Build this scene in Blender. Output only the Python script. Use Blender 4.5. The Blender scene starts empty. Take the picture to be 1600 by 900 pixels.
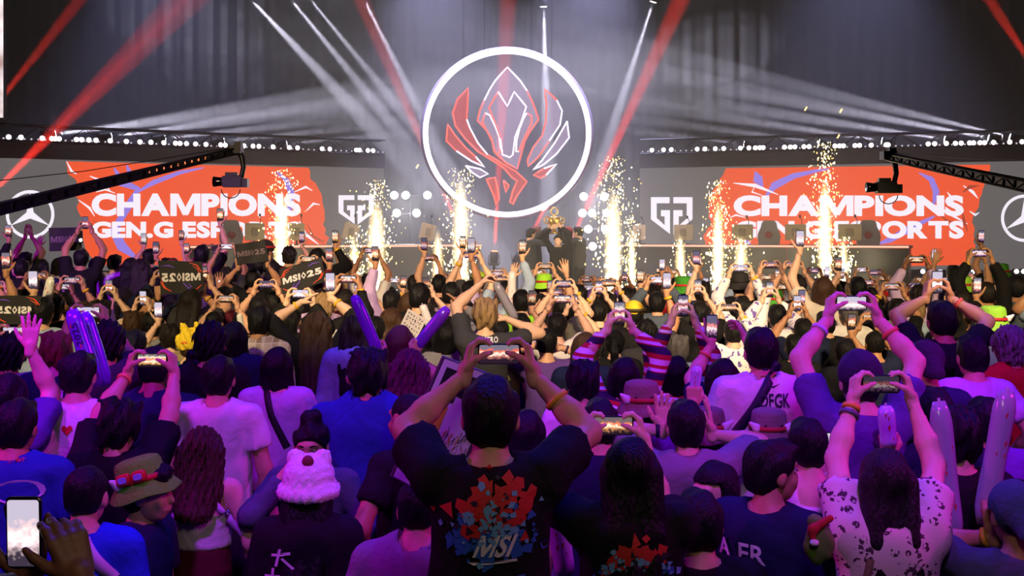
import bpy, bmesh, math, random
import numpy as np
from mathutils import Vector, Matrix

random.seed(11)
RNG = np.random.RandomState(5)
SC = bpy.context.scene
COL = SC.collection
PI = math.pi

# ------------------------------------------------------------------ camera
F = 1716.0          # focal length in pixels of the 1600 px wide frame
H = 2.25            # eye height
HY = 364.0          # row of the horizon
cam_d = bpy.data.cameras.new('camera')
cam = bpy.data.objects.new('camera', cam_d)
COL.objects.link(cam)
cam.location = (0, 0, H)
cam.rotation_euler = (PI / 2, 0, 0)
cam_d.sensor_width = 36.0
cam_d.lens = 36.0 * F / 1600.0
cam_d.shift_y = -(450.0 - HY) / 1600.0
cam_d.clip_end = 200
SC.camera = cam


def at(px, py, d):
    """the point that stands d metres in front of the camera at a pixel"""
    return Vector(((px - 800.0) * d / F, d, H - (py - HY) * d / F))


def zat(py, d):
    return H - (py - HY) * d / F


# ------------------------------------------------------------------ world
W = bpy.data.worlds.new('world')
SC.world = W
W.use_nodes = True
W.node_tree.nodes['Background'].inputs[0].default_value = (0.045, 0.035, 0.10, 1)
W.node_tree.nodes['Background'].inputs[1].default_value = 0.25

SC.view_settings.view_transform = 'Standard'
SC.view_settings.look = 'None'
SC.view_settings.exposure = 0.0
SC.view_settings.gamma = 1.0
SC.view_settings.use_curve_mapping = False
SC.cycles.max_bounces = 4
SC.cycles.diffuse_bounces = 2
SC.cycles.glossy_bounces = 2
SC.cycles.transmission_bounces = 2
SC.cycles.transparent_max_bounces = 6
SC.cycles.volume_bounces = 0
SC.cycles.sample_clamp_indirect = 3.0
SC.cycles.caustics_reflective = False
SC.cycles.caustics_refractive = False


def lamp(name, kind, loc, power, color, target=None, size=None, blend=0.3, radius=0.05, wh=None):
    l = bpy.data.lights.new(name, kind)
    l.energy = power
    l.color = color
    o = bpy.data.objects.new(name, l)
    COL.objects.link(o)
    o.location = loc
    if target is not None:
        o.rotation_euler = (Vector(target) - Vector(loc)).to_track_quat('-Z', 'Y').to_euler()
    if kind == 'SPOT':
        l.spot_size = math.radians(size)
        l.spot_blend = blend
        l.shadow_soft_size = radius
    elif kind == 'POINT':
        l.shadow_soft_size = radius
    elif kind == 'AREA':
        l.shape = 'RECTANGLE'
        l.size, l.size_y = wh
    return o


# house lights over the crowd: purple wash on the nearer half, warm white on the rows by the stage
VIOLET = (0.42, 0.010, 1.0)
MAGENTA = (0.85, 0.010, 0.85)
BLUE = (0.05, 0.03, 1.0)
WARM = (1.0, 0.74, 0.38)
for x_, p_ in ((-3.3, 2000), (-1.2, 1500), (1.2, 1500), (3.3, 2000)):
    lamp('wash_violet', 'SPOT', (x_, 0.6, 6.6), p_, VIOLET, (x_ * 1.05, 5.35, 1.4), 27, 0.5, 0.25)
lamp('wash_violet', 'SPOT', (-6.5, 4.0, 6.6), 4200, VIOLET, (-5.4, 13.2, 1.8), 28, 0.6, 0.25)
lamp('wash_violet', 'SPOT', (0.5, 4.0, 6.9), 420, VIOLET, (0.3, 12.5, 1.6), 50, 0.6, 0.25)
lamp('wash_magenta', 'SPOT', (-7.5, 4.2, 5.6), 1000, MAGENTA, (0.0, 5.2, 1.4), 32, 0.6, 0.25)
lamp('wash_magenta', 'SPOT', (7.5, 4.2, 5.6), 1000, MAGENTA, (0.5, 5.2, 1.4), 32, 0.6, 0.25)
lamp('wash_blue', 'SPOT', (-1.5, 7.2, 7.5), 1300, BLUE, (-1.2, 4.9, 1.3), 66, 0.6, 0.25)
lamp('wash_blue', 'SPOT', (2.5, 7.2, 7.5), 1300, BLUE, (2.2, 4.9, 1.3), 66, 0.6, 0.25)
for x_, p_ in ((-3.5, 3300), (0.0, 3900), (3.5, 4700)):
    lamp('wash_warm', 'SPOT', (x_, 1.5, 6.2), p_, WARM, (x_ * 0.8, 12.7, 1.4), 32.5, 0.18, 0.3)
lamp('front_fill', 'SPOT', (0.5, 0.9, 3.7), 62, (1.0, 0.74, 0.54), (0.5, 3.5, 1.4), 88, 0.6, 0.35)  # added fill lamp, unseen, just ahead of the camera to brighten the nearest people
lamp('stage_wash', 'SPOT', (0.6, 16.5, 8.5), 900, (1.0, 0.86, 0.72), (0.6, 22.5, 1.6), 34, 0.6, 0.3)

# ------------------------------------------------------------------ materials
MATS = {}


def lin(c):
    """sRGB 0-255 to linear"""
    out = []
    for v in c[:3]:
        v = v / 255.0
        out.append(v / 12.92 if v <= 0.04045 else ((v + 0.055) / 1.055) ** 2.4)
    return tuple(out)


def new_mat(name):
    m = bpy.data.materials.new(name)
    m.use_nodes = True
    return m, m.node_tree.nodes, m.node_tree.links, m.node_tree.nodes['Principled BSDF']


def pmat(name, rgb, rough=0.6, metal=0.0, noise=0.0, nscale=12.0, bump=0.0, bscale=20.0, spec=0.5, sheen=0.0):
    """plain surface with a little noise in colour and relief; rgb in sRGB 0-255"""
    key = (name, tuple(rgb), rough, metal)
    if key in MATS:
        return MATS[key]
    m, N, L, B = new_mat(name)
    c = lin(rgb)
    B.inputs['Base Color'].default_value = (*c, 1)
    B.inputs['Roughness'].default_value = rough
    B.inputs['Metallic'].default_value = metal
    B.inputs['Specular IOR Level'].default_value = spec
    if sheen:
        B.inputs['Sheen Weight'].default_value = sheen
    tc = None
    if noise or bump:
        tc = N.new('ShaderNodeTexCoord')
    if noise:
        t = N.new('ShaderNodeTexNoise')
        t.inputs['Scale'].default_value = nscale
        t.inputs['Detail'].default_value = 4
        L.new(tc.outputs['Object'], t.inputs['Vector'])
        mx = N.new('ShaderNodeMix')
        mx.data_type = 'RGBA'
        mx.inputs['A'].default_value = (*[v * (1 - noise) for v in c], 1)
        mx.inputs['B'].default_value = (*[min(1, v * (1 + noise)) for v in c], 1)
        L.new(t.outputs['Fac'], mx.inputs['Factor'])
        L.new(mx.outputs['Result'], B.inputs['Base Color'])
    if bump:
        t2 = N.new('ShaderNodeTexNoise')
        t2.inputs['Scale'].default_value = bscale
        t2.inputs['Detail'].default_value = 3
        t2.inputs['Distortion'].default_value = 0.6
        L.new(tc.outputs['Object'], t2.inputs['Vector'])
        bp = N.new('ShaderNodeBump')
        bp.inputs['Strength'].default_value = bump
        bp.inputs['Distance'].default_value = 0.02
        L.new(t2.outputs['Fac'], bp.inputs['Height'])
        L.new(bp.outputs['Normal'], B.inputs['Normal'])
    MATS[key] = m
    return m


def emat(name, rgb, strength=1.0, sample=True, base=(10, 10, 12)):
    key = (name, tuple(rgb), strength)
    if key in MATS:
        return MATS[key]
    m, N, L, B = new_mat(name)
    B.inputs['Base Color'].default_value = (*lin(base), 1)
    B.inputs['Roughness'].default_value = 0.5
    B.inputs['Emission Color'].default_value = (*lin(rgb), 1)
    B.inputs['Emission Strength'].default_value = strength
    if not sample:
        m.cycles.emission_sampling = 'NONE'
    MATS[key] = m
    return m


# ------------------------------------------------------------------ objects
def tag(o, label=None, cat=None, group=None, kind=None):
    if label:
        o['label'] = label
    if cat:
        o['category'] = cat
    if group:
        o['group'] = group
    if kind:
        o['kind'] = kind
    return o


def empty(name, loc=(0, 0, 0), rz=0.0):
    o = bpy.data.objects.new(name, None)
    o.empty_display_size = 0.1
    COL.objects.link(o)
    o.location = loc
    o.rotation_euler = (0, 0, rz)
    return o


def link_mesh(name, me, mat=None, parent=None, loc=None, own=False):
    o = bpy.data.objects.new(name, me)
    COL.objects.link(o)
    if parent is not None:
        o.parent = parent
    if loc is not None:
        o.location = loc
    if mat is not None:
        if len(me.materials) == 0:
            me.materials.append(mat)
        if own or me.materials[0] != mat:
            o.material_slots[0].link = 'OBJECT'
            o.material_slots[0].material = mat
    return o


class MB:
    """collects shapes into one mesh"""

    def __init__(s):
        s.v, s.f = [], []

    def add(s, vs, fs):
        n = len(s.v)
        s.v += [tuple(v) for v in vs]
        s.f += [tuple(i + n for i in f) for f in fs]
        return s

    def box(s, c, d, m=None):
        x, y, z = (v / 2 for v in d)
        vs = [Vector((a * x, b * y, e * z)) for a in (-1, 1) for b in (-1, 1) for e in (-1, 1)]
        if m is not None:
            vs = [m @ v for v in vs]
        vs = [v + Vector(c) for v in vs]
        return s.add(vs, [(0, 1, 3, 2), (4, 6, 7, 5), (0, 4, 5, 1), (2, 3, 7, 6), (0, 2, 6, 4), (1, 5, 7, 3)])

    def rbox(s, c, d, r=0.01, seg=3, m=None):
        """box with rounded vertical-axis corners (axis y) and small chamfer"""
        x, y, z = (v / 2 for v in d)
        r = min(r, x, z)
        ring = []
        for cx, cz, a0 in ((x - r, z - r, 0), (-x + r, z - r, 90), (-x + r, -z + r, 180), (x - r, -z + r, 270)):
            for k in range(seg + 1):
                a = math.radians(a0 + 90.0 * k / seg)
                ring.append((cx + r * math.cos(a), cz + r * math.sin(a)))
        ch = min(0.25 * r, y * 0.5)
        n = len(ring)
        vs = []
        for (yy, ins) in ((-y, ch), (-y + ch, 0), (y - ch, 0), (y, ch)):
            for (a, b) in ring:
                k = 1 - ins / max(x, z)
                vs.append(Vector((a * k, yy, b * k)))
        if m is not None:
            vs = [m @ v for v in vs]
        vs = [v + Vector(c) for v in vs]
        fs = [tuple(range(n)), tuple(reversed(range(3 * n, 4 * n)))]
        for k in range(3):
            for i in range(n):
                j = (i + 1) % n
                fs.append((k * n + i, (k + 1) * n + i, (k + 1) * n + j, k * n + j))
        return s.add(vs, fs)

    def tube(s, pts, r, n=8, caps=True, closed=False):
        pts = [Vector(p) for p in pts]
        rs = r if isinstance(r, (list, tuple)) else [r] * len(pts)
        rings = []
        prev = None
        m = len(pts)
        for i, p in enumerate(pts):
            if closed:
                t = (pts[(i + 1) % m] - pts[i - 1])
            else:
                t = pts[min(i + 1, m - 1)] - pts[max(i - 1, 0)]
            if t.length < 1e-9:
                t = Vector((0, 0, 1))
            t.normalize()
            if prev is None:
                a = Vector((0, 0, 1)) if abs(t.z) < 0.9 else Vector((1, 0, 0))
                nrm = t.cross(a).normalized()
            else:
                nrm = (prev - t * prev.dot(t))
                nrm = nrm.normalized() if nrm.length > 1e-6 else t.orthogonal().normalized()
            prev = nrm
            b = t.cross(nrm)
            rings.append([p + (nrm * math.cos(2 * PI * k / n) + b * math.sin(2 * PI * k / n)) * rs[i] for k in range(n)])
        vs = [v for rg in rings for v in rg]
        fs = []
        last = m if closed else m - 1
        for i in range(last):
            i2 = (i + 1) % m
            for k in range(n):
                k2 = (k + 1) % n
                fs.append((i * n + k, i * n + k2, i2 * n + k2, i2 * n + k))
        if caps and not closed:
            fs.append(tuple(reversed(range(n))))
            fs.append(tuple(range((m - 1) * n, m * n)))
        return s.add(vs, fs)

    def lathe(s, prof, n=16, c=(0, 0, 0), m=None):
        """profile of (radius, z) turned about z"""
        vs = []
        for (r, z) in prof:
            for k in range(n):
                a = 2 * PI * k / n
                v = Vector((r * math.cos(a), r * math.sin(a), z))
                if m is not None:
                    v = m @ v
                vs.append(v + Vector(c))
        fs = []
        for i in range(len(prof) - 1):
            for k in range(n):
                k2 = (k + 1) % n
                fs.append((i * n + k, i * n + k2, (i + 1) * n + k2, (i + 1) * n + k))
        fs.append(tuple(reversed(range(n))))
        fs.append(tuple(range((len(prof) - 1) * n, len(prof) * n)))
        return s.add(vs, fs)

    def mesh(s, name, smooth=False):
        me = bpy.data.meshes.new(name)
        me.from_pydata(s.v, [], s.f)
        if smooth:
            me.polygons.foreach_set('use_smooth', [True] * len(me.polygons))
        me.update()
        return me

    def build(s, name, mat, parent=None, smooth=False, loc=None):
        return link_mesh(name, s.mesh(name, smooth), mat, parent, loc)


def put(o, parent_matrix_inv=None):
    return o
# ================================================================== helpers for fixed stage pieces
def adopt(o, parent):
    """parent a mesh whose vertices are in world coordinates"""
    o.parent = parent
    m = Matrix.LocRotScale(parent.location, parent.rotation_euler, parent.scale)
    o.matrix_parent_inverse = m.inverted()
    return o


def wbuild(mb, name, mat, parent=None, smooth=False):
    o = mb.build(name, mat, None, smooth)
    if parent is not None:
        adopt(o, parent)
    return o


def struct(name, mb, mat):
    o = mb.build(name, mat)
    o['kind'] = 'structure'
    return o


# ================================================================== hall
m_floor = pmat('hall_floor', (52, 50, 46), 0.55, noise=0.25, nscale=3.0)
m_black = pmat('black_paint', (14, 14, 16), 0.6)
m_dark = pmat('dark_grey', (34, 33, 37), 0.55)
m_curtain = pmat('curtain_cloth', (15, 15, 21), 0.9, noise=0.15, nscale=2.0)
m_stage = pmat('stage_deck', (46, 46, 52), 0.3, noise=0.1)
m_metal = pmat('metal', (120, 120, 126), 0.35, 0.9)
m_darkmetal = pmat('dark_metal', (40, 40, 44), 0.4, 0.7)

struct('floor', MB().box((0, 12.5, -0.05), (36, 43, 0.1)), m_floor)
struct('ceiling', MB().box((0, 12.5, 13.05), (36, 43, 0.1)), m_black)
struct('wall_back', MB().box((0, 34.05, 6.5), (36, 0.1, 13)), m_black)
struct('wall_left', MB().box((-18.05, 12.5, 6.5), (0.1, 43, 13)), m_black)
struct('wall_right', MB().box((18.05, 12.5, 6.5), (0.1, 43, 13)), m_black)

# backdrop drapes: eight panels with folds
ORD = ['first', 'second', 'third', 'fourth', 'fifth', 'sixth', 'seventh', 'eighth', 'ninth', 'tenth']
NP = 8
for i in range(NP):
    x0, x1 = -16.0 + 32.0 * i / NP, -16.0 + 32.0 * (i + 1) / NP
    n = 90
    vs, fs = [], []
    ph = random.uniform(0, 6)
    for k in range(n + 1):
        t = k / n
        x = x0 + (x1 - x0) * t
        y = 32.0 + 0.040 * math.sin(t * 2 * PI * 7 + ph) + 0.018 * math.sin(t * 2 * PI * 12.3 + 2 * ph) + 0.08 * (i % 2)
        for z, dy in ((0.0, 1.0), (6.0, 1.0), (12.4, 0.7)):
            vs.append((x, 32.0 + (y - 32.0) * dy, z))
    for k in range(n):
        for j in range(2):
            a = k * 3 + j
            fs.append((a, a + 3, a + 4, a + 1))
    m = len(vs)
    vs += [(a, b + 0.02, c) for a, b, c in vs]
    fs += [tuple(q + m for q in reversed(f)) for f in fs]
    mb = MB().add(vs, fs)
    o = mb.build('backdrop_curtain', m_curtain, smooth=True)
    tag(o, 'tall dark grey backdrop curtain panel, %s from the left behind the stage' % ORD[i], 'curtain', 'backdrop curtain panels')

# stage deck with front, and two risers that carry screens and desks
AL, BL = Vector((at(600, 0, 27).x, 27)), Vector((at(-8, 0, 23.25).x, 23.25))
AR, BR = Vector((at(1000, 0, 27).x, 27)), Vector((at(1622, 0, 24.2).x, 24.2))
SCRZ0, SCRZ1 = 1.42, 3.84


def plane_n(A, B):
    t = (B - A).normalized()
    n = Vector((-t.y, t.x))
    if n.y > 0:
        n = -n
    return n


def on(px, py, S, off=0.0):
    """where the sight line of a pixel meets the screen plane S, moved off towards the hall"""
    A, B = (AL, BL) if S == 'L' else (AR, BR)
    n = plane_n(A, B)
    A2 = A + n * off
    k = (px - 800.0) / F
    d = (A2.x * n.x + A2.y * n.y) / (k * n.x + n.y)
    return Vector((k * d, d, H - (py - HY) * d / F))


st = MB()
st.box((0, 25.6, 0.29), (32, 12.6, 0.58))
o = struct('floor_stage', st, m_stage)
fz = MB()
fz.box((0, 19.27, 0.29), (32, 0.05, 0.57))
o = struct('trim_1', fz, m_black)


def prism_xy(mb, pts, z0, z1):
    n = len(pts)
    vs = [(p[0], p[1], z0) for p in pts] + [(p[0], p[1], z1) for p in pts]
    fs = [tuple(range(n - 1, -1, -1)), tuple(range(n, 2 * n))]
    for i in range(n):
        j = (i + 1) % n
        fs.append((i, j, n + j, n + i))
    return mb.add(vs, fs)


for S, A, B, nm in (('L', AL, BL, 'left'), ('R', AR, BR, 'right')):
    n = plane_n(A, B)
    a, b = A + n * 2.6, B + n * 2.6
    a2, b2 = A - n * 0.5, B - n * 0.5
    if S == 'L':
        ex = (A - B).normalized() * 1.6
        a, a2 = a + ex, a2 + ex
    pts = [a, b, b2, a2] if S == 'R' else [a, a2, b2, b]
    o = prism_xy(MB(), [(p.x, p.y) for p in pts], 0.58, 1.18).build('stage_riser', m_stage)
    tag(o, 'dark raised platform under the %s screen and player desk' % nm, 'platform', 'stage risers')

# ================================================================== text and flat shapes on the screens
GLYPH = {}


def glyph(ch, offset):
    """outline of one character: verts (x from 0), faces, width"""
    key = (ch, offset)
    if key in GLYPH:
        return GLYPH[key]
    c = bpy.data.curves.new('t', 'FONT')
    c.body = ch if ch != 'M' else 'H'
    c.offset = offset
    c.fill_mode = 'FRONT'
    c.resolution_u = 4
    o = bpy.data.objects.new('t', c)
    COL.objects.link(o)
    dg = bpy.context.evaluated_depsgraph_get()
    ev = o.evaluated_get(dg)
    me = ev.to_mesh()
    v = np.array([tuple(p.co) for p in me.vertices])[:, :2]
    f = [tuple(p.vertices) for p in me.polygons]
    ev.to_mesh_clear()
    bpy.data.objects.remove(o)
    bpy.data.curves.remove(c)
    v[:, 0] -= v[:, 0].min()
    if ch == 'M':
        from mathutils.geometry import tessellate_polygon
        lo, hi = v[:, 1].min(), v[:, 1].max()
        h = hi - lo
        w, st_ = 1.12 * h, (0.13 + 1.9 * offset) * h
        pts = [(0, lo), (0, hi), (st_ * 1.25, hi), (w / 2, lo + 0.40 * h), (w - st_ * 1.25, hi), (w, hi), (w, lo), (w - st_, lo), (w - st_, hi - 0.40 * h), (w / 2 + st_ * 0.42, lo + 0.04 * h), (w / 2 - st_ * 0.42, lo + 0.04 * h), (st_, hi - 0.40 * h), (st_, lo)]
        f = [tuple(t) for t in tessellate_polygon([[Vector((p[0], p[1], 0)) for p in pts]])]
        v = np.array(pts)
    GLYPH[key] = (v, f, float(v[:, 0].max()))
    return GLYPH[key]


def text_geo(s, offset=0.0, space=1.0):
    V, Fc, x = [], [], 0.0
    n = 0
    for ch in s:
        if ch == ' ':
            x += 0.32
            continue
        v, f, w = glyph(ch, offset)
        V.append(v + np.array([x, 0.0]))
        Fc += [tuple(i + n for i in q) for q in f]
        n += len(v)
        x += w + 0.07 * space
    v = np.concatenate(V)
    lo, hi = v.min(0), v.max(0)
    return (v - lo) / (hi - lo), Fc, (hi - lo)


def flat_poly(pts2, fn, off, thick=0.004):
    """closed outline given in pixels -> thin solid on a plane; fn(px,py,off)"""
    from mathutils.geometry import tessellate_polygon
    tri = tessellate_polygon([[Vector((p[0], p[1], 0)) for p in pts2]])
    n = len(pts2)
    vs = [fn(p[0], p[1], off) for p in pts2] + [fn(p[0], p[1], off - thick) for p in pts2]
    fs = []
    for t in tri:
        fs.append(tuple(t))
        fs.append(tuple(i + n for i in reversed(t)))
    for i in range(n):
        j = (i + 1) % n
        fs.append((i, j, n + j, n + i))
    return vs, fs


def ragged(pts, amp=3.0, step=7.0, seed=1):
    r = random.Random(seed)
    out = []
    for i, p in enumerate(pts):
        q = pts[(i + 1) % len(pts)]
        L_ = math.hypot(q[0] - p[0], q[1] - p[1])
        k = max(1, int(L_ / step))
        for j in range(k):
            t = j / k
            a = amp if len(p) < 3 else 0
            out.append((p[0] + (q[0] - p[0]) * t + r.uniform(-a, a), p[1] + (q[1] - p[1]) * t + r.uniform(-a, a) * 0.4))
    return out


def brush(pts, widths, seed=0):
    """a tapering stroke outline through pixel points"""
    L_, R_ = [], []
    for i, p in enumerate(pts):
        a = pts[max(i - 1, 0)]
        b = pts[min(i + 1, len(pts) - 1)]
        dx, dy = b[0] - a[0], b[1] - a[1]
        l = math.hypot(dx, dy) or 1
        nx, ny = -dy / l, dx / l
        w = widths[i] / 2
        L_.append((p[0] + nx * w, p[1] + ny * w))
        R_.append((p[0] - nx * w, p[1] - ny * w))
    return L_ + R_[::-1]


E_GREY = emat('led_grey', (104, 100, 100), 1.0, sample=False)
E_ORANGE = emat('led_orange', (252, 92, 50), 1.0, sample=False)
E_WHITE = emat('led_white', (246, 238, 250), 1.15, sample=False)
E_LILAC = emat('led_lilac', (158, 132, 236), 1.0, sample=False)
E_RUST = emat('led_rust', (176, 70, 48), 1.0, sample=False)
E_PINK = emat('led_pink', (255, 170, 160), 1.0, sample=False)


def poly_part(name, polys, mat, parent, S, off):
    for i, p in enumerate(polys):
        o = wbuild(MB().add(*flat_poly(p, lambda x, y, o_: on(x, y, S, o_), off + 0.0004 * i)), name, mat, parent)
    return o


def text_part(s, rect, S, off, mat, parent, bold=0.03, shear=0.0, name='lettering', fn=None, space=1.0, thick=0.003, quad=None):
    v, f, _ = text_geo(s, bold, space)
    x0, y0, x1, y1 = rect
    fn = fn or (lambda x, y, o_: on(x, y, S, o_))
    vs = []
    for (a, b) in v:
        if quad:
            (ax, ay), (bx, by), (cx, cy), (dx, dy) = quad
            X = (ax * (1 - a) + bx * a) * b + (dx * (1 - a) + cx * a) * (1 - b)
            Y = (ay * (1 - a) + by * a) * b + (dy * (1 - a) + cy * a) * (1 - b)
        else:
            X = x0 + (x1 - x0) * a + shear * b
            Y = y1 + (y0 - y1) * b
        vs.append(fn(X, Y, off))
    # one part per letter
    par = list(range(len(vs)))

    def root(i):
        while par[i] != i:
            par[i] = par[par[i]]
            i = par[i]
        return i
    for q in f:
        for i in q[1:]:
            par[root(i)] = root(q[0])
    isl = {}
    for q in f:
        isl.setdefault(root(q[0]), []).append(q)
    for fs in isl.values():
        ids = sorted({i for q in fs for i in q})
        mp = {i: k for k, i in enumerate(ids)}
        o = wbuild(MB().add([vs[i] for i in ids], [tuple(mp[i] for i in q) for q in fs]), 'letter', mat, parent)
    return o


def star_emblem(cx, cy, r, S, parent):
    ring = []
    n = 48
    fn = lambda x, y, o_: on(x, y, S, o_)
    mb = MB()
    vs, fs = [], []
    for k in range(n):
        a = 2 * PI * k / n
        for rr, off in ((r, 0.016), (r * 0.87, 0.016)):
            vs.append(fn(cx + rr * math.cos(a), cy + rr * math.sin(a), off))
    for k in range(n):
        k2 = (k + 1) % n
        fs.append((2 * k, 2 * k2, 2 * k2 + 1, 2 * k + 1))
    mb.add(vs, fs)
    star = []
    for k in range(3):
        a = -PI / 2 + k * 2 * PI / 3
        star.append((cx + r * 0.93 * math.cos(a), cy + r * 0.93 * math.sin(a)))
        a += PI / 3
        star.append((cx + r * 0.17 * math.cos(a), cy + r * 0.17 * math.sin(a)))
    mb.add(*flat_poly(star, fn, 0.017))
    return wbuild(mb, 'emblem', E_WHITE, parent)


def gg_emblem(x0, y0, x1, y1, S, parent):
    """shield of two mirrored angular letters"""
    def m(p):
        return [(x0 + (x1 - x0) * a / 100.0, y0 + (y1 - y0) * b / 100.0) for a, b in p]
    left = [(0, 0), (45, 0), (45, 16), (14, 16), (14, 54), (33, 73), (33, 50), (24, 50), (24, 34), (46, 34), (46, 96), (0, 58)]
    right = [(54, 0), (100, 0), (100, 58), (54, 98), (54, 34), (76, 34), (76, 50), (67, 50), (67, 74), (86, 56), (86, 16), (54, 16)]
    return poly_part('emblem', [m(left), m(right)], E_WHITE, parent, S, 0.016)


def led_screen(S, A, B, label):
    t = empty('led_screen', (A.x, A.y, SCRZ0))
    tag(t, label, 'screen', 'main LED screens')
    n = plane_n(A, B)
    mb = MB()
    a, b = A, B
    back = -n * 0.18
    pts = [(a.x, a.y), (b.x, b.y), (b.x + back.x, b.y + back.y), (a.x + back.x, a.y + back.y)]
    if S == 'L':
        pts = pts[::-1]
    prism_xy(mb, pts, SCRZ0, SCRZ1)
    wbuild(mb, 'panel', E_GREY, t)
    # black header and edge frame
    mb = MB()
    h0 = A + n * 0.06
    h1 = B + n * 0.06
    pts = [(h0.x, h0.y), (h1.x, h1.y), (b.x + back.x, b.y + back.y), (a.x + back.x, a.y + back.y)]
    if S == 'L':
        pts = pts[::-1]
    prism_xy(mb, pts, SCRZ1 + 0.005, SCRZ1 + 0.40)
    wbuild(mb, 'header', m_dark, t)
    mb = MB()
    prism_xy(mb, pts, SCRZ0 - 0.20, SCRZ0 - 0.005)
    wbuild(mb, 'base', m_dark, t)
    return t


sl = led_screen('L', AL, BL, 'wide angled LED screen with orange CHAMPIONS graphic and star emblem at its left end')
poly_part('orange_splash', [ragged([(103, 252, 0), (107, 270), (119, 285), (112, 300), (122, 312), (120, 330), (131, 345), (125, 365), (135, 392), (152, 414, 0),
                                    (504, 414, 0), (508, 400), (512, 372), (505, 350), (507, 325), (503, 308), (488, 280), (482, 262, 0)], 2.6, 6, 3)], E_ORANGE, sl, 'L', 0.005)
poly_part('lilac_stroke', [brush([(178, 262), (190, 285), (215, 295), (205, 315), (190, 340), (178, 360), (190, 385), (215, 405)], [2, 14, 9, 12, 10, 15, 16, 4]),
                          brush([(215, 300), (240, 285), (280, 270), (318, 262)], [3, 8, 6, 2]), brush([(198, 258), (203, 272), (210, 280)], [2, 9, 2]),
                          brush([(432, 268), (448, 282), (455, 300), (452, 325), (440, 350)], [2, 8, 11, 9, 2]), brush([(380, 385), (340, 402), (300, 408)], [3, 7, 2])], E_LILAC, sl, 'L', 0.008)
poly_part('white_shard', [brush([(140, 275), (160, 283), (172, 298)], [1, 5, 1]), brush([(104, 252), (112, 268), (120, 272)], [1, 4, 1]), brush([(122, 312), (140, 325), (148, 338)], [1, 4, 1]),
                           brush([(460, 300), (478, 292), (488, 298)], [1, 4, 1]), brush([(478, 330), (490, 318), (500, 320)], [1, 4, 1]), brush([(468, 345), (476, 365), (498, 382)], [1, 6, 1]),
                           brush([(150, 300), (165, 296), (180, 302)], [1, 3, 1])], E_WHITE, sl, 'L', 0.011)
poly_part('rust_streak', [brush([(462, 360), (485, 366), (505, 380)], [1, 3, 1]), brush([(480, 350), (490, 370), (508, 378)], [1, 3, 1]), brush([(145, 345), (160, 352), (150, 365)], [1, 3, 1])], E_RUST, sl, 'L', 0.013)
text_part('CHAMPIONS', (143, 302, 470, 338), 'L', 0.014, E_WHITE, sl, 0.056, space=0.30)
text_part('GEN.G ESPORTS', (143, 346, 470, 372), 'L', 0.014, E_WHITE, sl, 0.056, space=0.30)
star_emblem(47, 335, 38, 'L', sl)
gg_emblem(529, 305, 584, 352, 'L', sl)

sr = led_screen('R', AR, BR, 'wide angled LED screen with orange CHAMPIONS graphic and star emblem at its right end')
poly_part('orange_splash', [ragged([(1134, 263, 0), (1127, 280), (1112, 300), (1105, 325), (1112, 345), (1098, 372), (1106, 396), (1110, 416, 0),
                                    (1410, 416, 0), (1508, 414), (1524, 384), (1521, 342), (1534, 310), (1541, 282), (1547, 257, 0)], 3.0, 6, 5)], E_ORANGE, sr, 'R', 0.005)
poly_part('lilac_stroke', [brush([(1195, 308), (1210, 290), (1240, 275), (1275, 267), (1296, 264)], [2, 12, 9, 5, 2]), brush([(1180, 268), (1184, 280), (1192, 292)], [2, 16, 2]),
                          brush([(1436, 270), (1455, 280), (1463, 300), (1458, 322)], [2, 9, 11, 3]), brush([(1460, 338), (1420, 358), (1390, 375), (1370, 382)], [3, 11, 9, 2]),
                          brush([(1172, 352), (1166, 378), (1180, 390)], [2, 8, 3])], E_LILAC, sr, 'R', 0.008)
poly_part('white_shard', [brush([(1146, 286), (1180, 290), (1216, 304)], [1, 6, 1]), brush([(1180, 290), (1175, 300), (1190, 305)], [1, 3, 1]), brush([(1460, 320), (1480, 332), (1512, 350)], [1, 5, 1]),
                           brush([(1505, 290), (1520, 300), (1528, 310)], [1, 5, 1]), brush([(1480, 300), (1486, 308), (1500, 312)], [1, 4, 1]), brush([(1140, 340), (1150, 336), (1165, 340)], [1, 3, 1]),
                           brush([(1515, 330), (1524, 336), (1530, 332)], [1, 4, 1])], E_WHITE, sr, 'R', 0.011)
poly_part('rust_streak', [brush([(1505, 300), (1515, 292), (1530, 290)], [2, 6, 1]), brush([(1504, 330), (1506, 345), (1512, 362)], [1, 5, 1]), brush([(1455, 325), (1480, 345), (1510, 352)], [1, 3, 1])], E_RUST, sr, 'R', 0.013)
text_part('CHAMPIONS', (1146, 305, 1506, 338), 'R', 0.014, E_WHITE, sr, 0.056, space=0.30)
text_part('GEN.G ESPORTS', (1148, 345, 1506, 373), 'R', 0.014, E_WHITE, sr, 0.056, space=0.30)
star_emblem(1601, 341, 37, 'R', sr)
gg_emblem(1017, 308, 1082, 368, 'R', sr)

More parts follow.
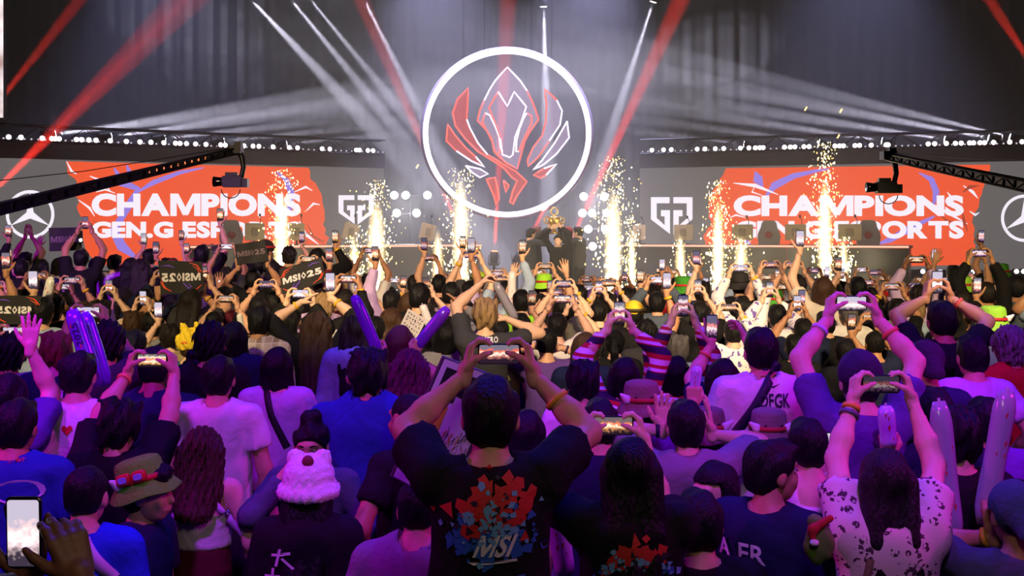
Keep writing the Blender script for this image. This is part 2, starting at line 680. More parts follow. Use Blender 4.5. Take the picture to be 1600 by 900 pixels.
# narrow bright screen at the left edge of the view
so = empty('side_screen', (at(-60, 0, 19).x, 19, 4.2))
tag(so, 'tall bright side screen hanging at the far left edge', 'screen')
p0, p1 = at(-110, 186, 19), at(5.5, -90, 19)
wbuild(MB().box(((p0.x + p1.x) / 2, 19.06, (p0.z + p1.z) / 2), (p1.x - p0.x, 0.12, p1.z - p0.z)), 'frame', m_black, so)
m, N, L, Bs = new_mat('side_screen_picture')
tc = N.new('ShaderNodeTexCoord')
tn = N.new('ShaderNodeTexNoise')
tn.inputs['Scale'].default_value = 2.2
tn.inputs['Detail'].default_value = 6
cr = N.new('ShaderNodeValToRGB')
cr.color_ramp.elements[0].position = 0.35
cr.color_ramp.elements[0].color = (0.45, 0.28, 0.26, 1)
cr.color_ramp.elements[1].position = 0.62
cr.color_ramp.elements[1].color = (1, 0.9, 0.92, 1)
L.new(tc.outputs['Object'], tn.inputs['Vector'])
L.new(tn.outputs['Fac'], cr.inputs['Fac'])
L.new(cr.outputs['Color'], Bs.inputs['Emission Color'])
Bs.inputs['Emission Strength'].default_value = 1.1
m.cycles.emission_sampling = 'NONE'
wbuild(MB().box(((p0.x + p1.x) / 2 - 0.0, 18.995, (p0.z + p1.z) / 2), (p1.x - p0.x - 0.01, 0.02, p1.z - p0.z - 0.05)), 'picture', m, so)

# ================================================================== lamp trusses above the screens
E_LAMP = emat('lamp_white', (255, 244, 250), 9.0, sample=False)
me_can = MB().lathe([(0.05, -0.07), (0.06, 0.0), (0.06, 0.06), (0.035, 0.09)], 10).mesh('lamp_can', True)
me_lens = MB().lathe([(0.02, -0.02), (0.05, 0.0), (0.045, 0.018), (0.02, 0.03)], 10).mesh('lamp_lens', True)
me_cell = MB().lathe([(0.01, -0.02), (0.014, 0.0), (0.01, 0.02)], 6).mesh('lamp_cell', True)


ONES = ['', 'first', 'second', 'third', 'fourth', 'fifth', 'sixth', 'seventh', 'eighth', 'ninth', 'tenth', 'eleventh', 'twelfth', 'thirteenth', 'fourteenth', 'fifteenth', 'sixteenth', 'seventeenth', 'eighteenth', 'nineteenth']
TENS = {2: ('twentieth', 'twenty-'), 3: ('thirtieth', 'thirty-'), 4: ('fortieth', 'forty-')}


def ordw(n):
    if n < 20:
        return ONES[n]
    return TENS[n // 10][0] if n % 10 == 0 else TENS[n // 10][1] + ONES[n % 10]


def lamp_truss(P0, P1, name_side, xs):
    t = empty('lighting_truss', P0)
    tag(t, 'long dark lighting truss with a row of bright lamps above the %s screen' % name_side, 'truss', 'lamp trusses')
    u = (P1 - P0)
    n = int(u.length / 0.45)
    up = Vector((0, 0, 0.17))
    side = Vector((u.y, -u.x, 0)).normalized() * 0.14
    if side.y > 0:
        side = -side
    for q in (side + up, side - up, -side + up, -side - up):
        wbuild(MB().tube([P0 + q, P1 + q], 0.022, 6), 'chord', m_darkmetal, t)
    mb = MB()
    for i in range(n):
        a, b = P0 + u * (i / n), P0 + u * ((i + 1) / n)
        s = 1 if i % 2 else -1
        mb.tube([a + side + up * s, b + side - up * s], 0.010, 5, caps=False)
        mb.tube([a - side + up * s, b - side - up * s], 0.010, 5, caps=False)
        mb.tube([a + side + up, b - side + up], 0.008, 4, caps=False)
    o = wbuild(mb, 'lattice', m_darkmetal, t)
    # strip of small cells with single brighter lamps
    mb = MB()
    k = int(u.length / 0.13)
    for i in range(k):
        p = P0 + u * ((i + 0.5) / k) + side * 1.3 + Vector((0, 0, -0.12))
        mb.box(p, (0.03, 0.02, 0.03))
    wbuild(mb, 'small_cells', emat('cell_glow', (235, 225, 245), 0.9, sample=False), t)['kind'] = 'stuff'
    R = (-side).to_track_quat('Z', 'Y').to_matrix()
    for i, f in enumerate(sorted(xs)):
        p = P0 + u * f + side * 1.7 + Vector((0, 0, -0.1))
        l = empty('truss_lamp', p)
        l.rotation_euler = R.to_euler()
        tag(l, 'small round white lamp, %s from the inner end of the %s truss' % (ordw(i + 1 if i == i else 0), name_side), 'lamp', 'lamps along the %s truss' % name_side)
        c = link_mesh('housing', me_can, m_black, l)
        c.location = (0, 0, 0.03)
        e = link_mesh('lens', me_lens, E_LAMP, l)
        e.location = (0, 0, -0.06)


def frac(pxs, a, b):
    return [(p - a) / (b - a) for p in pxs]


def truss_frac(pxs, P0, P1):
    out = []
    for p in pxs:
        k = (p - 800.0) / F
        u = P1 - P0
        out.append((k * P0.y - P0.x) / (u.x - k * u.y))
    return out


TL0, TL1 = at(598, 231, 26.6), at(-12, 206, 0.1 + 26.6 * (364 - 231) / (364 - 206.5))
TL1.z = TL0.z
lamp_truss(TL0, TL1, 'left', truss_frac([12, 31, 64, 79, 84, 90, 117, 125, 136, 147, 169, 194, 215, 232, 252, 270, 277, 287, 301, 317, 340, 347, 376, 390, 399, 421, 446, 459, 497, 509, 550, 555, 568, 576], TL0, TL1))
TR0, TR1 = at(1002, 230, 26.6), at(1612, 215, 0.1 + 26.6 * 134.0 / 149.0)
TR1.z = TR0.z
lamp_truss(TR0, TR1, 'right', truss_frac([1022, 1040, 1052, 1092, 1104, 1120, 1133, 1159, 1172, 1182, 1189, 1194, 1227, 1236, 1243, 1257, 1265, 1305, 1312, 1318, 1336, 1343, 1361, 1384, 1387, 1449, 1459, 1477, 1491, 1500, 1513, 1519, 1529, 1536, 1550, 1575, 1594], TR0, TR1))

# ================================================================== neon emblem in its ring
LD = 25.0


def np_(x, y, off=0.0):
    """from the emblem's own 900-unit drawing to the plane it hangs in"""
    v = at(640 + x / 3.0, 60 + y / 3.0, LD)
    v.y -= off
    return v


E_RING = emat('neon_white', (240, 228, 255), 2.6)
E_NRED = emat('neon_red', (255, 92, 74), 1.9)
E_NWHITE = emat('neon_pale', (236, 224, 255), 2.0)
ctr = np_(457, 443)
sign = empty('neon_sign', ctr)
tag(sign, 'round hanging neon emblem with red and white tubes inside a glowing white ring', 'sign')
RR = 127.5 * LD / F
mb = MB()
mb.tube([ctr + Vector((RR * math.cos(2 * PI * k / 96), 0, RR * math.sin(2 * PI * k / 96))) for k in range(96)], 0.062, 10, closed=True)
wbuild(mb, 'ring', E_RING, sign, True)
mb = MB()
mb.tube([ctr + Vector(((RR + 0.035) * math.cos(2 * PI * k / 96), 0.10, (RR + 0.035) * math.sin(2 * PI * k / 96))) for k in range(96)], 0.09, 8, closed=True)
wbuild(mb, 'ring_casing', pmat('ring_casing', (150, 140, 170), 0.5), sign, True)
NEON = [
    ('hood', [(458, 135), (490, 168), (520, 200), (550, 245), (575, 295), (592, 340), (605, 380), (562, 440), (540, 480), (524, 540), (505, 612), (450, 582), (400, 535), (390, 490), (362, 432), (318, 385), (330, 335), (350, 290), (375, 240), (400, 200), (430, 165)], (17, 24), 'pale'),
    ('face', [(415, 250), (458, 318), (490, 250), (547, 320), (522, 395), (495, 460), (484, 545), (470, 558), (436, 545), (425, 470), (402, 400), (372, 325)], (0, 9), None),
    ('eye', [(355, 350), (376, 360), (400, 410), (420, 460), (427, 520), (415, 540), (396, 530), (385, 470), (360, 430), (340, 388)], (0, 4), None),
    ('eye', [(550, 350), (572, 365), (570, 400), (537, 470), (512, 530), (499, 530), (501, 480), (516, 420), (535, 372)], (4, 9), None),
    ('wing', [(275, 232), (225, 285), (202, 350), (215, 410), (260, 470), (320, 530), (400, 580), (440, 606), (480, 652), (504, 668), (482, 720), (470, 768), (484, 778), (505, 735), (550, 672), (500, 625), (440, 590), (365, 545), (320, 490), (283, 420), (268, 380), (272, 300)], (17, 20), 'red'),
    ('feather', [(178, 402), (210, 450), (260, 510), (310, 555), (352, 603), (290, 575), (220, 528), (172, 480)], (3, 6), 'red'),
    ('barb', [(262, 597), (330, 612), (368, 635), (330, 652), (295, 630)], (0, 5), 'pale'),
    ('wing', [(632, 235), (690, 290), (715, 340), (705, 405), (655, 480), (605, 555), (556, 600), (552, 570), (580, 510), (622, 455), (638, 390), (642, 310)], (1, 4), 'mix'),
    ('feather', [(738, 388), (748, 465), (690, 540), (630, 590), (578, 617), (622, 570), (680, 490), (715, 430)], (0, 8), 'pale'),
    ('barb', [(690, 588), (640, 640), (615, 655), (580, 640), (630, 610)], (4, 6), 'red'),
    ('fang', [(360, 660), (400, 652), (412, 700), (420, 750), (405, 782), (396, 740)], None, 'red'),
    ('fang', [(440, 665), (466, 690), (450, 722)], None, 'red'),
]


def acrylic(name, rgb, a):
    m, N, L, B = new_mat(name)
    N.remove(B)
    out = N['Material Output']
    tr = N.new('ShaderNodeBsdfTransparent')
    em = N.new('ShaderNodeEmission')
    em.inputs[0].default_value = (*lin(rgb), 1)
    em.inputs[1].default_value = 1.0
    mx = N.new('ShaderNodeMixShader')
    mx.inputs[0].default_value = a
    L.new(tr.outputs[0], mx.inputs[1])
    L.new(em.outputs[0], mx.inputs[2])
    L.new(mx.outputs[0], out.inputs[0])
    m.cycles.emission_sampling = 'NONE'
    return m


A_RED = acrylic('acrylic_red', (214, 96, 92), 0.55)
A_PALE = acrylic('acrylic_pale', (190, 168, 200), 0.4)
for nm, pts, white, fill in NEON:
    n = len(pts)
    dense, isw = [], []
    for i in range(n):
        p, q = pts[i], pts[(i + 1) % n]
        k = max(1, int(math.hypot(q[0] - p[0], q[1] - p[1]) / 25))
        for j in range(k):
            dense.append((p[0] + (q[0] - p[0]) * j / k, p[1] + (q[1] - p[1]) * j / k))
            isw.append(bool(white) and (white[0] <= i < white[1] or white[0] <= i + n < white[1]))
    # cut the closed outline into red and white runs
    m_ = len(dense)
    start = next((i for i in range(m_) if isw[i] != isw[i - 1]), None)
    runs = []
    if start is None:
        runs.append((isw[0], [dense[i % m_] for i in range(m_ + 1)]))
    else:
        cur = [dense[start]]
        c = isw[start]
        for i in range(1, m_ + 1):
            j = (start + i) % m_
            cur.append(dense[j])
            if i == m_ or isw[j] != c:
                runs.append((c, cur))
                cur = [dense[j]]
                c = isw[j]
    for w, run in runs:
        if len(run) > 1:
            mb = MB().tube([np_(x, y) for x, y in run], 0.02, 6)
            wbuild(mb, 'neon_tube', E_NWHITE if w else E_NRED, sign, True)
    if fill:
        mb = MB().add(*flat_poly(pts, lambda x, y, o_: np_(x, y, o_), -0.03, 0.012))
        wbuild(mb, nm + '_panel', A_PALE if fill == 'pale' else A_RED if fill == 'red' else A_PALE, sign)
for px in (724, 757, 830, 862):
    p = at(px, 84 + abs(px - 792) * 0.16, LD)
    wbuild(MB().tube([p, (p.x, p.y, 9.5)], 0.006, 5), 'hanging_wire', m_darkmetal, sign)

# ================================================================== upper truss with moving heads (mostly above the frame)
ut = empty('lighting_truss', (0, 25.6, 8.2))
tag(ut, 'high dark lighting truss above the neon ring at the top edge', 'truss')
for dy in (-0.15, 0.15):
    for dz in (-0.15, 0.15):
        wbuild(MB().tube([(-9, 25.6 + dy, 8.3 + dz), (9, 25.6 + dy, 8.3 + dz)], 0.025, 6), 'chord', m_darkmetal, ut)

me_yoke = MB()
me_yoke.box((0, 0, 0.13), (0.24, 0.16, 0.06))
me_yoke.box((-0.12, 0, 0.02), (0.02, 0.08, 0.22))
me_yoke.box((0.12, 0, 0.02), (0.02, 0.08, 0.22))
me_yoke = me_yoke.mesh('yoke')
me_head = MB().lathe([(0.05, 0.12), (0.09, 0.08), (0.10, -0.05), (0.095, -0.16), (0.08, -0.165)], 14).mesh('lamp_head', True)
me_hl = MB().lathe([(0.07, -0.155), (0.078, -0.172), (0.05, -0.178), (0.02, -0.18)], 14).mesh('lamp_glass', True)


def moving_head(p, target, color, power, size, label, glow, group='moving head lamps', flip=False, blend=0.35, stand=None):
    d = (Vector(target) - Vector(p)).normalized()
    t = empty('moving_head_lamp', p)
    tag(t, label, 'lamp', group)
    y = link_mesh('yoke', me_yoke, m_black, t)
    if flip:
        y.rotation_euler = (PI, 0, 0)
    q = d.to_track_quat('-Z', 'Y').to_euler()
    h = link_mesh('housing', me_head, m_black, t)
    h.rotation_euler = q
    g = link_mesh('lens', me_hl, glow, t)
    g.rotation_euler = q
    if stand is not None:
        wbuild(MB().tube([(p[0], p[1], stand), (p[0], p[1], p[2] - 0.14)], 0.03, 8).box((p[0], p[1], stand + 0.02), (0.4, 0.4, 0.04)), 'stand', m_black, t)
    lamp('beam', 'SPOT', Vector(p) + d * 0.22, power, color, target, size, blend, 0.03)
    return t


E_HOTW = emat('lens_white', (255, 246, 255), 12.0, sample=False)
E_HOTR = emat('lens_red', (255, 120, 70), 6.0, sample=False)
RED = (1.0, 0.035, 0.02)
WHT = (0.86, 0.82, 1.0)
BW, BR_ = 26000, 42000
KIND_W = 'white beam lamp on the high truss, %s'
moving_head(at(380, -14, 25.6), at(640, 262, 27.5), WHT, BW * 2.2, 7.0, KIND_W % 'first from the left', E_HOTW)
moving_head(at(444, -14, 25.6), at(668, 262, 27.5), WHT, BW * 2.2, 5.5, KIND_W % 'second from the left', E_HOTW)
moving_head(at(474, -14, 25.6), at(700, 262, 27.5), WHT, BW * 2.0, 5.0, KIND_W % 'third from the left', E_HOTW)
moving_head(at(562, -14, 25.6), at(700, 262, 27.0), WHT, BW * 2.0, 5.5, KIND_W % 'left of the centre lamp', E_HOTW)
moving_head(at(849, -1, 25.6), at(858, 330, 26.5), WHT, BW * 2.6, 6.5, KIND_W % 'straight above the ring', E_HOTW)
moving_head(at(1024, -8, 25.6), at(925, 300, 26.5), WHT, BW * 2.4, 5.5, KIND_W % 'right of the ring', E_HOTW)
lamp('haze_wash', 'SPOT', (-2.2, 24.5, 9.6), 5200, (0.62, 0.60, 1.0), (-0.6, 26.5, 2.0), 74, 0.9, 0.2)  # these wash spots are added, unseen and without fixtures, to tint the haze lavender
lamp('haze_wash', 'SPOT', (2.2, 24.5, 9.6), 5200, (0.62, 0.60, 1.0), (0.6, 26.5, 2.0), 74, 0.9, 0.2)
lamp('haze_wash', 'SPOT', (-8.5, 25.5, 10.5), 2200, (0.50, 0.52, 1.0), (-8.0, 27.5, 2.0), 80, 0.9, 0.2)
lamp('haze_wash', 'SPOT', (8.5, 25.5, 10.5), 2200, (0.50, 0.52, 1.0), (8.0, 27.5, 2.0), 80, 0.9, 0.2)
# red beams rising from the stage floor
RL = 'red beam lamp standing on the stage, %s'
moving_head(at(772, 404, 25.0), at(797, -60, 24.6), RED, BR_ * 4.5, 4.6, RL % 'below the ring left of the trophy', E_HOTR, flip=True, stand=0.585)
moving_head(at(808, 404, 25.0), at(1040, -10, 25.0), RED, BR_ * 4.0, 3.6, RL % 'close beside the trophy players', E_HOTR, flip=True, stand=0.585)
moving_head(at(880, 404, 25.4), at(1068, -10, 25.4), RED, BR_ * 4.5, 4.2, RL % 'behind the trophy players', E_HOTR, flip=True, stand=0.585)
moving_head(at(738, 404, 25.4), at(556, -20, 25.0), RED, BR_ * 3.2, 3.6, RL % 'by the inner spark fountain', E_HOTR, flip=True, stand=0.585)
moving_head(at(-40, 330, 22.2), at(320, -30, 24.0), RED, BR_ * 1.6, 7.5, 'red beam lamp beside the left screen, lower of two', E_HOTR, flip=True)
moving_head(at(-60, 232, 22.4), at(140, -20, 24.0), RED, BR_ * 1.1, 4.5, 'red beam lamp beside the left screen, upper of two', E_HOTR, flip=True)
moving_head(at(1660, 175, 23.0), at(1540, -10, 24.0), RED, BR_ * 1.0, 5.5, 'red beam lamp beside the right screen', E_HOTR, flip=True)
# fans of pale light from the side trusses towards the ring
for i, (px, py, tx, ty, pw, sz) in enumerate([(60, 206, 640, 138, 2.0, 7.0), (150, 209, 650, 150, 1.9, 6.0), (236, 213, 650, 172, 1.2, 5.5), (330, 217, 660, 188, 0.9, 5.0), (430, 221, 660, 206, 0.6, 5.0)]):
    k = truss_frac([px], TL0, TL1)[0]
    p = TL0 + (TL1 - TL0) * k + Vector((0, 0.42, 0.02))
    moving_head(p, at(tx, ty, 27.5), WHT, BW * pw, sz, 'pale beam lamp on the left truss, %s from the outer end' % ORD[i], E_HOTW, 'beam lamps on the side trusses', flip=True)
for i, (px, py, tx, ty, pw, sz) in enumerate([(1604, 212, 985, 78, 3.2, 5.5), (1570, 214, 985, 110, 2.8, 5.0), (1500, 216, 980, 142, 2.2, 5.0), (1400, 220, 975, 160, 1.7, 4.8), (1300, 222, 970, 182, 0.9, 4.6), (1180, 226, 960, 200, 0.6, 4.6)]):
    k = truss_frac([px], TR0, TR1)[0]
    p = TR0 + (TR1 - TR0) * k + Vector((0, 0.42, 0.02))
    moving_head(p, at(tx, ty, 27.5), WHT, BW * pw, sz, 'pale beam lamp on the right truss, %s from the outer end' % ORD[i], E_HOTW, 'beam lamps on the side trusses', flip=True)

# ================================================================== haze over the stage
mh, N, L, B = new_mat('haze')
N.remove(B)
vs_ = N.new('ShaderNodeVolumeScatter')
vs_.inputs['Color'].default_value = (0.95, 0.95, 1.0, 1)
vs_.inputs['Density'].default_value = 0.028
vs_.inputs['Anisotropy'].default_value = 0.0
L.new(vs_.outputs[0], N['Material Output'].inputs['Volume'])
hz = MB().box((0, 25.3, 6.75), (31.5, 12.4, 12.3)).build('stage_haze', mh)
tag(hz, 'thin stage haze that carries the light beams', 'haze', kind='stuff')

# ================================================================== player desks, monitors and chairs on the risers
E_EDGE = emat('desk_edge_light', (255, 178, 150), 1.5, sample=False)
m_desk = pmat('desk_front', (70, 68, 68), 0.22, noise=0.08)
m_tan = pmat('monitor_back', (196, 176, 138), 0.5, noise=0.12, nscale=8)
m_chair = pmat('chair_shell', (186, 182, 182), 0.5)
m_chairred = pmat('chair_red', (190, 50, 46), 0.5)
DZ = 1.985


def desk(px0, d0, px1, d1, label):
    a, b = at(px0, 0, d0), at(px1, 0, d1)
    a.z = b.z = 0
    u = (b - a)
    t = empty('player_desk', (a.x, a.y, 1.18))
    tag(t, label, 'desk', 'player desks')
    n = Vector((u.y, -u.x, 0)).normalized()
    if n.y > 0:
        n = -n
    bk = -n * 0.8

    def slab(p, q, off0, off1, z0, z1):
        pts = [p + n * off0, q + n * off0, q + n * off1, p + n * off1]
        if u.x < 0:
            pts = pts[::-1]
        return prism_xy(MB(), [(v.x, v.y) for v in pts], z0, z1)
    wbuild(slab(a, b, 0.0, -0.8, DZ - 0.06, DZ), 'top', m_dark, t)
    wbuild(slab(a, b, 0.03, 0.002, DZ - 0.05, DZ - 0.008), 'edge_light', E_EDGE, t)
    k = 5
    for i in range(k):
        p, q = a + u * ((i + 0.004) / k), a + u * ((i + 0.996) / k)
        wbuild(slab(p, q, -0.03, -0.07, 1.185, DZ - 0.065), 'front_panel', m_desk, t)
    for f in (0.01, 0.33, 0.66, 0.985):
        p = a + u * f
        wbuild(slab(p, p + u.normalized() * 0.06, -0.10, -0.78, 1.185, DZ - 0.065), 'leg', m_dark, t)
    return a, b, n


dl = desk(752, 25.9, 296, 23.0, 'long player desk with glowing edge in front of the left screen')
dr = desk(972, 25.9, 1420, 23.1, 'long player desk with glowing edge in front of the right screen')


def along(dk, px, back):
    a, b, n = dk
    a2, b2 = a - n * back, b - n * back
    u = b2 - a2
    k = (px - 800.0) / F
    t = (k * a2.y - a2.x) / (u.x - k * u.y)
    return a2 + u * t, math.atan2(-n.x, n.y) + PI if False else math.atan2(n.x, -n.y)


def monitor(dk, px, w, h, tilt, label, back=0.45):
    p, rz = along(dk, px, back)
    t = empty('monitor', (p.x, p.y, DZ), rz)
    tag(t, label, 'monitor', 'monitors on the player desks')
    R = Matrix.Rotation(math.radians(tilt), 3, 'Y')
    MB().rbox((0, 0, 0.10 + h / 2), (w, 0.045, h), 0.015, 2, R).build('casing', m_tan, t)
    MB().rbox((0, -0.03, 0.10 + h / 2), (w * 0.34, 0.03, h * 0.5), 0.03, 3, R).build('rear_cover', pmat('monitor_cover', (150, 132, 100), 0.5), t)
    mb = MB()
    mb.box((0, 0.0, 0.011), (0.24, 0.2, 0.018))
    mb.tube([(0, 0.03, 0.018), (0, 0.03, 0.22)], 0.022, 8)
    mb.build('stand', m_darkmetal, t)
    mb = MB().tube([(w * 0.3, 0, 0.1 + h), (w * 0.3, 0, h + 0.2), (w * 0.24, -0.05, h + 0.26)], 0.008, 6)
    mb.lathe([(0.01, -0.03), (0.022, -0.02), (0.022, 0.03), (0.01, 0.04)], 8, (w * 0.24, -0.06, h + 0.27))
    mb.build('small_camera', m_black, t)


for i, (px, w, tl) in enumerate([(398, 0.42, 0), (464, 0.34, 0), (548, 0.36, 14), (668, 0.36, 14)]):
    monitor(dl, px, w, 0.38, tl, 'player monitor seen from the rear on the left desk, %s from the outer end' % ORD[i])
for i, (px, w, tl) in enumerate([(999, 0.32, 0), (1068, 0.46, 0), (1160, 0.48, 0), (1243, 0.46, 0), (1328, 0.5, 0)]):
    monitor(dr, px, w, 0.36, tl, 'player monitor seen from the rear on the right desk, %s from the inner end' % ORD[i])


def gaming_chair(dk, px, label):
    p, rz = along(dk, px, 1.15)
    t = empty('gaming_chair', (p.x, p.y, 1.18), rz)
    tag(t, label, 'chair', 'gaming chairs behind the desks')
    prof = [(0.20, 0.50), (0.24, 0.62), (0.25, 0.85), (0.27, 0.98), (0.25, 1.08), (0.19, 1.20), (0.17, 1.30), (0.12, 1.36)]
    vs = [(-x, -0.03, z) for x, z in prof] + [(x, -0.03, z) for x, z in reversed(prof)]
    n = len(vs)
    vs += [(x * 0.9, 0.07, z) for x, y, z in vs[:n]]
    fs = [tuple(range(n)), tuple(reversed(range(n, 2 * n)))] + [(i, n + i, n + (i + 1) % n, (i + 1) % n) for i in range(n)]
    MB().add(vs, fs).build('backrest', m_chair, t)
    MB().lathe([(0.02, 0.0), (0.085, 0.0), (0.085, 0.02), (0.02, 0.025)], 14, (0, -0.055, 1.02), Matrix.Rotation(PI / 2, 3, 'X')).build('badge', m_chairred, t)
    MB().rbox((0, -0.24, 0.46), (0.5, 0.46, 0.12), 0.05, 3).build('seat', m_chair, t)
    for sx in (-0.3, 0.3):
        MB().tube([(sx, -0.2, 0.42), (sx, -0.2, 0.66)], 0.02, 6).box((sx, -0.2, 0.67), (0.08, 0.28, 0.03)).build('armrest', m_black, t)
    mb = MB().tube([(0, -0.2, 0.06), (0, -0.2, 0.42)], 0.03, 8)
    for k in range(5):
        a = k * 2 * PI / 5
        mb.tube([(0, -0.2, 0.1), (0.3 * math.cos(a), -0.2 + 0.3 * math.sin(a), 0.05)], 0.02, 6)
        mb.lathe([(0.015, 0.0), (0.028, 0.01), (0.028, 0.05), (0.015, 0.06)], 8, (0.3 * math.cos(a), -0.2 + 0.3 * math.sin(a), 0.0))
    mb.build('base', m_black, t)


gaming_chair(dl, 361, 'grey gaming chair with red badge behind the left desk')
gaming_chair(dr, 1202, 'grey gaming chair with red badge behind the right desk, nearer the spark fountains')
gaming_chair(dr, 1357, 'grey gaming chair with red badge at the outer end of the right desk')

# lights along the foot of the right screen
for i, px in enumerate([1440, 1507, 1519, 1586, 1597]):
    p = on(px, 424, 'R', 0.09)
    t = empty('foot_lamp', p)
    tag(t, 'small white lamp at the foot of the right screen, %s from the left' % ORD[i], 'lamp', 'lamps at the foot of the right screen')
    c = link_mesh('housing', me_can, m_black, t)
    c.rotation_euler = (-PI / 2, 0, 0)
    h = link_mesh('lens', me_lens, E_LAMP, t)
    h.location = (0, -0.07, 0)
    h.rotation_euler = (PI / 2, 0, 0)

# ================================================================== blinder lamps on bars either side of the ring
E_BLIND = emat('blinder_white', (255, 250, 255), 30.0, sample=False)
me_bl = MB().lathe([(0.03, 0.02), (0.095, 0.01), (0.10, -0.02), (0.075, -0.055), (0.02, -0.07)], 16).mesh('blinder_lens', True)
me_bc = MB().lathe([(0.105, -0.01), (0.115, 0.0), (0.11, 0.10), (0.04, 0.16)], 16).mesh('blinder_can', True)


def blinder(rows, px_pole, d, label):
    ctr_ = at(px_pole, 380, d)
    t = empty('lamp_stand', (ctr_.x, d, 0.58))
    tag(t, label, 'lamp', 'bright lamp stands')
    top = max(zat(r[0], d) for r in rows)
    wbuild(MB().tube([(ctr_.x, d + 0.2, 0.585), (ctr_.x, d + 0.2, top + 0.05)], 0.025, 8).box((ctr_.x, d + 0.2, 0.60), (0.5, 0.5, 0.03)), 'pole', m_darkmetal, t)
    for py, xs in rows:
        z = zat(py, d)
        X = [at(x, py, d).x for x in xs]
        wbuild(MB().tube([(min(X + [ctr_.x]) - 0.1, d + 0.17, z), (max(X + [ctr_.x]) + 0.1, d + 0.17, z)], 0.02, 6), 'bar', m_darkmetal, t)
        for x in X:
            c = link_mesh('housing', me_bc, m_black)
            c.location = (x, d, z)
            c.rotation_euler = (-PI / 2, 0, 0)
            adopt(c, t)
            g = link_mesh('lens', me_bl, E_BLIND)
            g.location = (x, d, z)
            g.rotation_euler = (-PI / 2, 0, 0)
            adopt(g, t)
    zz = zat(rows[0][0] + 15, d)
    lamp('blinder_light', 'POINT', (ctr_.x, d - 0.45, zz), 220, (0.95, 0.95, 1.0), radius=0.25)


blinder([(305, [616, 634, 668]), (333, [620, 651])], 640, 28.7, 'stand of five bright white lamps left of the neon ring')
blinder([(307, [912, 944]), (333, [910, 925, 948]), (358, [919, 946]), (385, [926])], 932, 28.7, 'stand of eight bright white lamps right of the neon ring')

# ================================================================== spark fountains
E_CORE = emat('spark_core', (255, 248, 226), 5.0, sample=False)
E_SPARK = emat('spark_gold', (255, 214, 120), 4.0, sample=False)
E_SPARK2 = emat('spark_white', (255, 240, 200), 5.0, sample=False)


def spark_glow_mat(w, hp):
    '''soft glow round the sparks put in as volume emission, fading from the axis outwards'''
    m, N, L, B = new_mat('spark_glow')
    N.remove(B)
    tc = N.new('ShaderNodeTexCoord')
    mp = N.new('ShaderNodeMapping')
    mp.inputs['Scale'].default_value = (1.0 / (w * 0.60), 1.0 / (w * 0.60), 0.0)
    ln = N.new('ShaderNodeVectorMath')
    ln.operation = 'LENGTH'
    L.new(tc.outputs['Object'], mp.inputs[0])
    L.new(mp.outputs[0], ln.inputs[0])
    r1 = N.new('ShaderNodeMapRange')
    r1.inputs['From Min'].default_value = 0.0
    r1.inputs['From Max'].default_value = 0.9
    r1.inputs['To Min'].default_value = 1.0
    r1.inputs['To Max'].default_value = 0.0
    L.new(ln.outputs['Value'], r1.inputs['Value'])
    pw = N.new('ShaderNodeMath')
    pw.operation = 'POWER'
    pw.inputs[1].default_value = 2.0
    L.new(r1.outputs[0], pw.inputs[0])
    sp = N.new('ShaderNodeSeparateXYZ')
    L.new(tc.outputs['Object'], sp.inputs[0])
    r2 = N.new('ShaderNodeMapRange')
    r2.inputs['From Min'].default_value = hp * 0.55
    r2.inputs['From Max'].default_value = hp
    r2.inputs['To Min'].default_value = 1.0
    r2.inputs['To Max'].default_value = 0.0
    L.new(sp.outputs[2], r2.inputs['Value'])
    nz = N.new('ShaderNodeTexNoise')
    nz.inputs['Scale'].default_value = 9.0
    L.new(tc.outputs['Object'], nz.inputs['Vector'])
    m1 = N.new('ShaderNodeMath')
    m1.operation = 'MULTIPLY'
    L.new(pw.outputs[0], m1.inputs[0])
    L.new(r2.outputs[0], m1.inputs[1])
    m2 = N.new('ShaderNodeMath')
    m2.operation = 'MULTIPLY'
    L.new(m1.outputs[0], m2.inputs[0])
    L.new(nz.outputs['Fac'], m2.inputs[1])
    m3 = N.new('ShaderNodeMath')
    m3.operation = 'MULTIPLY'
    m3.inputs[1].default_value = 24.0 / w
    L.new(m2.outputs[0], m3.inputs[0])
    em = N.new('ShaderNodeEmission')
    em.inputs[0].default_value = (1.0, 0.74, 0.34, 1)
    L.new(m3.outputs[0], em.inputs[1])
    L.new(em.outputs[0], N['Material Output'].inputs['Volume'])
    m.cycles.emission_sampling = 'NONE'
    return m


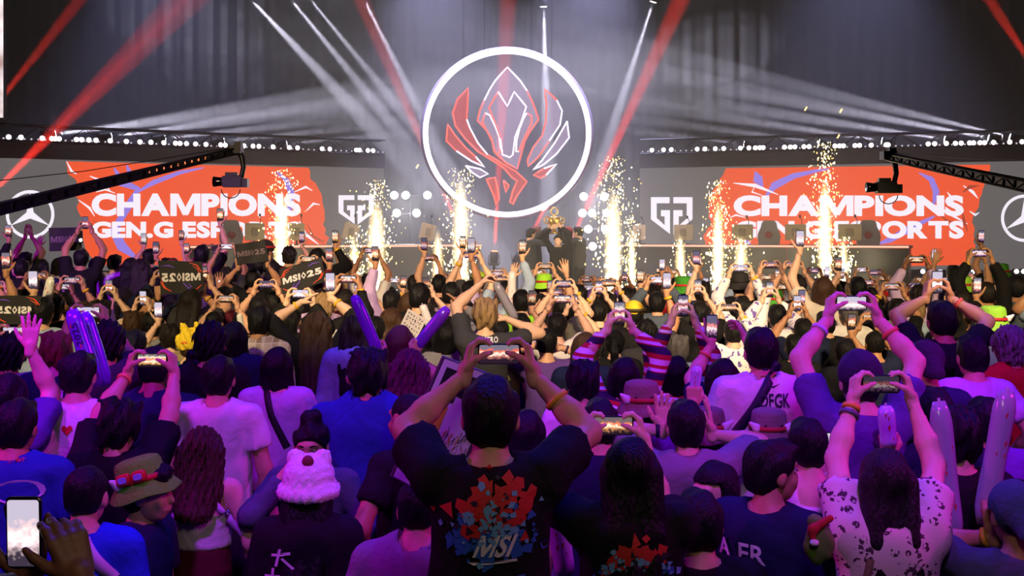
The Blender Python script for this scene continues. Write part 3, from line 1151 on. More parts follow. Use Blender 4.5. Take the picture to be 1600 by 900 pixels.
def fountain(px, y_top, y_core, y_low, wid, label, d=21.6, n=170, power=60):
    base = at(px, 0, d)
    base.z = 0.58
    t = empty('spark_fountain', base)
    tag(t, label, 'firework', 'gold spark fountains')
    MB().box((0, 0, 0.06), (0.22, 0.22, 0.12)).lathe([(0.05, 0.12), (0.06, 0.13), (0.06, 0.20), (0.04, 0.21)], 10).build('nozzle_box', m_black, t)
    zt, zc = zat(y_top, d) - 0.58, zat(y_core, d) - 0.58
    w = wid * d / F
    r = random.Random(int(px))
    pts, rad = [], []
    k = 14
    for i in range(k + 1):
        f = i / k
        pts.append((r.uniform(-1, 1) * w * 0.05, 0, 0.2 + (zc - 0.2) * f))
        rad.append(max(0.012, w * 0.27 * (0.35 + 1.2 * f) * (1 - f) ** 0.55 * (1.35 if f < 0.8 else 1.0) * r.uniform(0.75, 1.2)))
    MB().tube(pts, [q * 0.55 for q in rad], 10).build('jet', E_CORE, t, True)
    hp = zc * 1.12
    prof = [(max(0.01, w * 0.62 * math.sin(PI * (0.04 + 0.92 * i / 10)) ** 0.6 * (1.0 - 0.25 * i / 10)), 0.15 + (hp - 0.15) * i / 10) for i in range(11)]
    MB().lathe(prof, 14).build('glow_halo', spark_glow_mat(w, hp), t, True)  # added emission volume that stands for the soft glow round the jet
    for mat_, cnt, smin, smax, nm in ((E_SPARK2, int(n * 1.3), 0.007, 0.022, 'hot_sparks'), (E_SPARK, n, 0.006, 0.018, 'gold_sparks')):
        mb = MB()
        for _ in range(cnt):
            f = r.random() ** (1.2 if nm == 'hot_sparks' else 0.8)
            z = 0.5 + (zt - 0.5) * f
            spread = w * (0.22 + 0.30 * math.sin(PI * min(1, f * 0.85 + 0.1)))
            x, y = r.gauss(0, spread), r.gauss(0, spread * 0.7)
            s = r.uniform(smin, smax) * (1.15 - 0.5 * f)
            sz = s * r.uniform(1.0, 2.2)
            vs = [(x + s, y, z), (x - s, y, z), (x, y + s, z), (x, y - s, z), (x, y, z + sz), (x, y, z - sz)]
            mb.add(vs, [(0, 2, 4), (2, 1, 4), (1, 3, 4), (3, 0, 4), (2, 0, 5), (1, 2, 5), (3, 1, 5), (0, 3, 5)])
        mb.build(nm, mat_, t)['kind'] = 'stuff'
    lamp('spark_light', 'POINT', (base.x, d - 0.2, 0.58 + zc * 0.75), power * 0.45, (1.0, 0.80, 0.45), radius=0.25)


fountain(440, 265, 320, 425, 30, 'gold spark fountain over the end of the left CHAMPIONS lettering', 21.3)
fountain(553, 372, 384, 430, 20, 'short gold spark fountain between the two emblem-side fountains', 21.8, 70, 25)
fountain(588, 282, 330, 430, 34, 'gold spark fountain by the left shield emblem', 21.3)
fountain(684, 378, 372, 440, 20, 'low gold spark fountain beside the left end of the ring', 21.6, 50, 30)
fountain(720, 262, 300, 415, 30, 'gold spark fountain in front of the lower left of the ring', 21.6)
fountain(958, 245, 318, 430, 32, 'tall gold spark fountain right of the trophy players', 21.3, 230, 80)
fountain(987, 340, 372, 430, 14, 'thin gold spark fountain next to the tall one right of the trophy', 21.8, 70, 20)
fountain(1063, 375, 378, 425, 20, 'short gold spark fountain below the right shield emblem', 21.8, 50, 30)
fountain(1122, 282, 330, 425, 22, 'gold spark fountain at the torn left edge of the right orange graphic', 21.4, 190, 50)
fountain(1158, 368, 380, 430, 26, 'short gold spark fountain before the second right monitor', 21.8, 60, 30)
fountain(1289, 222, 300, 430, 26, 'highest gold spark fountain across the right CHAMPIONS lettering', 21.3, 230, 70)
fountain(1318, 370, 385, 430, 18, 'thin low gold spark fountain beside the highest one', 21.8, 90, 20)
# a couple of single sparks high over the right screen
for i, (px, py) in enumerate([(1259, 170), (1314, 173), (1310, 213), (652, 260)]):
    p = at(px, py, 21.3)
    mb = MB().tube([(-0.02, 0, -0.035), (0.02, 0, 0.035)], 0.012, 6)
    o = mb.build('flying_spark', E_SPARK, None)
    o.location = p
    tag(o, ['single gold spark flying high over the right screen, left of two', 'single gold spark flying high over the right screen, right of two', 'single gold spark just above the highest fountain', 'single gold spark beside the lower left of the ring'][i], 'spark', 'stray sparks')

# ================================================================== camera cranes
m_crane = pmat('crane_black', (20, 20, 22), 0.4)


def crane(p0, p1, head_dir, label, dots):
    t = empty('camera_crane', (p0.x, p0.y, 0))
    tag(t, label, 'camera crane', 'camera cranes')
    p0 = p0 + (p0 - p1) * 0.4
    u = p1 - p0
    n = 24
    w0, w1 = 0.075, 0.045
    up = Vector((0, 0, 1))
    sd = u.cross(up).normalized()
    corners = []
    for sx in (-1, 1):
        for sz in (-1, 1):
            a = p0 + sd * sx * w0 + up * sz * w0
            b = p1 + sd * sx * w1 + up * sz * w1
            corners.append((a, b))
            wbuild(MB().tube([a, b], 0.016, 6), 'boom_rail', m_crane, t)
    mb = MB()
    for i in range(n):
        f, g = i / n, (i + 1) / n
        s = i % 2
        for (a, b), (c, e) in ((corners[0], corners[1]), (corners[2], corners[3]), (corners[0], corners[2]), (corners[1], corners[3])):
            A_, B_ = a + (b - a) * f, c + (e - c) * g
            if s:
                A_, B_ = c + (e - c) * f, a + (b - a) * g
            mb.tube([A_, B_], 0.008, 5, caps=False)
    # solid web plates
    for k in range(n):
        f = k / n
        c = p0 + u * (f + 0.5 / n)
        w = w0 + (w1 - w0) * f
        d_ = u.normalized()
        q = d_.to_track_quat('X', 'Z').to_matrix()
        mb.box(c, (u.length / n * 0.72, w * 1.7, w * 1.5), q)
    wbuild(mb, 'boom', m_crane, t)
    if dots:
        mb = MB()
        for k in range(dots[2]):
            f = dots[0] + (dots[1] - dots[0]) * k / (dots[2] - 1)
            w = w0 + (w1 - w0) * f
            mb.box(p0 + u * f - Vector((0, w + 0.012, 0)), (0.045, 0.012, 0.035))
        wbuild(mb, 'amber_marker_lights', emat('amber', (255, 130, 70), 1.2, sample=False), t)
    # column far outside the frame that carries the boom
    wbuild(MB().tube([(p0.x, p0.y, 0.0), (p0.x, p0.y, p0.z)], 0.07, 10).box((p0.x, p0.y, 0.05), (0.9, 0.9, 0.1)), 'column', m_crane, t)
    # cable slung above the boom
    wbuild(MB().tube([p0 + up * 0.55, p0 + u * 0.55 + up * 0.22, p1 + up * 0.06], 0.006, 5), 'stay_cable', m_crane, t)
    # remote head: plate, curved neck, camera
    x, y, z = p1
    hd = head_dir
    wbuild(MB().box((x, y, z + 0.02), (0.2, 0.2, 0.12)).box((x + 0.05 * hd, y, z + 0.1), (0.1, 0.14, 0.06)), 'head_plate', m_crane, t)
    neck = [(x + 0.04 * hd, y, z), (x + 0.10 * hd, y, z - 0.1), (x + 0.12 * hd, y, z - 0.25), (x + 0.09 * hd, y, z - 0.38), (x + 0.02 * hd, y, z - 0.42)]
    wbuild(MB().tube(neck, [0.05, 0.045, 0.04, 0.04, 0.05], 8), 'neck', m_crane, t, True)
    c = Vector((x - 0.04 * hd, y, z - 0.46))
    mb = MB()
    mb.rbox(c, (0.30, 0.18, 0.17), 0.03, 3)
    mb.box(c + Vector((-0.02, 0, 0.11)), (0.18, 0.07, 0.06))
    mb.box(c + Vector((0.18, 0, -0.02)), (0.1, 0.14, 0.13))
    wbuild(mb, 'camera_body', m_crane, t)
    mb = MB().lathe([(0.05, -0.02), (0.06, 0.0), (0.07, 0.10), (0.08, 0.16), (0.06, 0.165)], 14, c + Vector((-0.13, 0, 0)), Matrix.Rotation(-PI / 2, 3, 'Y'))
    wbuild(mb, 'lens', pmat('lens_black', (12, 12, 14), 0.15), t, True)
    mb = MB().tube([c + Vector((0.14 * math.cos(a), -0.12, -0.12 + 0.13 * math.sin(a))) for a in [PI + PI * k / 10 for k in range(11)]], 0.008, 5)
    wbuild(mb, 'guard_ring', m_metal, t)


crane(at(-45, 337, 13.0), at(368, 236, 16.5), 1, 'black camera crane reaching in from the left with amber marker lights', (0.73, 0.90, 9))
crane(at(1650, 300, 13.0), at(1388, 245, 16.5), 1, 'black camera crane reaching in from the right', None)
# ================================================================== smooth bodies: distance fields turned into quads
def sdf_mesh(prims, vox, k=0.03, clip=None, wob=0.0, wscale=9.0, seed=0, margin=None, lump=False):
    """prims: ('c',a,b,ra,rb[,flat[,cut]]) tapered capsule, ('e',c,radii[,R]) ellipsoid, ('-e',...) carves.  -> verts, quads"""
    mg = margin or (k + 2.5 * vox)
    boxes = []
    for p in prims:
        if p[0] == 'c':
            a, b = np.array(p[1], float), np.array(p[2], float)
            r = max(p[3], p[4])
            boxes.append((np.minimum(a, b) - r - mg, np.maximum(a, b) + r + mg))
        else:
            c = np.array(p[1], float)
            r = np.array(p[2], float) if len(p) < 4 or p[3] is None else np.full(3, max(p[2]))
            boxes.append((c - r - mg, c + r + mg))
    pos = [i for i, p in enumerate(prims) if not p[0].startswith('-')]
    lo = np.min([boxes[i][0] for i in pos], axis=0)
    hi = np.max([boxes[i][1] for i in pos], axis=0)
    n = np.ceil((hi - lo) / vox).astype(int) + 1
    Fd = np.full(tuple(n), 0.25, dtype=np.float64)
    ax = [lo[i] + vox * np.arange(n[i]) for i in range(3)]
    for p, (b0, b1) in zip(prims, boxes):
        i0 = np.clip(np.floor((b0 - lo) / vox).astype(int), 0, n - 1)
        i1 = np.clip(np.ceil((b1 - lo) / vox).astype(int) + 1, 1, n)
        if np.any(i1 <= i0):
            continue
        sl = tuple(slice(i0[i], i1[i]) for i in range(3))
        X = ax[0][sl[0]][:, None, None]
        Y = ax[1][sl[1]][None, :, None]
        Z = ax[2][sl[2]][None, None, :]
        if p[0] == 'c':
            a, b = np.array(p[1], float), np.array(p[2], float)
            fl = p[5] if len(p) > 5 and p[5] else 1.0
            ab = b - a
            l2 = float(ab @ ab) or 1e-9
            h = np.clip(((X - a[0]) * ab[0] + (Y - a[1]) * ab[1] + (Z - a[2]) * ab[2]) / l2, 0, 1)
            dx = X - a[0] - h * ab[0]
            dy = (Y - a[1] - h * ab[1]) / fl
            dz = Z - a[2] - h * ab[2]
            D = np.sqrt(dx * dx + dy * dy + dz * dz) - (p[3] + (p[4] - p[3]) * h)
            if fl < 1.0:
                D = D * (0.5 + 0.5 * fl)
            if len(p) > 6 and p[6]:
                u = ab / math.sqrt(l2)
                D = np.maximum(D, (X - b[0]) * u[0] + (Y - b[1]) * u[1] + (Z - b[2]) * u[2])
        else:
            c, r = np.array(p[1], float), np.array(p[2], float)
            x, y, z = X - c[0], Y - c[1], Z - c[2]
            if len(p) > 3 and p[3] is not None:
                R = p[3]
                x, y, z = (R[0][0] * x + R[1][0] * y + R[2][0] * z, R[0][1] * x + R[1][1] * y + R[2][1] * z, R[0][2] * x + R[1][2] * y + R[2][2] * z)
            q = np.sqrt((x / r[0]) ** 2 + (y / r[1]) ** 2 + (z / r[2]) ** 2)
            D = (q - 1.0) * float(np.min(r)) * (0.55 + 0.45 * np.min(r) / np.max(r)) if p[0] == 'e' else (q - 1.0) * float(np.min(r))
        old = Fd[sl]
        if p[0] == '-e':
            Fd[sl] = np.maximum(old, -D)
        else:
            kk = k
            hh = np.clip(0.5 + 0.5 * (old - D) / kk, 0, 1)
            Fd[sl] = old + (D - old) * hh - kk * hh * (1 - hh)
    if wob:
        rs = np.random.RandomState(seed)
        acc = 0
        for j in range(4):
            w = rs.normal(size=3)
            w = w / np.linalg.norm(w) * wscale * (1 + 0.7 * j)
            acc = acc + np.sin(w[0] * ax[0][:, None, None] + w[1] * ax[1][None, :, None] + w[2] * ax[2][None, None, :] + rs.uniform(0, 6)) / (1 + 0.5 * j)
            if lump:
                w2 = np.cross(w, rs.normal(size=3))
                w2 = w2 / np.linalg.norm(w2) * np.linalg.norm(w)
                acc = acc * np.sin(w2[0] * ax[0][:, None, None] + w2[1] * ax[1][None, :, None] + w2[2] * ax[2][None, None, :] + rs.uniform(0, 6)) if j == 0 else acc
        Fd += wob * acc * 0.5
    if clip is not None:
        Fd = np.maximum(Fd, clip(ax[0][:, None, None], ax[1][None, :, None], ax[2][None, None, :]))
    Fd[0], Fd[-1] = 1, 1
    Fd[:, 0], Fd[:, -1] = 1, 1
    Fd[:, :, 0], Fd[:, :, -1] = 1, 1
    return surface_nets(Fd, lo, vox)


_CORN = np.array([(i, j, k) for i in (0, 1) for j in (0, 1) for k in (0, 1)])
_EDG = [(a, b) for a in range(8) for b in range(a + 1, 8) if np.abs(_CORN[a] - _CORN[b]).sum() == 1]


def surface_nets(Fd, lo, vox):
    S = Fd < 0
    n = np.array(Fd.shape)
    cnt = np.zeros(tuple(n - 1), np.int8)
    for c in _CORN:
        cnt += S[c[0]:n[0] - 1 + c[0], c[1]:n[1] - 1 + c[1], c[2]:n[2] - 1 + c[2]]
    act = np.argwhere((cnt > 0) & (cnt < 8))
    idx = np.full(tuple(n - 1), -1, np.int32)
    idx[act[:, 0], act[:, 1], act[:, 2]] = np.arange(len(act))
    vals = np.stack([Fd[act[:, 0] + c[0], act[:, 1] + c[1], act[:, 2] + c[2]] for c in _CORN], 1)
    acc = np.zeros((len(act), 3))
    num = np.zeros(len(act))
    for a, b in _EDG:
        va, vb = vals[:, a], vals[:, b]
        m = (va < 0) != (vb < 0)
        t = np.where(m, va / np.where(m, va - vb, 1), 0)
        pt = _CORN[a] + t[:, None] * (_CORN[b] - _CORN[a])
        acc += pt * m[:, None]
        num += m
    V = (act + acc / np.maximum(num, 1)[:, None]) * vox + lo
    quads = []
    for axis in range(3):
        s0 = [slice(0, None)] * 3
        s1 = [slice(0, None)] * 3
        s0[axis] = slice(0, n[axis] - 1)
        s1[axis] = slice(1, n[axis])
        A, B = S[tuple(s0)], S[tuple(s1)]
        u, v = (axis + 1) % 3, (axis + 2) % 3
        e = np.argwhere(A != B)
        ok = (e[:, u] > 0) & (e[:, v] > 0) & (e[:, u] < n[u] - 1) & (e[:, v] < n[v] - 1)
        e = e[ok]
        if not len(e):
            continue
        out = A[e[:, 0], e[:, 1], e[:, 2]]

        def cell(du, dv):
            q = e.copy()
            q[:, u] -= du
            q[:, v] -= dv
            return idx[q[:, 0], q[:, 1], q[:, 2]]
        q = np.stack([cell(1, 1), cell(0, 1), cell(0, 0), cell(1, 0)], 1)
        q[~out] = q[~out][:, ::-1]
        quads.append(q)
    return V, np.concatenate(quads) if quads else np.zeros((0, 4), int)


def np_mesh(name, V, Q, smooth=True):
    me = bpy.data.meshes.new(name)
    me.vertices.add(len(V))
    me.vertices.foreach_set('co', np.asarray(V, np.float32).ravel())
    me.loops.add(len(Q) * 4)
    me.loops.foreach_set('vertex_index', np.asarray(Q, np.int32).ravel())
    me.polygons.add(len(Q))
    me.polygons.foreach_set('loop_start', np.arange(0, len(Q) * 4, 4, dtype=np.int32))
    me.polygons.foreach_set('use_smooth', np.full(len(Q), smooth))
    me.update(calc_edges=True)
    return me


def join(parts):
    V, Q, n = [], [], 0
    for v, q in parts:
        V.append(v)
        Q.append(q + n)
        n += len(v)
    return np.concatenate(V), np.concatenate(Q)


# ------------------------------------------------------------------ hands (left hand: fingers +z, palm faces +y, thumb on +x)
def make_hand(kind, vox):
    P = []
    fx = [0.030, 0.010, -0.010, -0.029]
    ln = [0.074, 0.082, 0.076, 0.060]
    curls = {'grip': [(38, 48, 30)] * 4, 'open': [(6, 10, 8), (2, 6, 6), (4, 8, 6), (10, 12, 8)], 'fist': [(78, 88, 50)] * 4,
             'point': [(4, 6, 4), (80, 88, 50), (80, 88, 50), (80, 88, 50)], 'relax': [(22, 26, 16), (26, 30, 18), (30, 32, 20), (34, 36, 22)],
             'peace': [(2, 4, 4), (2, 4, 4), (80, 88, 50), (80, 88, 50)]}[kind]
    sp = {'open': [12, 3, -5, -14], 'peace': [9, -7, -2, -4]}.get(kind, [3, 1, -1, -4])
    P.append(('c', (0, 0, -0.03), (0, 0, 0.012), 0.026, 0.027))
    for i in range(4):
        P.append(('c', (fx[i] * 0.62, 0, 0.012), (fx[i], 0, 0.082), 0.0150, 0.0118))
    for i in range(4):
        p = np.array([fx[i], 0.0, 0.082 + (0.004 if i == 1 else 0)])
        ang = 0.0
        s = math.radians(sp[i])
        for j, (fr, r0, r1) in enumerate(((0.45, 0.0098, 0.0088), (0.31, 0.0088, 0.0082), (0.24, 0.0082, 0.0068))):
            ang += math.radians(curls[i][j])
            d = np.array([math.sin(s) * math.cos(ang), math.sin(ang), math.cos(s) * math.cos(ang)])
            q = p + d * ln[i] * fr
            P.append(('c', p, q, r0, r1))
            p = q
    th = {'grip': [(0.022, 0.004, 0.018), (0.040, 0.024, 0.046), (0.038, 0.050, 0.066), (0.030, 0.070, 0.078)],
          'fist': [(0.022, 0.004, 0.018), (0.044, 0.022, 0.048), (0.034, 0.040, 0.074), (0.010, 0.046, 0.080)]}.get(
        kind if kind in ('grip', 'fist') else ('fist' if kind in ('point', 'peace') else 'open'),
        [(0.022, 0.004, 0.018), (0.050, 0.014, 0.044), (0.066, 0.018, 0.070), (0.076, 0.020, 0.092)])
    for a, b, r0, r1 in zip(th[:-1], th[1:], (0.0165, 0.0118, 0.0098), (0.0120, 0.0098, 0.0076)):
        P.append(('c', a, b, r0, r1))
    return sdf_mesh(P, vox, 0.006 if vox < 0.006 else 0.004)


HANDS = {}


def hand_geo(kind, fine):
    key = (kind, fine)
    if key not in HANDS:
        HANDS[key] = make_hand(kind, 0.0058 if fine else 0.0085)
    return HANDS[key]


# ------------------------------------------------------------------ heads (centre of skull at origin, face towards +y)
def make_head(vox):
    P = [('e', (0, -0.008, 0.018), (0.076, 0.094, 0.096)), ('e', (0, 0.022, -0.045), (0.060, 0.066, 0.072)), ('e', (0, 0.052, -0.082), (0.034, 0.032, 0.028)),
         ('c', (0, 0.086, 0.012), (0, 0.103, -0.026), 0.008, 0.013), ('e', (0, 0.082, 0.030), (0.048, 0.016, 0.014)),
         ('e', (0, 0.082, -0.054), (0.024, 0.012, 0.007)), ('e', (0, 0.080, -0.064), (0.020, 0.012, 0.007)),
         ('e', (0.036, 0.070, -0.030), (0.022, 0.018, 0.020)), ('e', (-0.036, 0.070, -0.030), (0.022, 0.018, 0.020)),
         ('e', (0.080, -0.006, -0.012), (0.010, 0.020, 0.031)), ('e', (-0.080, -0.006, -0.012), (0.010, 0.020, 0.031)),
         ('-e', (0.030, 0.098, 0.008), (0.016, 0.018, 0.010)), ('-e', (-0.030, 0.098, 0.008), (0.016, 0.018, 0.010))]
    return sdf_mesh(P, vox, 0.014)


HEADS = {True: make_head(0.0085), False: make_head(0.016)}


# ------------------------------------------------------------------ hair, made once per style around the skull
def hair_geo(style, vox):
    k = 0.02
    wob, ws, sd = 0.0, 20, 3
    cut = None
    cap = ('e', (0, -0.012, 0.026), (0.088, 0.106, 0.102))
    def face_cut(zf, yb, zb):
        # removes the face: hair ends at height zf over the forehead and at zb behind
        def c(X, Y, Z):
            t = np.clip((Y + 0.02) / 0.10, 0, 1)
            return (zb + (zf - zb) * t ** 0.8) - Z + 0 * X
        return c
    if style == 'short':
        P = [cap, ('e', (0, -0.05, -0.02), (0.074, 0.062, 0.07)), ('e', (0.0, 0.05, 0.09), (0.06, 0.045, 0.03))]
        cut, wob, ws = face_cut(0.05, 0, -0.085), 0.006, 48
    elif style == 'messy':
        P = [('e', (0, -0.012, 0.03), (0.094, 0.110, 0.106)), ('e', (0, -0.05, -0.02), (0.078, 0.062, 0.075)), ('e', (0.03, 0.04, 0.10), (0.06, 0.05, 0.035)), ('e', (-0.04, -0.03, 0.11), (0.05, 0.05, 0.03))]
        cut, wob, ws = face_cut(0.045, 0, -0.095), 0.014, 60
    elif style == 'fade':
        P = [('e', (0, -0.008, 0.040), (0.083, 0.100, 0.090)), ('e', (0, -0.045, -0.010), (0.073, 0.056, 0.06))]
        cut, wob, ws = face_cut(0.06, 0, -0.055), 0.003, 50
    elif style == 'curly':
        P = [('e', (0, -0.012, 0.03), (0.098, 0.112, 0.108)), ('e', (0, -0.05, -0.03), (0.085, 0.065, 0.08))]
        cut, wob, ws = face_cut(0.04, 0, -0.105), 0.016, 105
    elif style == 'bob':
        P = [('e', (0, -0.014, 0.024), (0.094, 0.110, 0.104)), ('c', (0.05, -0.03, 0.0), (0.062, -0.02, -0.15), 0.055, 0.045), ('c', (-0.05, -0.03, 0.0), (-0.062, -0.02, -0.15), 0.055, 0.045), ('c', (0, -0.055, 0), (0, -0.055, -0.16), 0.065, 0.05)]
        wob, ws = 0.006, 40
        cut = lambda X, Y, Z: np.maximum(np.where(Y > 0.035, 0.055 - Z, -1) + 0 * X, -0.185 - Z + 0 * X)
    elif style in ('long', 'wavy', 'curls', 'verylong'):
        L_ = {'long': -0.42, 'wavy': -0.44, 'curls': -0.29, 'verylong': -0.62}[style]
        fat = {'long': 1.0, 'wavy': 1.15, 'curls': 1.2, 'verylong': 0.95}[style]
        P = [('e', (0, -0.014, 0.024), (0.094 * (1 + 0.05 * (fat - 1)), 0.110, 0.104))]
        for x in (-0.06, 0.0, 0.06):
            P.append(('c', (x, -0.045, 0.0), (x * 1.05, -0.105, -0.20), 0.055 * fat, 0.052 * fat))
            P.append(('c', (x * 1.05, -0.105, -0.20), (x * 0.8, -0.180 if x else -0.200, L_), 0.052 * fat, 0.036 * fat))
        wob, ws = {'long': (0.005, 45), 'wavy': (0.011, 50), 'curls': (0.014, 120), 'verylong': (0.008, 40)}[style]
        cut = lambda X, Y, Z: np.where(Y > 0.03, 0.055 - Z, -1) + 0 * X
    elif style == 'bun':
        P = [cap, ('e', (0, -0.055, 0.0), (0.078, 0.055, 0.075)), ('e', (0, -0.03, 0.138), (0.052, 0.05, 0.040))]
        cut, wob, ws = face_cut(0.055, 0, -0.075), 0.008, 50
    elif style == 'ponytail':
        P = [cap, ('e', (0, -0.055, 0.0), (0.078, 0.055, 0.075)), ('c', (0, -0.115, 0.05), (0, -0.165, -0.05), 0.028, 0.036), ('c', (0, -0.165, -0.05), (0, -0.15, -0.26), 0.036, 0.016)]
        cut = None
        fc = face_cut(0.055, 0, -0.08)
        wob, ws = 0.005, 45
        cut = lambda X, Y, Z: np.where(Y > -0.105, fc(X, Y, Z), -1)
    elif style == 'buzz':
        P = [('e', (0, -0.010, 0.022), (0.0785, 0.0965, 0.0985)), ('e', (0, -0.045, -0.02), (0.070, 0.054, 0.06))]
        cut = face_cut(0.06, 0, -0.06)
    return sdf_mesh(P, vox, k, cut, wob, ws, 7, None, True)


HAIR = {}


def hair_mesh(style, fine):
    key = (style, fine)
    if key not in HAIR:
        V, Q = hair_geo(style, (0.0068 if style in ('curls', 'curly', 'wavy') else 0.0085) if fine else 0.015)
        HAIR[key] = np_mesh('hair_' + style, V, Q)
    return HAIR[key]


# ------------------------------------------------------------------ body parts
def ik(S, Wt, l1, l2, pole):
    S, Wt, pole = np.array(S, float), np.array(Wt, float), np.array(pole, float)
    v = Wt - S
    D = np.linalg.norm(v)
    if D < 0.16:
        Wt = S + v / max(D, 1e-6) * 0.16
        v = Wt - S
        D = 0.16
    full = l1 + l2
    if D > full * 0.995:
        sc = min(D / (full * 0.995), 1.16)
        l1, l2 = l1 * sc, l2 * sc
        if D > (l1 + l2) * 0.995:
            Wt = S + v / D * (l1 + l2) * 0.995
            v = Wt - S
            D = np.linalg.norm(v)
    a = (l1 * l1 - l2 * l2 + D * D) / (2 * D)
    h = math.sqrt(max(l1 * l1 - a * a, 0))
    u = v / D
    pl = pole - u * (pole @ u)
    nrm = np.linalg.norm(pl)
    pl = pl / nrm if nrm > 1e-6 else np.array([0, 0, -1.0])
    return S + u * a + pl * h, Wt


REST = {'L': (-0.27, 0.04, -0.90), 'R': (0.27, 0.04, -0.90)}   # wrists hanging, relative to the top of the head


def frame3(z, y):
    z = np.array(z, float)
    z /= np.linalg.norm(z)
    y = np.array(y, float)
    y = y - z * (y @ z)
    if np.linalg.norm(y) < 1e-5:
        y = np.array([1.0, 0, 0]) - z * z[0]
    y /= np.linalg.norm(y)
    x = np.cross(y, z)
    return np.stack([x, y, z], 1)


def body_geo(sp, fine):
    """sp: T (height of crown), u (size), L/R dict(w=wrist, pole, hand, hz=finger dir, hy=palm normal), wide, head (yaw,pitch,roll deg), sleeve, shirt"""
    T, u, wd = sp['T'], sp['u'], sp.get('wide', 1.0)
    vox = 0.021 if fine else 0.034
    z = lambda a: T - a * u
    lean = sp.get('lean', 0.0)          # forward lean of head over hips
    hd = sp.get('head', (0, 0, 0))
    hc = np.array([hd[3] if len(hd) > 3 else 0.0, 0.03 * u + lean, z(0.128)])
    B, SH, TR = [], [], []
    ny = 0.0
    neck0 = np.array([0, -0.015 * u + lean * 0.8, z(0.278)])
    B.append(('c', neck0, hc + np.array([0, -0.02 * u, -0.03 * u]), 0.056 * u, 0.052 * u))
    shx = 0.165 * u * wd
    # torso under the clothes
    B += [('c', (0, -0.01 + lean * 0.5, z(0.38)), (0, 0, z(0.60)), 0.135 * u * wd, 0.125 * u * wd, 0.72), ('c', (0, 0, z(0.60)), (0, 0, z(0.84)), 0.125 * u * wd, 0.140 * u * wd, 0.75)]
    B.append(('c', (-shx * 0.8, -0.01 + lean * 0.6, z(0.312)), (shx * 0.8, -0.01 + lean * 0.6, z(0.312)), 0.058 * u, 0.058 * u))
    # clothes on the torso
    e = sp.get('loose', 0.018)
    ty = -0.01 + lean * 0.5
    hem = z(sp.get('hem', 0.88))
    SH += [('c', (0, ty, z(0.39)), (0, 0, z(0.62)), 0.150 * u * wd + e, 0.142 * u * wd + e * 1.1, 0.74), ('c', (0, 0, z(0.62)), (0, 0, z(0.95)), 0.142 * u * wd + e * 1.1, 0.158 * u * wd + e * 1.2, 0.78),
           ('c', (-shx * 0.85, ty, z(0.322)), (shx * 0.85, ty, z(0.322)), 0.060 * u + e * 0.6, 0.060 * u + e * 0.6),
           ('c', (-0.05 * u, ty - 0.005, z(0.276)), (-shx * 0.95, ty, z(0.318)), 0.040 * u + e * 0.4, 0.052 * u + e * 0.5), ('c', (0.05 * u, ty - 0.005, z(0.276)), (shx * 0.95, ty, z(0.318)), 0.040 * u + e * 0.4, 0.052 * u + e * 0.5)]
    if sp.get('hood'):
        SH += [('e', (0, ty - 0.085 * u, z(0.31)), (0.11 * u, 0.055 * u, 0.075 * u)), ('c', (-0.08 * u, ty - 0.03, z(0.258)), (0.08 * u, ty - 0.03, z(0.258)), 0.045 * u, 0.045 * u)]
    wr = {}
    fine_parts = []
    for side, sg in (('L', -1), ('R', 1)):
        A = sp.get(side) or {}
        w = A.get('w')
        if w is None:
            w = (REST[side][0] * u * wd, REST[side][1] * u, T + REST[side][2] * u)
        w = np.array(w, float)
        S = np.array([sg * shx, -0.005 + lean * 0.6, z(0.322)])
        rise = np.clip((w[2] - S[2]) / (0.5 * u), 0, 1)
        S = S + np.array([-sg * 0.012 * rise, 0.01 * rise, 0.055 * rise]) * u
        pole = A.get('pole') or ((sg * 0.5, -0.9, -0.25) if rise < 0.2 else (sg * 0.62, 0.18, -0.75))
        E, Wt = ik(S, w, 0.285 * u, 0.255 * u, pole)
        q = 1.0 + 0.12 * (wd - 1)
        B += [('c', S, E, 0.052 * u * q, 0.041 * u * q), ('c', E, E + (Wt - E) * 0.35, 0.041 * u * q, 0.042 * u * q), ('c', E + (Wt - E) * 0.35, Wt, 0.042 * u * q, 0.0265 * u)]
        slv = sp.get('sleeve', 0.62)
        if slv > 0:
            if slv <= 1.0:
                SH.append(('c', S, S + (E - S) * slv, 0.060 * u * q + e * 0.5, 0.056 * u * q + e * 1.0, None, True))
            else:
                f = slv - 1.0
                SH += [('c', S, E, 0.060 * u * q + e * 0.5, 0.050 * u * q + e * 0.5), ('c', E, E + (Wt - E) * f, 0.050 * u * q + e * 0.5, 0.037 * u * q + e * 0.35, None, True)]
        hz = A.get('hz')
        fd = (Wt - E) / np.linalg.norm(Wt - E)
        hz = fd if hz is None else np.array(hz, float)
        hy = A.get('hy')
        hy = np.array((-sg, 0.25, 0.0) if hy is None else hy, float)
        R = frame3(hz, hy)
        hk = A.get('hand', 'relax')
        V, Q = hand_geo(hk, fine)
        V = V.copy()
        if side == 'R':
            V[:, 0] *= -1
            Q = Q[:, ::-1]
        us = u * sp.get('handscale', 1.0)
        fine_parts.append((V * us @ R.T + Wt + (hz / np.linalg.norm(hz)) * 0.012 * u, Q))
        wr[side] = (Wt, E, R, S)
    # legs and feet
    hz0 = z(0.86)
    lx = 0.088 * u * wd
    st = sp.get('stance', 0.0)
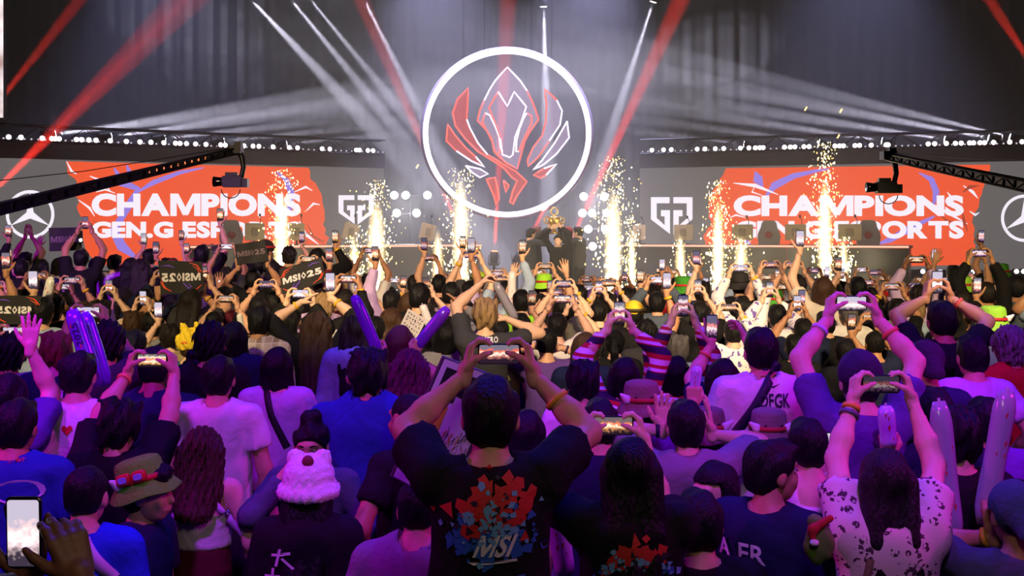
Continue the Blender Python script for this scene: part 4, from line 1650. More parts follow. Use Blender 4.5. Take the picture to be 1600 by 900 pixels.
    for sg in (-1, 1):
        kx = np.array([sg * (lx + 0.015 + st), 0.02, hz0 * 0.52])
        an = np.array([sg * (lx + 0.02 + 1.6 * st), -0.02, 0.085])
        B += [('c', (sg * lx, 0, hz0), kx, 0.078 * u, 0.055 * u), ('c', kx, an, 0.052 * u, 0.034 * u), ('c', an + np.array([0, 0, -0.045]), an + np.array([sg * 0.01, 0.14, -0.05]), 0.030, 0.026)]
        if sp.get('bottom', 'trousers') == 'trousers':
            TR += [('c', (sg * lx, 0, hz0), kx, 0.096 * u * wd, 0.076 * u), ('c', kx, an + np.array([0, 0, 0.0]), 0.075 * u, 0.064 * u, None, True)]
    if sp.get('bottom', 'trousers') == 'trousers':
        TR += [('c', (0, 0, z(0.80)), (0, 0, z(0.90)), 0.142 * u * wd, 0.150 * u * wd, 0.80)]
    else:
        TR += [('c', (0, 0, z(sp.get('waist', 0.79) - 0.08)), (0, 0, z(0.95)), 0.140 * u * wd, 0.170 * u * wd, 0.80), ('c', (0, 0, z(0.95)), (0, 0, z(sp.get('skirt', 1.15))), 0.170 * u * wd, 0.20 * u * wd, 0.85, True)]
    V, Q = sdf_mesh(B, vox, 0.028)
    # head
    yaw, pit, rol = (math.radians(a) for a in hd[:3])
    Rh = Matrix.Rotation(yaw, 3, 'Z') @ Matrix.Rotation(pit, 3, 'X') @ Matrix.Rotation(rol, 3, 'Y')
    Rn = np.array(Rh)
    hv, hq = HEADS[fine]
    fine_parts.append((hv * u * 1.0 @ Rn.T + hc, hq))
    bV, bQ = join([(V, Q)] + fine_parts)
    top = z(sp.get('neckline', 0.285))
    nk = neck0

    def clip_shirt(X, Y, Z):
        c = np.maximum(hem - Z, -1) + 0 * X + 0 * Y
        # neckline: a cone around the neck
        r = np.sqrt((X - nk[0]) ** 2 + ((Y - nk[1]) * 0.9) ** 2)
        c = np.maximum(c, np.where(Z > T - 0.266 * u, (0.072 if not sp.get('hood') else 0.06) * u - r, -1))
        if sp.get('strap'):          # thin-strapped top: cut straight across the shoulder blades
            top_ = z(0.44)
            strapm = (np.abs(np.abs(X) - 0.085 * u) < 0.012 * u)
            c = np.maximum(c, np.where(strapm & (Z < T - 0.27 * u), -1, Z - top_))
        if sp.get('tank'):
            c = np.maximum(c, np.where(Z > T - 0.46 * u, np.abs(X) - 0.115 * u, -1))
            c = np.maximum(c, np.where(Z > T - 0.36 * u, 0.065 * u - np.abs(X), -1))
        return c
    sV, sQ = sdf_mesh(SH, vox if not sp.get('strap') else 0.014, 0.03 if not sp.get('strap') else 0.02, clip_shirt, sp.get('wob', 0.007), 17, sp.get('seed', 1))
    tV, tQ = sdf_mesh(TR, vox * 1.1, 0.02, lambda X, Y, Z: Z - z(sp.get('waist', 0.79)) + 0 * X + 0 * Y, 0.005, 18, sp.get('seed', 1) + 5)
    return dict(body=(bV, bQ), shirt=(sV, sQ), trousers=(tV, tQ), hc=hc, Rh=Rh, wr=wr, lx=lx + 0.02 + 1.6 * st)


# ------------------------------------------------------------------ materials for people
SKIN = {'fair': (222, 178, 152), 'light': (206, 158, 128), 'tan': (182, 130, 98), 'brown': (136, 90, 64), 'dark': (96, 62, 46)}
HAIRC = {'black': (15, 14, 17), 'dark': (28, 22, 22), 'brown': (62, 42, 30), 'auburn': (112, 62, 44), 'blond': (140, 112, 78), 'grey': (96, 92, 92), 'wine': (74, 26, 52)}


def skin_mat(k):
    return pmat('skin_' + k, SKIN[k], 0.5, noise=0.06, nscale=30, spec=0.35)


def hair_mat(k):
    key = ('hairmat', k)
    if key in MATS:
        return MATS[key]
    m, N, L, B = new_mat('hair_' + k)
    B.inputs['Roughness'].default_value = 0.5
    B.inputs['Specular IOR Level'].default_value = 0.22
    tc = N.new('ShaderNodeTexCoord')
    mp = N.new('ShaderNodeMapping')
    mp.inputs['Scale'].default_value = (110, 110, 14)
    t = N.new('ShaderNodeTexNoise')
    t.inputs['Scale'].default_value = 1.0
    t.inputs['Detail'].default_value = 3
    L.new(tc.outputs['Object'], mp.inputs[0])
    L.new(mp.outputs[0], t.inputs['Vector'])
    c = lin(HAIRC[k])
    mx = N.new('ShaderNodeMix')
    mx.data_type = 'RGBA'
    mx.inputs['A'].default_value = (*[v * 0.35 for v in c], 1)
    mx.inputs['B'].default_value = (*[v * 1.9 for v in c], 1)
    L.new(t.outputs['Fac'], mx.inputs['Factor'])
    L.new(mx.outputs['Result'], B.inputs['Base Color'])
    bp = N.new('ShaderNodeBump')
    bp.inputs['Strength'].default_value = 0.9
    bp.inputs['Distance'].default_value = 0.012
    L.new(t.outputs['Fac'], bp.inputs['Height'])
    L.new(bp.outputs['Normal'], B.inputs['Normal'])
    MATS[key] = m
    return m


CLOTH = {'black': (22, 21, 24), 'navy': (28, 34, 66), 'blue': (38, 62, 150), 'royal': (30, 60, 190), 'white': (226, 222, 220), 'cream': (214, 204, 186), 'grey': (128, 126, 132), 'charcoal': (54, 54, 58), 'lilac': (196, 168, 214),
         'olive': (98, 98, 62), 'red': (178, 34, 32), 'maroon': (92, 26, 40), 'denim': (150, 168, 196), 'khaki': (160, 142, 108), 'pink': (220, 170, 190), 'teal': (36, 92, 100), 'purple': (92, 60, 140), 'yellow': (226, 196, 50), 'lime': (150, 214, 50), 'brown': (92, 66, 50), 'slate': (78, 88, 104), 'green': (44, 110, 48), 'orange': (220, 110, 40)}


def cloth_mat(k):
    return pmat('cloth_' + k, CLOTH[k], 0.85, noise=0.10, nscale=26, bump=0.9, bscale=8, spec=0.2)


def pattern_mat(kind):
    """woven or printed cloth: plaid, floral, stripes"""
    key = ('pattern', kind)
    if key in MATS:
        return MATS[key]
    m, N, L, B = new_mat('cloth_' + kind)
    B.inputs['Roughness'].default_value = 0.85
    tc = N.new('ShaderNodeTexCoord')
    sep = N.new('ShaderNodeSeparateXYZ')
    L.new(tc.outputs['Object'], sep.inputs[0])

    def math_(op, a, b=None, c=None):
        n = N.new('ShaderNodeMath')
        n.operation = op
        for i, v in enumerate((a, b, c)):
            if v is None:
                continue
            if isinstance(v, (int, float)):
                n.inputs[i].default_value = v
            else:
                L.new(v, n.inputs[i])
        return n.outputs[0]

    def mix(f, A, Bc):
        n = N.new('ShaderNodeMix')
        n.data_type = 'RGBA'
        L.new(f, n.inputs['Factor'])
        for nm, v in (('A', A), ('B', Bc)):
            if isinstance(v, tuple):
                n.inputs[nm].default_value = (*lin(v), 1)
            else:
                L.new(v, n.inputs[nm])
        return n.outputs['Result']
    X, Z = sep.outputs[0], sep.outputs[2]
    if kind in ('plaid', 'check'):
        fx, fw = (9.0, 0.38) if kind == 'plaid' else (22.0, 0.35)
        sx = math_('LESS_THAN', math_('FRACT', math_('MULTIPLY', X, fx)), fw)
        sz = math_('LESS_THAN', math_('FRACT', math_('MULTIPLY', Z, fx)), fw)
        lx_ = math_('LESS_THAN', math_('FRACT', math_('MULTIPLY', X, fx * 2)), 0.12)
        lz_ = math_('LESS_THAN', math_('FRACT', math_('MULTIPLY', Z, fx * 2)), 0.12)
        if kind == 'plaid':
            c = mix(math_('MULTIPLY', math_('ADD', sx, sz), 0.5), (206, 192, 150), (146, 124, 84))
            c = mix(math_('MULTIPLY', math_('MAXIMUM', lx_, lz_), 0.6), c, (236, 228, 206))
        else:
            c = mix(math_('MULTIPLY', math_('ADD', sx, sz), 0.5), (226, 218, 196), (92, 92, 88))
            c = mix(math_('MULTIPLY', math_('MAXIMUM', lx_, lz_), 0.4), c, (60, 60, 60))
    elif kind == 'floral':
        v = N.new('ShaderNodeTexVoronoi')
        v.inputs['Scale'].default_value = 24
        L.new(tc.outputs['Object'], v.inputs['Vector'])
        n2 = N.new('ShaderNodeTexNoise')
        n2.inputs['Scale'].default_value = 62
        L.new(tc.outputs['Object'], n2.inputs['Vector'])
        f = math_('MULTIPLY', math_('LESS_THAN', v.outputs['Distance'], 0.40), math_('GREATER_THAN', n2.outputs['Fac'], 0.50))
        c = mix(f, (224, 208, 190), (74, 52, 58))
    elif kind == 'stripes':
        fr = math_('FRACT', math_('MULTIPLY', math_('ADD', Z, math_('MULTIPLY', X, 0.15)), 6.2))
        c = mix(math_('LESS_THAN', fr, 0.22), (186, 26, 34), (236, 222, 232))
        c = mix(math_('MULTIPLY', math_('GREATER_THAN', fr, 0.42), math_('LESS_THAN', fr, 0.70)), c, (36, 18, 52))
        c = mix(math_('MULTIPLY', math_('GREATER_THAN', fr, 0.74), math_('LESS_THAN', fr, 0.86)), c, (226, 210, 226))
    elif kind == 'sequin':
        v = N.new('ShaderNodeTexVoronoi')
        v.inputs['Scale'].default_value = 60
        L.new(tc.outputs['Object'], v.inputs['Vector'])
        B.inputs['Roughness'].default_value = 0.25
        c = mix(math_('GREATER_THAN', v.outputs['Distance'], 0.35), (200, 160, 230), (80, 50, 130))
    elif kind == 'letters':
        n2 = N.new('ShaderNodeTexNoise')
        n2.inputs['Scale'].default_value = 22
        L.new(tc.outputs['Object'], n2.inputs['Vector'])
        c = mix(math_('GREATER_THAN', n2.outputs['Fac'], 0.60), (232, 228, 236), (110, 84, 170))
    L.new(c, B.inputs['Base Color'])
    MATS[key] = m
    return m


def any_cloth(k):
    return pattern_mat(k) if k in ('plaid', 'check', 'floral', 'stripes', 'sequin', 'letters') else cloth_mat(k)


m_shoe = pmat('shoe', (60, 60, 64), 0.6)
ME_SHOE = None


def shoe_mesh():
    global ME_SHOE
    if ME_SHOE is None:
        V, Q = sdf_mesh([('c', (0, -0.03, 0.045), (0, 0.13, 0.036), 0.044, 0.036), ('c', (0, -0.02, 0.06), (0, 0.0, 0.10), 0.042, 0.044)], 0.02, 0.02, lambda X, Y, Z: -Z + 0 * X + 0 * Y)
        ME_SHOE = np_mesh('shoe', V, Q)
    return ME_SHOE


PEOPLE = []


def dress_person(geo, meshes, x, y, zb, rot, spec):
    """empty + body + clothes + hair; meshes = dict of mesh data (shared between copies)"""
    t = empty('person', (x, y, zb), rot)
    link_mesh('body', meshes['body'], skin_mat(spec['skin']), t, own=True)
    sh = link_mesh(spec.get('top_name', 'shirt'), meshes['shirt'], any_cloth(spec['shirt']), t, own=True)
    link_mesh('skirt' if spec.get('bottom') == 'skirt' else 'trousers', meshes['trousers'], any_cloth(spec.get('pants', 'charcoal')), t, own=True)
    u = spec['u']
    for sg in (-1, 1):
        s = link_mesh('shoe', shoe_mesh(), m_shoe, t)
        s.location = (sg * geo['lx'], -0.02, 0.0)
        s.scale = (u, u, u)
    if spec.get('hair') and spec['hair'] != 'none':
        h = link_mesh('hair', hair_mesh(spec['hair'], spec['fine']), hair_mat(spec['hc']), t, own=True)
        h.matrix_local = Matrix.LocRotScale(Vector(geo['hc']), geo['Rh'].to_euler(), Vector((u, u, u)))
    return t, sh


def head_child(t, geo, u, name, mesh, mat):
    h = link_mesh(name, mesh, mat, t, own=True)
    h.matrix_local = Matrix.LocRotScale(Vector(geo['hc']), geo['Rh'].to_euler(), Vector((u, u, u)))
    return h


def band_on_arm(t, geo, side, f, rgb, u, name='wristband', w=0.018):
    Wt, E, R, S = geo['wr'][side]
    c = Wt + (E - Wt) * f
    d = (E - Wt) / np.linalg.norm(E - Wt)
    r = (0.0275 + 0.015 * min(1, f / 0.6)) * u + 0.003
    mb = MB()
    q = Vector(d).to_track_quat('Z', 'Y').to_matrix()
    mb.lathe([(r, -w / 2), (r + 0.003, -w / 2), (r + 0.003, w / 2), (r, w / 2)], 14, (0, 0, 0), q)
    return MB().add([Vector(v) + Vector(c) for v in mb.v], mb.f).build(name, pmat('band', rgb, 0.5), t, True)


# ------------------------------------------------------------------ hats
def hat_geo(kind, vox=0.009):
    if kind == 'cap':
        P = [('e', (0, -0.01, 0.042), (0.093, 0.110, 0.092)), ('c', (0, 0.10, 0.035), (0, 0.16, 0.025), 0.05, 0.05)]
        return sdf_mesh(P, vox, 0.02, lambda X, Y, Z: np.maximum(0.012 - Z + 0 * X + 0 * Y, np.where(Y > 0.085, np.abs(Z - 0.03 + (Y - 0.1) * 0.15) - 0.008, -1) + 0 * X), 0.002)
    if kind == 'backcap':
        P = [('e', (0, -0.012, 0.030), (0.094, 0.112, 0.100)), ('c', (0, -0.10, 0.0), (0, -0.135, -0.035), 0.055, 0.05)]
        return sdf_mesh(P, vox, 0.02, lambda X, Y, Z: np.maximum(-0.055 - Z + 0 * X + 0 * Y, np.where(Y > -0.02, 0.02 - Z, -1) + 0 * X), 0.002)
    if kind == 'fluffy':
        P = [('e', (0, -0.01, 0.055), (0.112, 0.125, 0.105)), ('e', (0.062, 0, 0.145), (0.035, 0.03, 0.035)), ('e', (-0.062, 0, 0.145), (0.035, 0.03, 0.035))]
        for k in range(16):
            a = 2 * PI * k / 16
            P.append(('e', (0.10 * math.cos(a), -0.01 + 0.115 * math.sin(a), 0.0), (0.038, 0.038, 0.034)))
        return sdf_mesh(P, vox, 0.02, lambda X, Y, Z: -0.03 - Z + 0 * X + 0 * Y, 0.006, 130, 3, None, True)
    if kind == 'beanie':
        P = [('e', (0, -0.012, 0.04), (0.096, 0.113, 0.105))]
        return sdf_mesh(P, vox, 0.02, lambda X, Y, Z: 0.0 - Z + 0 * X + 0 * Y, 0.003, 40)
    if kind == 'wig':
        P = [('e', (0, -0.012, 0.05), (0.12, 0.13, 0.12)), ('e', (0.06, 0, 0.16), (0.04, 0.03, 0.05)), ('e', (-0.06, 0, 0.16), (0.04, 0.03, 0.05))]
        return sdf_mesh(P, vox, 0.02, lambda X, Y, Z: -0.02 - Z + 0 * X + 0 * Y, 0.012, 60)


HATS = {}


def hat_mesh(kind):
    if kind not in HATS:
        if kind == 'bucket':
            n = 36
            prof = [(0.004, 0.150), (0.060, 0.148), (0.086, 0.138), (0.094, 0.120), (0.099, 0.080), (0.103, 0.045), (0.122, 0.015), (0.146, -0.022), (0.146, -0.028), (0.118, 0.008), (0.096, 0.036), (0.09, 0.075)]
            vs, fs = [], []
            for r_, z_ in prof:
                for k_ in range(n):
                    a_ = 2 * PI * k_ / n
                    wv = 1 + (0.03 * math.sin(3 * a_ + 1) + 0.02 * math.sin(7 * a_)) * (1 if z_ < 0.03 else 0.4)
                    vs.append((r_ * math.cos(a_) * wv, -0.01 + r_ * 1.14 * math.sin(a_) * wv, z_ + (0.006 * math.sin(4 * a_) if z_ < 0.03 else 0)))
            for i_ in range(len(prof) - 1):
                for k_ in range(n):
                    k2 = (k_ + 1) % n
                    fs.append((i_ * n + k_, i_ * n + k2, (i_ + 1) * n + k2, (i_ + 1) * n + k_))
            fs.append(tuple(range(n)))
            HATS[kind] = MB().add(vs, [tuple(reversed(f)) for f in fs]).mesh('hat_bucket', True)
            return HATS[kind]
        V, Q = hat_geo(kind)
        HATS[kind] = np_mesh('hat_' + kind, V, Q)
    return HATS[kind]


def hat_band_mesh():
    if 'band' not in HATS:
        n = 32
        mb = MB()
        vs, fs = [], []
        for k in range(n):
            a = 2 * PI * k / n
            for rr, zz in ((0.104, 0.042), (0.113, 0.044), (0.110, 0.066), (0.101, 0.066)):
                vs.append((rr * math.cos(a) * 1.0, -0.01 + rr * 1.16 * math.sin(a), zz))
        for k in range(n):
            k2 = (k + 1) % n
            for j in range(4):
                j2 = (j + 1) % 4
                fs.append((k * 4 + j, k2 * 4 + j, k2 * 4 + j2, k * 4 + j2))
        HATS['band'] = mb.add(vs, fs).mesh('hat_band', True)
    return HATS['band']


def ear_mesh():
    if 'ear' not in HATS:
        V, Q = sdf_mesh([('c', (0, 0, 0), (0.0, 0, 0.05), 0.026, 0.008)], 0.008, 0.01)
        HATS['ear'] = np_mesh('hat_ear', V, Q)
    return HATS['ear']


def hat_ears(h, rgb, xs=(-1, 1), y=-0.085):
    for sg in xs:
        e = link_mesh('hat_ear', ear_mesh(), pmat('hat_ear', rgb, 0.8), h, own=True)
        e.location = (sg * 0.085, y, 0.055)
        e.rotation_euler = (0.2, sg * 0.9, 0)


def goggles(h, side=-0.115):
    """red goggles strapped round the crown: frame and pale lens"""
    mb = MB()
    for sx in (-0.038, 0.038):
        mb.rbox((sx, side, 0.075), (0.066, 0.03, 0.05), 0.018, 4)
    mb.build('goggles', pmat('goggle_red', (200, 36, 34), 0.4), h, True)
    for sx in (-0.038, 0.038):
        MB().rbox((sx, side - 0.017, 0.075), (0.042, 0.006, 0.028), 0.01, 3).build('goggle_lens', pmat('goggle_lens', (150, 160, 220), 0.2), h)


# ------------------------------------------------------------------ phones
m_phone = pmat('phone_body', (24, 24, 28), 0.3)
m_phonelens = pmat('phone_lens', (8, 8, 10), 0.1)
PH_L, PH_W, PH_T = 0.150, 0.073, 0.009
ME_PHONE = MB().rbox((0, 0, 0), (PH_L, PH_T, PH_W), 0.010, 3).mesh('phone_body')
ME_SCREEN = MB().rbox((0, -PH_T / 2 - 0.0006, 0), (PH_L - 0.012, 0.001, PH_W - 0.008), 0.006, 3).mesh('phone_screen')
mbp = MB().rbox((-0.052, PH_T / 2 + 0.001, 0.014), (0.034, 0.003, 0.036), 0.008, 3)
ME_PHCAM = mbp.mesh('phone_camera')


def screen_mat(i, dim=1.0, up=False):
    """little live picture of the stage: dark hall above, bright screens and sparks across the middle, dark heads below"""
    i = i % 8
    key = ('phone_picture', i, dim, up)
    if key in MATS:
        return MATS[key]
    m, N, L, B = new_mat('phone_picture')
    B.inputs['Base Color'].default_value = (0.01, 0.01, 0.012, 1)
    B.inputs['Roughness'].default_value = 0.25
    r = random.Random(i)
    tc = N.new('ShaderNodeTexCoord')
    sp = N.new('ShaderNodeSeparateXYZ')
    L.new(tc.outputs['Object'], sp.inputs[0])
    t = N.new('ShaderNodeTexNoise')
    t.noise_dimensions = '4D'
    t.inputs['W'].default_value = i * 3.7
    t.inputs['Scale'].default_value = r.uniform(70, 100)
    t.inputs['Detail'].default_value = 3
    L.new(tc.outputs['Object'], t.inputs['Vector'])
    # height in the picture, jittered by the noise
    hgt = sp.outputs[0] if up else sp.outputs[2]
    sc = N.new('ShaderNodeMath')
    sc.operation = 'MULTIPLY_ADD'
    sc.inputs[1].default_value = (-1.0 / PH_L) if up else (1.0 / PH_W)
    sc.inputs[2].default_value = r.uniform(0.40, 0.52)
    L.new(hgt, sc.inputs[0])
    ad = N.new('ShaderNodeMath')
    ad.operation = 'MULTIPLY_ADD'
    ad.inputs[1].default_value = 0.55
    L.new(t.outputs['Fac'], ad.inputs[0])
    sb = N.new('ShaderNodeMath')
    sb.operation = 'SUBTRACT'
    sb.inputs[1].default_value = 0.27
    L.new(sc.outputs[0], sb.inputs[0])
    L.new(sb.outputs[0], ad.inputs[2])
    cr = N.new('ShaderNodeValToRGB')
    el = cr.color_ramp.elements
    pal = [[(40, 26, 40), (200, 120, 110), (255, 240, 225), (250, 110, 70), (120, 112, 130)], [(60, 50, 66), (230, 200, 205), (255, 255, 255), (255, 214, 214), (196, 186, 206)], [(26, 20, 34), (150, 100, 140), (255, 232, 236), (226, 120, 110), (96, 90, 116)], [(30, 22, 26), (220, 150, 90), (255, 248, 220), (250, 130, 80), (110, 96, 100)]][i % 4]
    el[0].position, el[1].position = 0.14, 0.84
    el[0].color = (*lin(pal[0]), 1)
    el[1].color = (*lin(pal[4]), 1)
    for p, c in ((0.30, pal[1]), (0.42, pal[2]), (0.56, pal[3]), (0.68, pal[2] if i % 3 == 0 else pal[4])):
        e = el.new(p)
        e.color = (*lin(c), 1)
    L.new(ad.outputs[0], cr.inputs['Fac'])
    L.new(cr.outputs['Color'], B.inputs['Emission Color'])
    B.inputs['Emission Strength'].default_value = 1.15 * dim
    m.cycles.emission_sampling = 'NONE'
    MATS[key] = m
    return m


def phone(P, R, label, pic=0, group='raised phones', dim=1.0, case=None, up=False):
    """R: 3x3, local x along the long side, local -y out of the screen"""
    t = empty('phone', P)
    t.rotation_euler = R.to_euler()
    tag(t, label, 'phone', group)
    link_mesh('case', ME_PHONE, pmat('phone_case', case, 0.4) if case else m_phone, t)
    link_mesh('display', ME_SCREEN, screen_mat(pic, dim, up), t, own=True)
    link_mesh('camera_bump', ME_PHCAM, m_phonelens, t)
    return t
# ================================================================== placing people
def to_local(p, x, y, zb, rot):
    q = Matrix.Rotation(-rot, 3, 'Z') @ (Vector(p) - Vector((x, y, zb)))
    return np.array(q)


def phone_hold(kind, C, Rp, u, hands):
    """wrists and hand frames (in the frame C is given in) that hold a phone at C.  kind: land, port, one"""
    out = {}
    Rm = np.array(Rp)
    for side in hands:
        sg = -1 if side == 'L' else 1
        if kind in ('land', 'port2'):
            half = PH_L / 2 if kind == 'land' else PH_W / 2
            inward = np.array([-sg * 1.0, 0, 0])
            hz = np.array([-sg * 0.20, 0.28, 1.0])
            hy = inward + np.array([0, 0.15, 0.1])
            R = frame3(hz, hy)
            edge = C + np.array([sg * (half - 0.006), 0, 0])
            if kind == 'port2':
                edge = edge + np.array([0, 0, -0.03])
            w = edge - R @ (np.array([0, 0.034, 0.082]) * u)
            out[side] = dict(w=w, hz=hz, hy=hy, hand='grip')
        elif kind == 'one':
            hz = np.array([0.0, 0.12, 1.0])
            hy = np.array([0, -1.0, 0.1])
            R = frame3(hz, hy)
            w = C + np.array([0, 0.006, -0.02]) - R @ (np.array([0, 0.020, 0.095]) * u)
            out[side] = dict(w=w, hz=hz, hy=hy, hand='open')
        elif kind == 'oneland':
            hz = np.array([-sg * 0.35, 0.1, 1.0])
            hy = np.array([-sg * 1.0, 0.2, 0.1])
            R = frame3(hz, hy)
            edge = C + np.array([sg * (PH_L / 2 - 0.006), 0, 0])
            w = edge - R @ (np.array([0, 0.034, 0.082]) * u)
            out[side] = dict(w=w, hz=hz, hy=hy, hand='grip')
    return out


def phone_rot(kind, roll=0.0, pitch=8.0):
    R = Matrix.Rotation(math.radians(pitch), 3, 'X') @ Matrix.Rotation(math.radians(roll + (0 if kind in ('land', 'oneland') else 90)), 3, 'Y')
    return R


USED = []       # (x, y) of everyone placed


def person(hx, top, d, label, short, u=1.0, rot=0, zb=0.0, hair='short', hc='black', shirt='black', pants='charcoal', skin='light', L=None, R=None,
           ph=None, bands=(), group='people in the crowd', hat=None, **kw):
    rot = math.radians(rot)
    x, y = (hx - 800.0) * d / F, d
    T = zat(top, d) - zb
    fine = kw.pop('fine', d < 8.3)
    sp = dict(T=T, u=u, seed=int(hx) + int(top))
    sp.update(kw)
    items = []
    for side, A in (('L', L), ('R', R)):
        if A is None:
            continue
        A = dict(A)
        if 'px' in A:
            px, py, dd = A.pop('px')
            A['w'] = to_local(at(px, py, d + dd), x, y, zb, rot)
        if 'rel' in A:
            q = A.pop('rel')
            A['w'] = (q[0] * u, q[1] * u, T + q[2] * u)
        sp[side] = A
    if ph:
        kind, px, py, dd = ph[:4]
        o = ph[4] if len(ph) > 4 else {}
        Cw = at(px, py, d + dd)
        C = to_local(Cw, x, y, zb, rot)
        Rp = phone_rot(kind, o.get('roll', 0), o.get('pitch', 6))
        hands = o.get('hands', 'LR' if kind in ('land', 'port2') else 'R')
        for side, A in phone_hold(kind, C, Rp, u, hands).items():
            prev = sp.get(side) or {}
            A['pole'] = prev.get('pole', o.get('pole' + side))
            sp[side] = A
        phone(Cw, Matrix.Rotation(rot, 3, 'Z') @ Rp, 'phone held %s by %s' % ('sideways' if kind in ('land', 'oneland') else 'upright', short), o.get('pic', int(hx) % 7), dim=o.get('dim', 1.0), up=kind not in ('land', 'oneland'))
    geo = body_geo(sp, fine)
    meshes = {k: np_mesh(k, *geo[k]) for k in ('body', 'shirt', 'trousers')}
    spec = dict(u=u, skin=skin, shirt=shirt, pants=pants, hair=hair if not hat or hair in ('long', 'verylong', 'curls', 'wavy', 'bob') else hair, hc=hc, fine=fine, bottom=kw.get('bottom'), top_name=kw.get('top_name', 'shirt'))
    t, sh = dress_person(geo, meshes, x, y, zb, rot, spec)
    tag(t, label, 'person', group)
    for b in bands:
        band_on_arm(t, geo, b[0], b[1], b[2], u)
    if hat:
        h = head_child(t, geo, u, 'hat', hat_mesh(hat[0]), pmat('hat_cloth', hat[1], 0.85, bump=0.4, bscale=60))
        if hat[0] == 'bucket':
            h.scale = (0.9 * u, 0.9 * u, 0.92 * u)
        if hat[0] == 'bucket' and len(hat) > 2:
            b = link_mesh('hat_band', hat_band_mesh(), pmat('hat_band', hat[2], 0.7), h, own=True)
            if len(hat) > 3 and hat[3]:
                hat_ears(h, hat[3])
        t['hat'] = 1
    t['px'] = hx
    USED.append((x, y))
    return t, geo, sh, (x, y, zb, rot, T)


# ---- flat print that follows the back of a shirt
from mathutils.bvhtree import BVHTree
BVH = {}


def on_back(sh, pts_local, lift=0.004):
    """drop points (x,z in person space) from behind onto the shirt surface"""
    me = sh.data
    if me.name not in BVH:
        BVH[me.name] = BVHTree.FromPolygons([v.co for v in me.vertices], [tuple(p.vertices) for p in me.polygons])
    bv = BVH[me.name]
    out = []
    for (x, z) in pts_local:
        hit = bv.ray_cast(Vector((x, -1.2, z)), Vector((0, 1, 0)))
        yv = hit[0].y if hit[0] is not None else bv.find_nearest(Vector((x, -0.15, z)))[0].y
        out.append((x, float(yv) - lift, z))
    return out


def print_poly(t, sh, polys, mat, name='print', lift=0.006):
    from mathutils.geometry import tessellate_polygon
    mb = MB()
    for p in polys:
        # refine the outline so it bends with the back
        q = []
        for i in range(len(p)):
            a, b = p[i], p[(i + 1) % len(p)]
            k = max(1, int(math.hypot(b[0] - a[0], b[1] - a[1]) / 0.04))
            q += [(a[0] + (b[0] - a[0]) * j / k, a[1] + (b[1] - a[1]) * j / k) for j in range(k)]
        tri = tessellate_polygon([[Vector((a, b, 0)) for a, b in q]])
        mb.add(on_back(sh, q, lift), [tuple(x) for x in tri])
    return mb.build(name, mat, t)


def print_text(t, sh, s, x0, z0, x1, z1, mat, bold=0.0, name='lettering', lift=0.008, shear=0.0):
    v, f, _ = text_geo(s, bold)
    pts = [(x0 + (x1 - x0) * a + shear * b, z0 + (z1 - z0) * b) for a, b in v]
    return MB().add(on_back(sh, pts, lift), f).build(name, mat, t)


def strap(t, sh, pts, w, rgb, name='bag_strap'):
    """band running over the back of the shirt through (x,z) points"""
    n = 14
    q = []
    for i in range(n + 1):
        f = i / n * (len(pts) - 1)
        k = min(int(f), len(pts) - 2)
        g = f - k
        q.append((pts[k][0] + (pts[k + 1][0] - pts[k][0]) * g, pts[k][1] + (pts[k + 1][1] - pts[k][1]) * g))
    vs = []
    for i, p in enumerate(q):
        a, b = q[max(i - 1, 0)], q[min(i + 1, n)]
        dx, dz = b[0] - a[0], b[1] - a[1]
        l = math.hypot(dx, dz)
        nx, nz = -dz / l * w / 2, dx / l * w / 2
        vs.append((p[0] + nx, p[1] + nz))
        vs.append((p[0] - nx, p[1] - nz))
    P = on_back(sh, vs, 0.007)
    P2 = [(a, b + 0.006, c) for a, b, c in P]
    m = len(P)
    fs = []
    for i in range(n):
        a = 2 * i
        fs += [(a, a + 2, a + 3, a + 1), (m + a, m + a + 1, m + a + 3, m + a + 2), (a, m + a, m + a + 2, a + 2), (a + 1, a + 3, m + a + 3, m + a + 1)]
    return MB().add(P + P2, fs).build(name, pmat('strap', rgb, 0.6), t, True)


def face(t, geo, u, lip=(150, 80, 76), mask=None):
    """eyes, brows and mouth for the few who show their faces"""
    for sx in (-1, 1):
        MBe = MB().lathe([(0.002, -0.008), (0.008, -0.004), (0.009, 0), (0.008, 0.004), (0.002, 0.008)], 10, (sx * 0.030, 0.078, 0.006), Matrix.Rotation(PI / 2, 3, 'X'))
        head_child(t, geo, u, 'eye', MBe.mesh('eye', True), pmat('eye_white', (226, 220, 216), 0.3))
        MBi = MB().lathe([(0.001, 0.0), (0.005, 0.001), (0.005, 0.002), (0.001, 0.003)], 10, (sx * 0.030, 0.0885, 0.006), Matrix.Rotation(-PI / 2, 3, 'X'))
        head_child(t, geo, u, 'iris', MBi.mesh('iris', True), pmat('iris', (22, 16, 14), 0.2))
        head_child(t, geo, u, 'eyebrow', MB().tube([(sx * 0.014, 0.096, 0.030), (sx * 0.030, 0.096, 0.036), (sx * 0.046, 0.084, 0.031)], [0.003, 0.004, 0.002], 6).mesh('eyebrow', True), hair_mat('black'))
    head_child(t, geo, u, 'lips', MB().tube([(-0.021, 0.080, -0.058), (0, 0.0905, -0.057), (0.021, 0.080, -0.058)], [0.002, 0.0045, 0.002], 8).mesh('lips', True), pmat('lips', lip, 0.4))


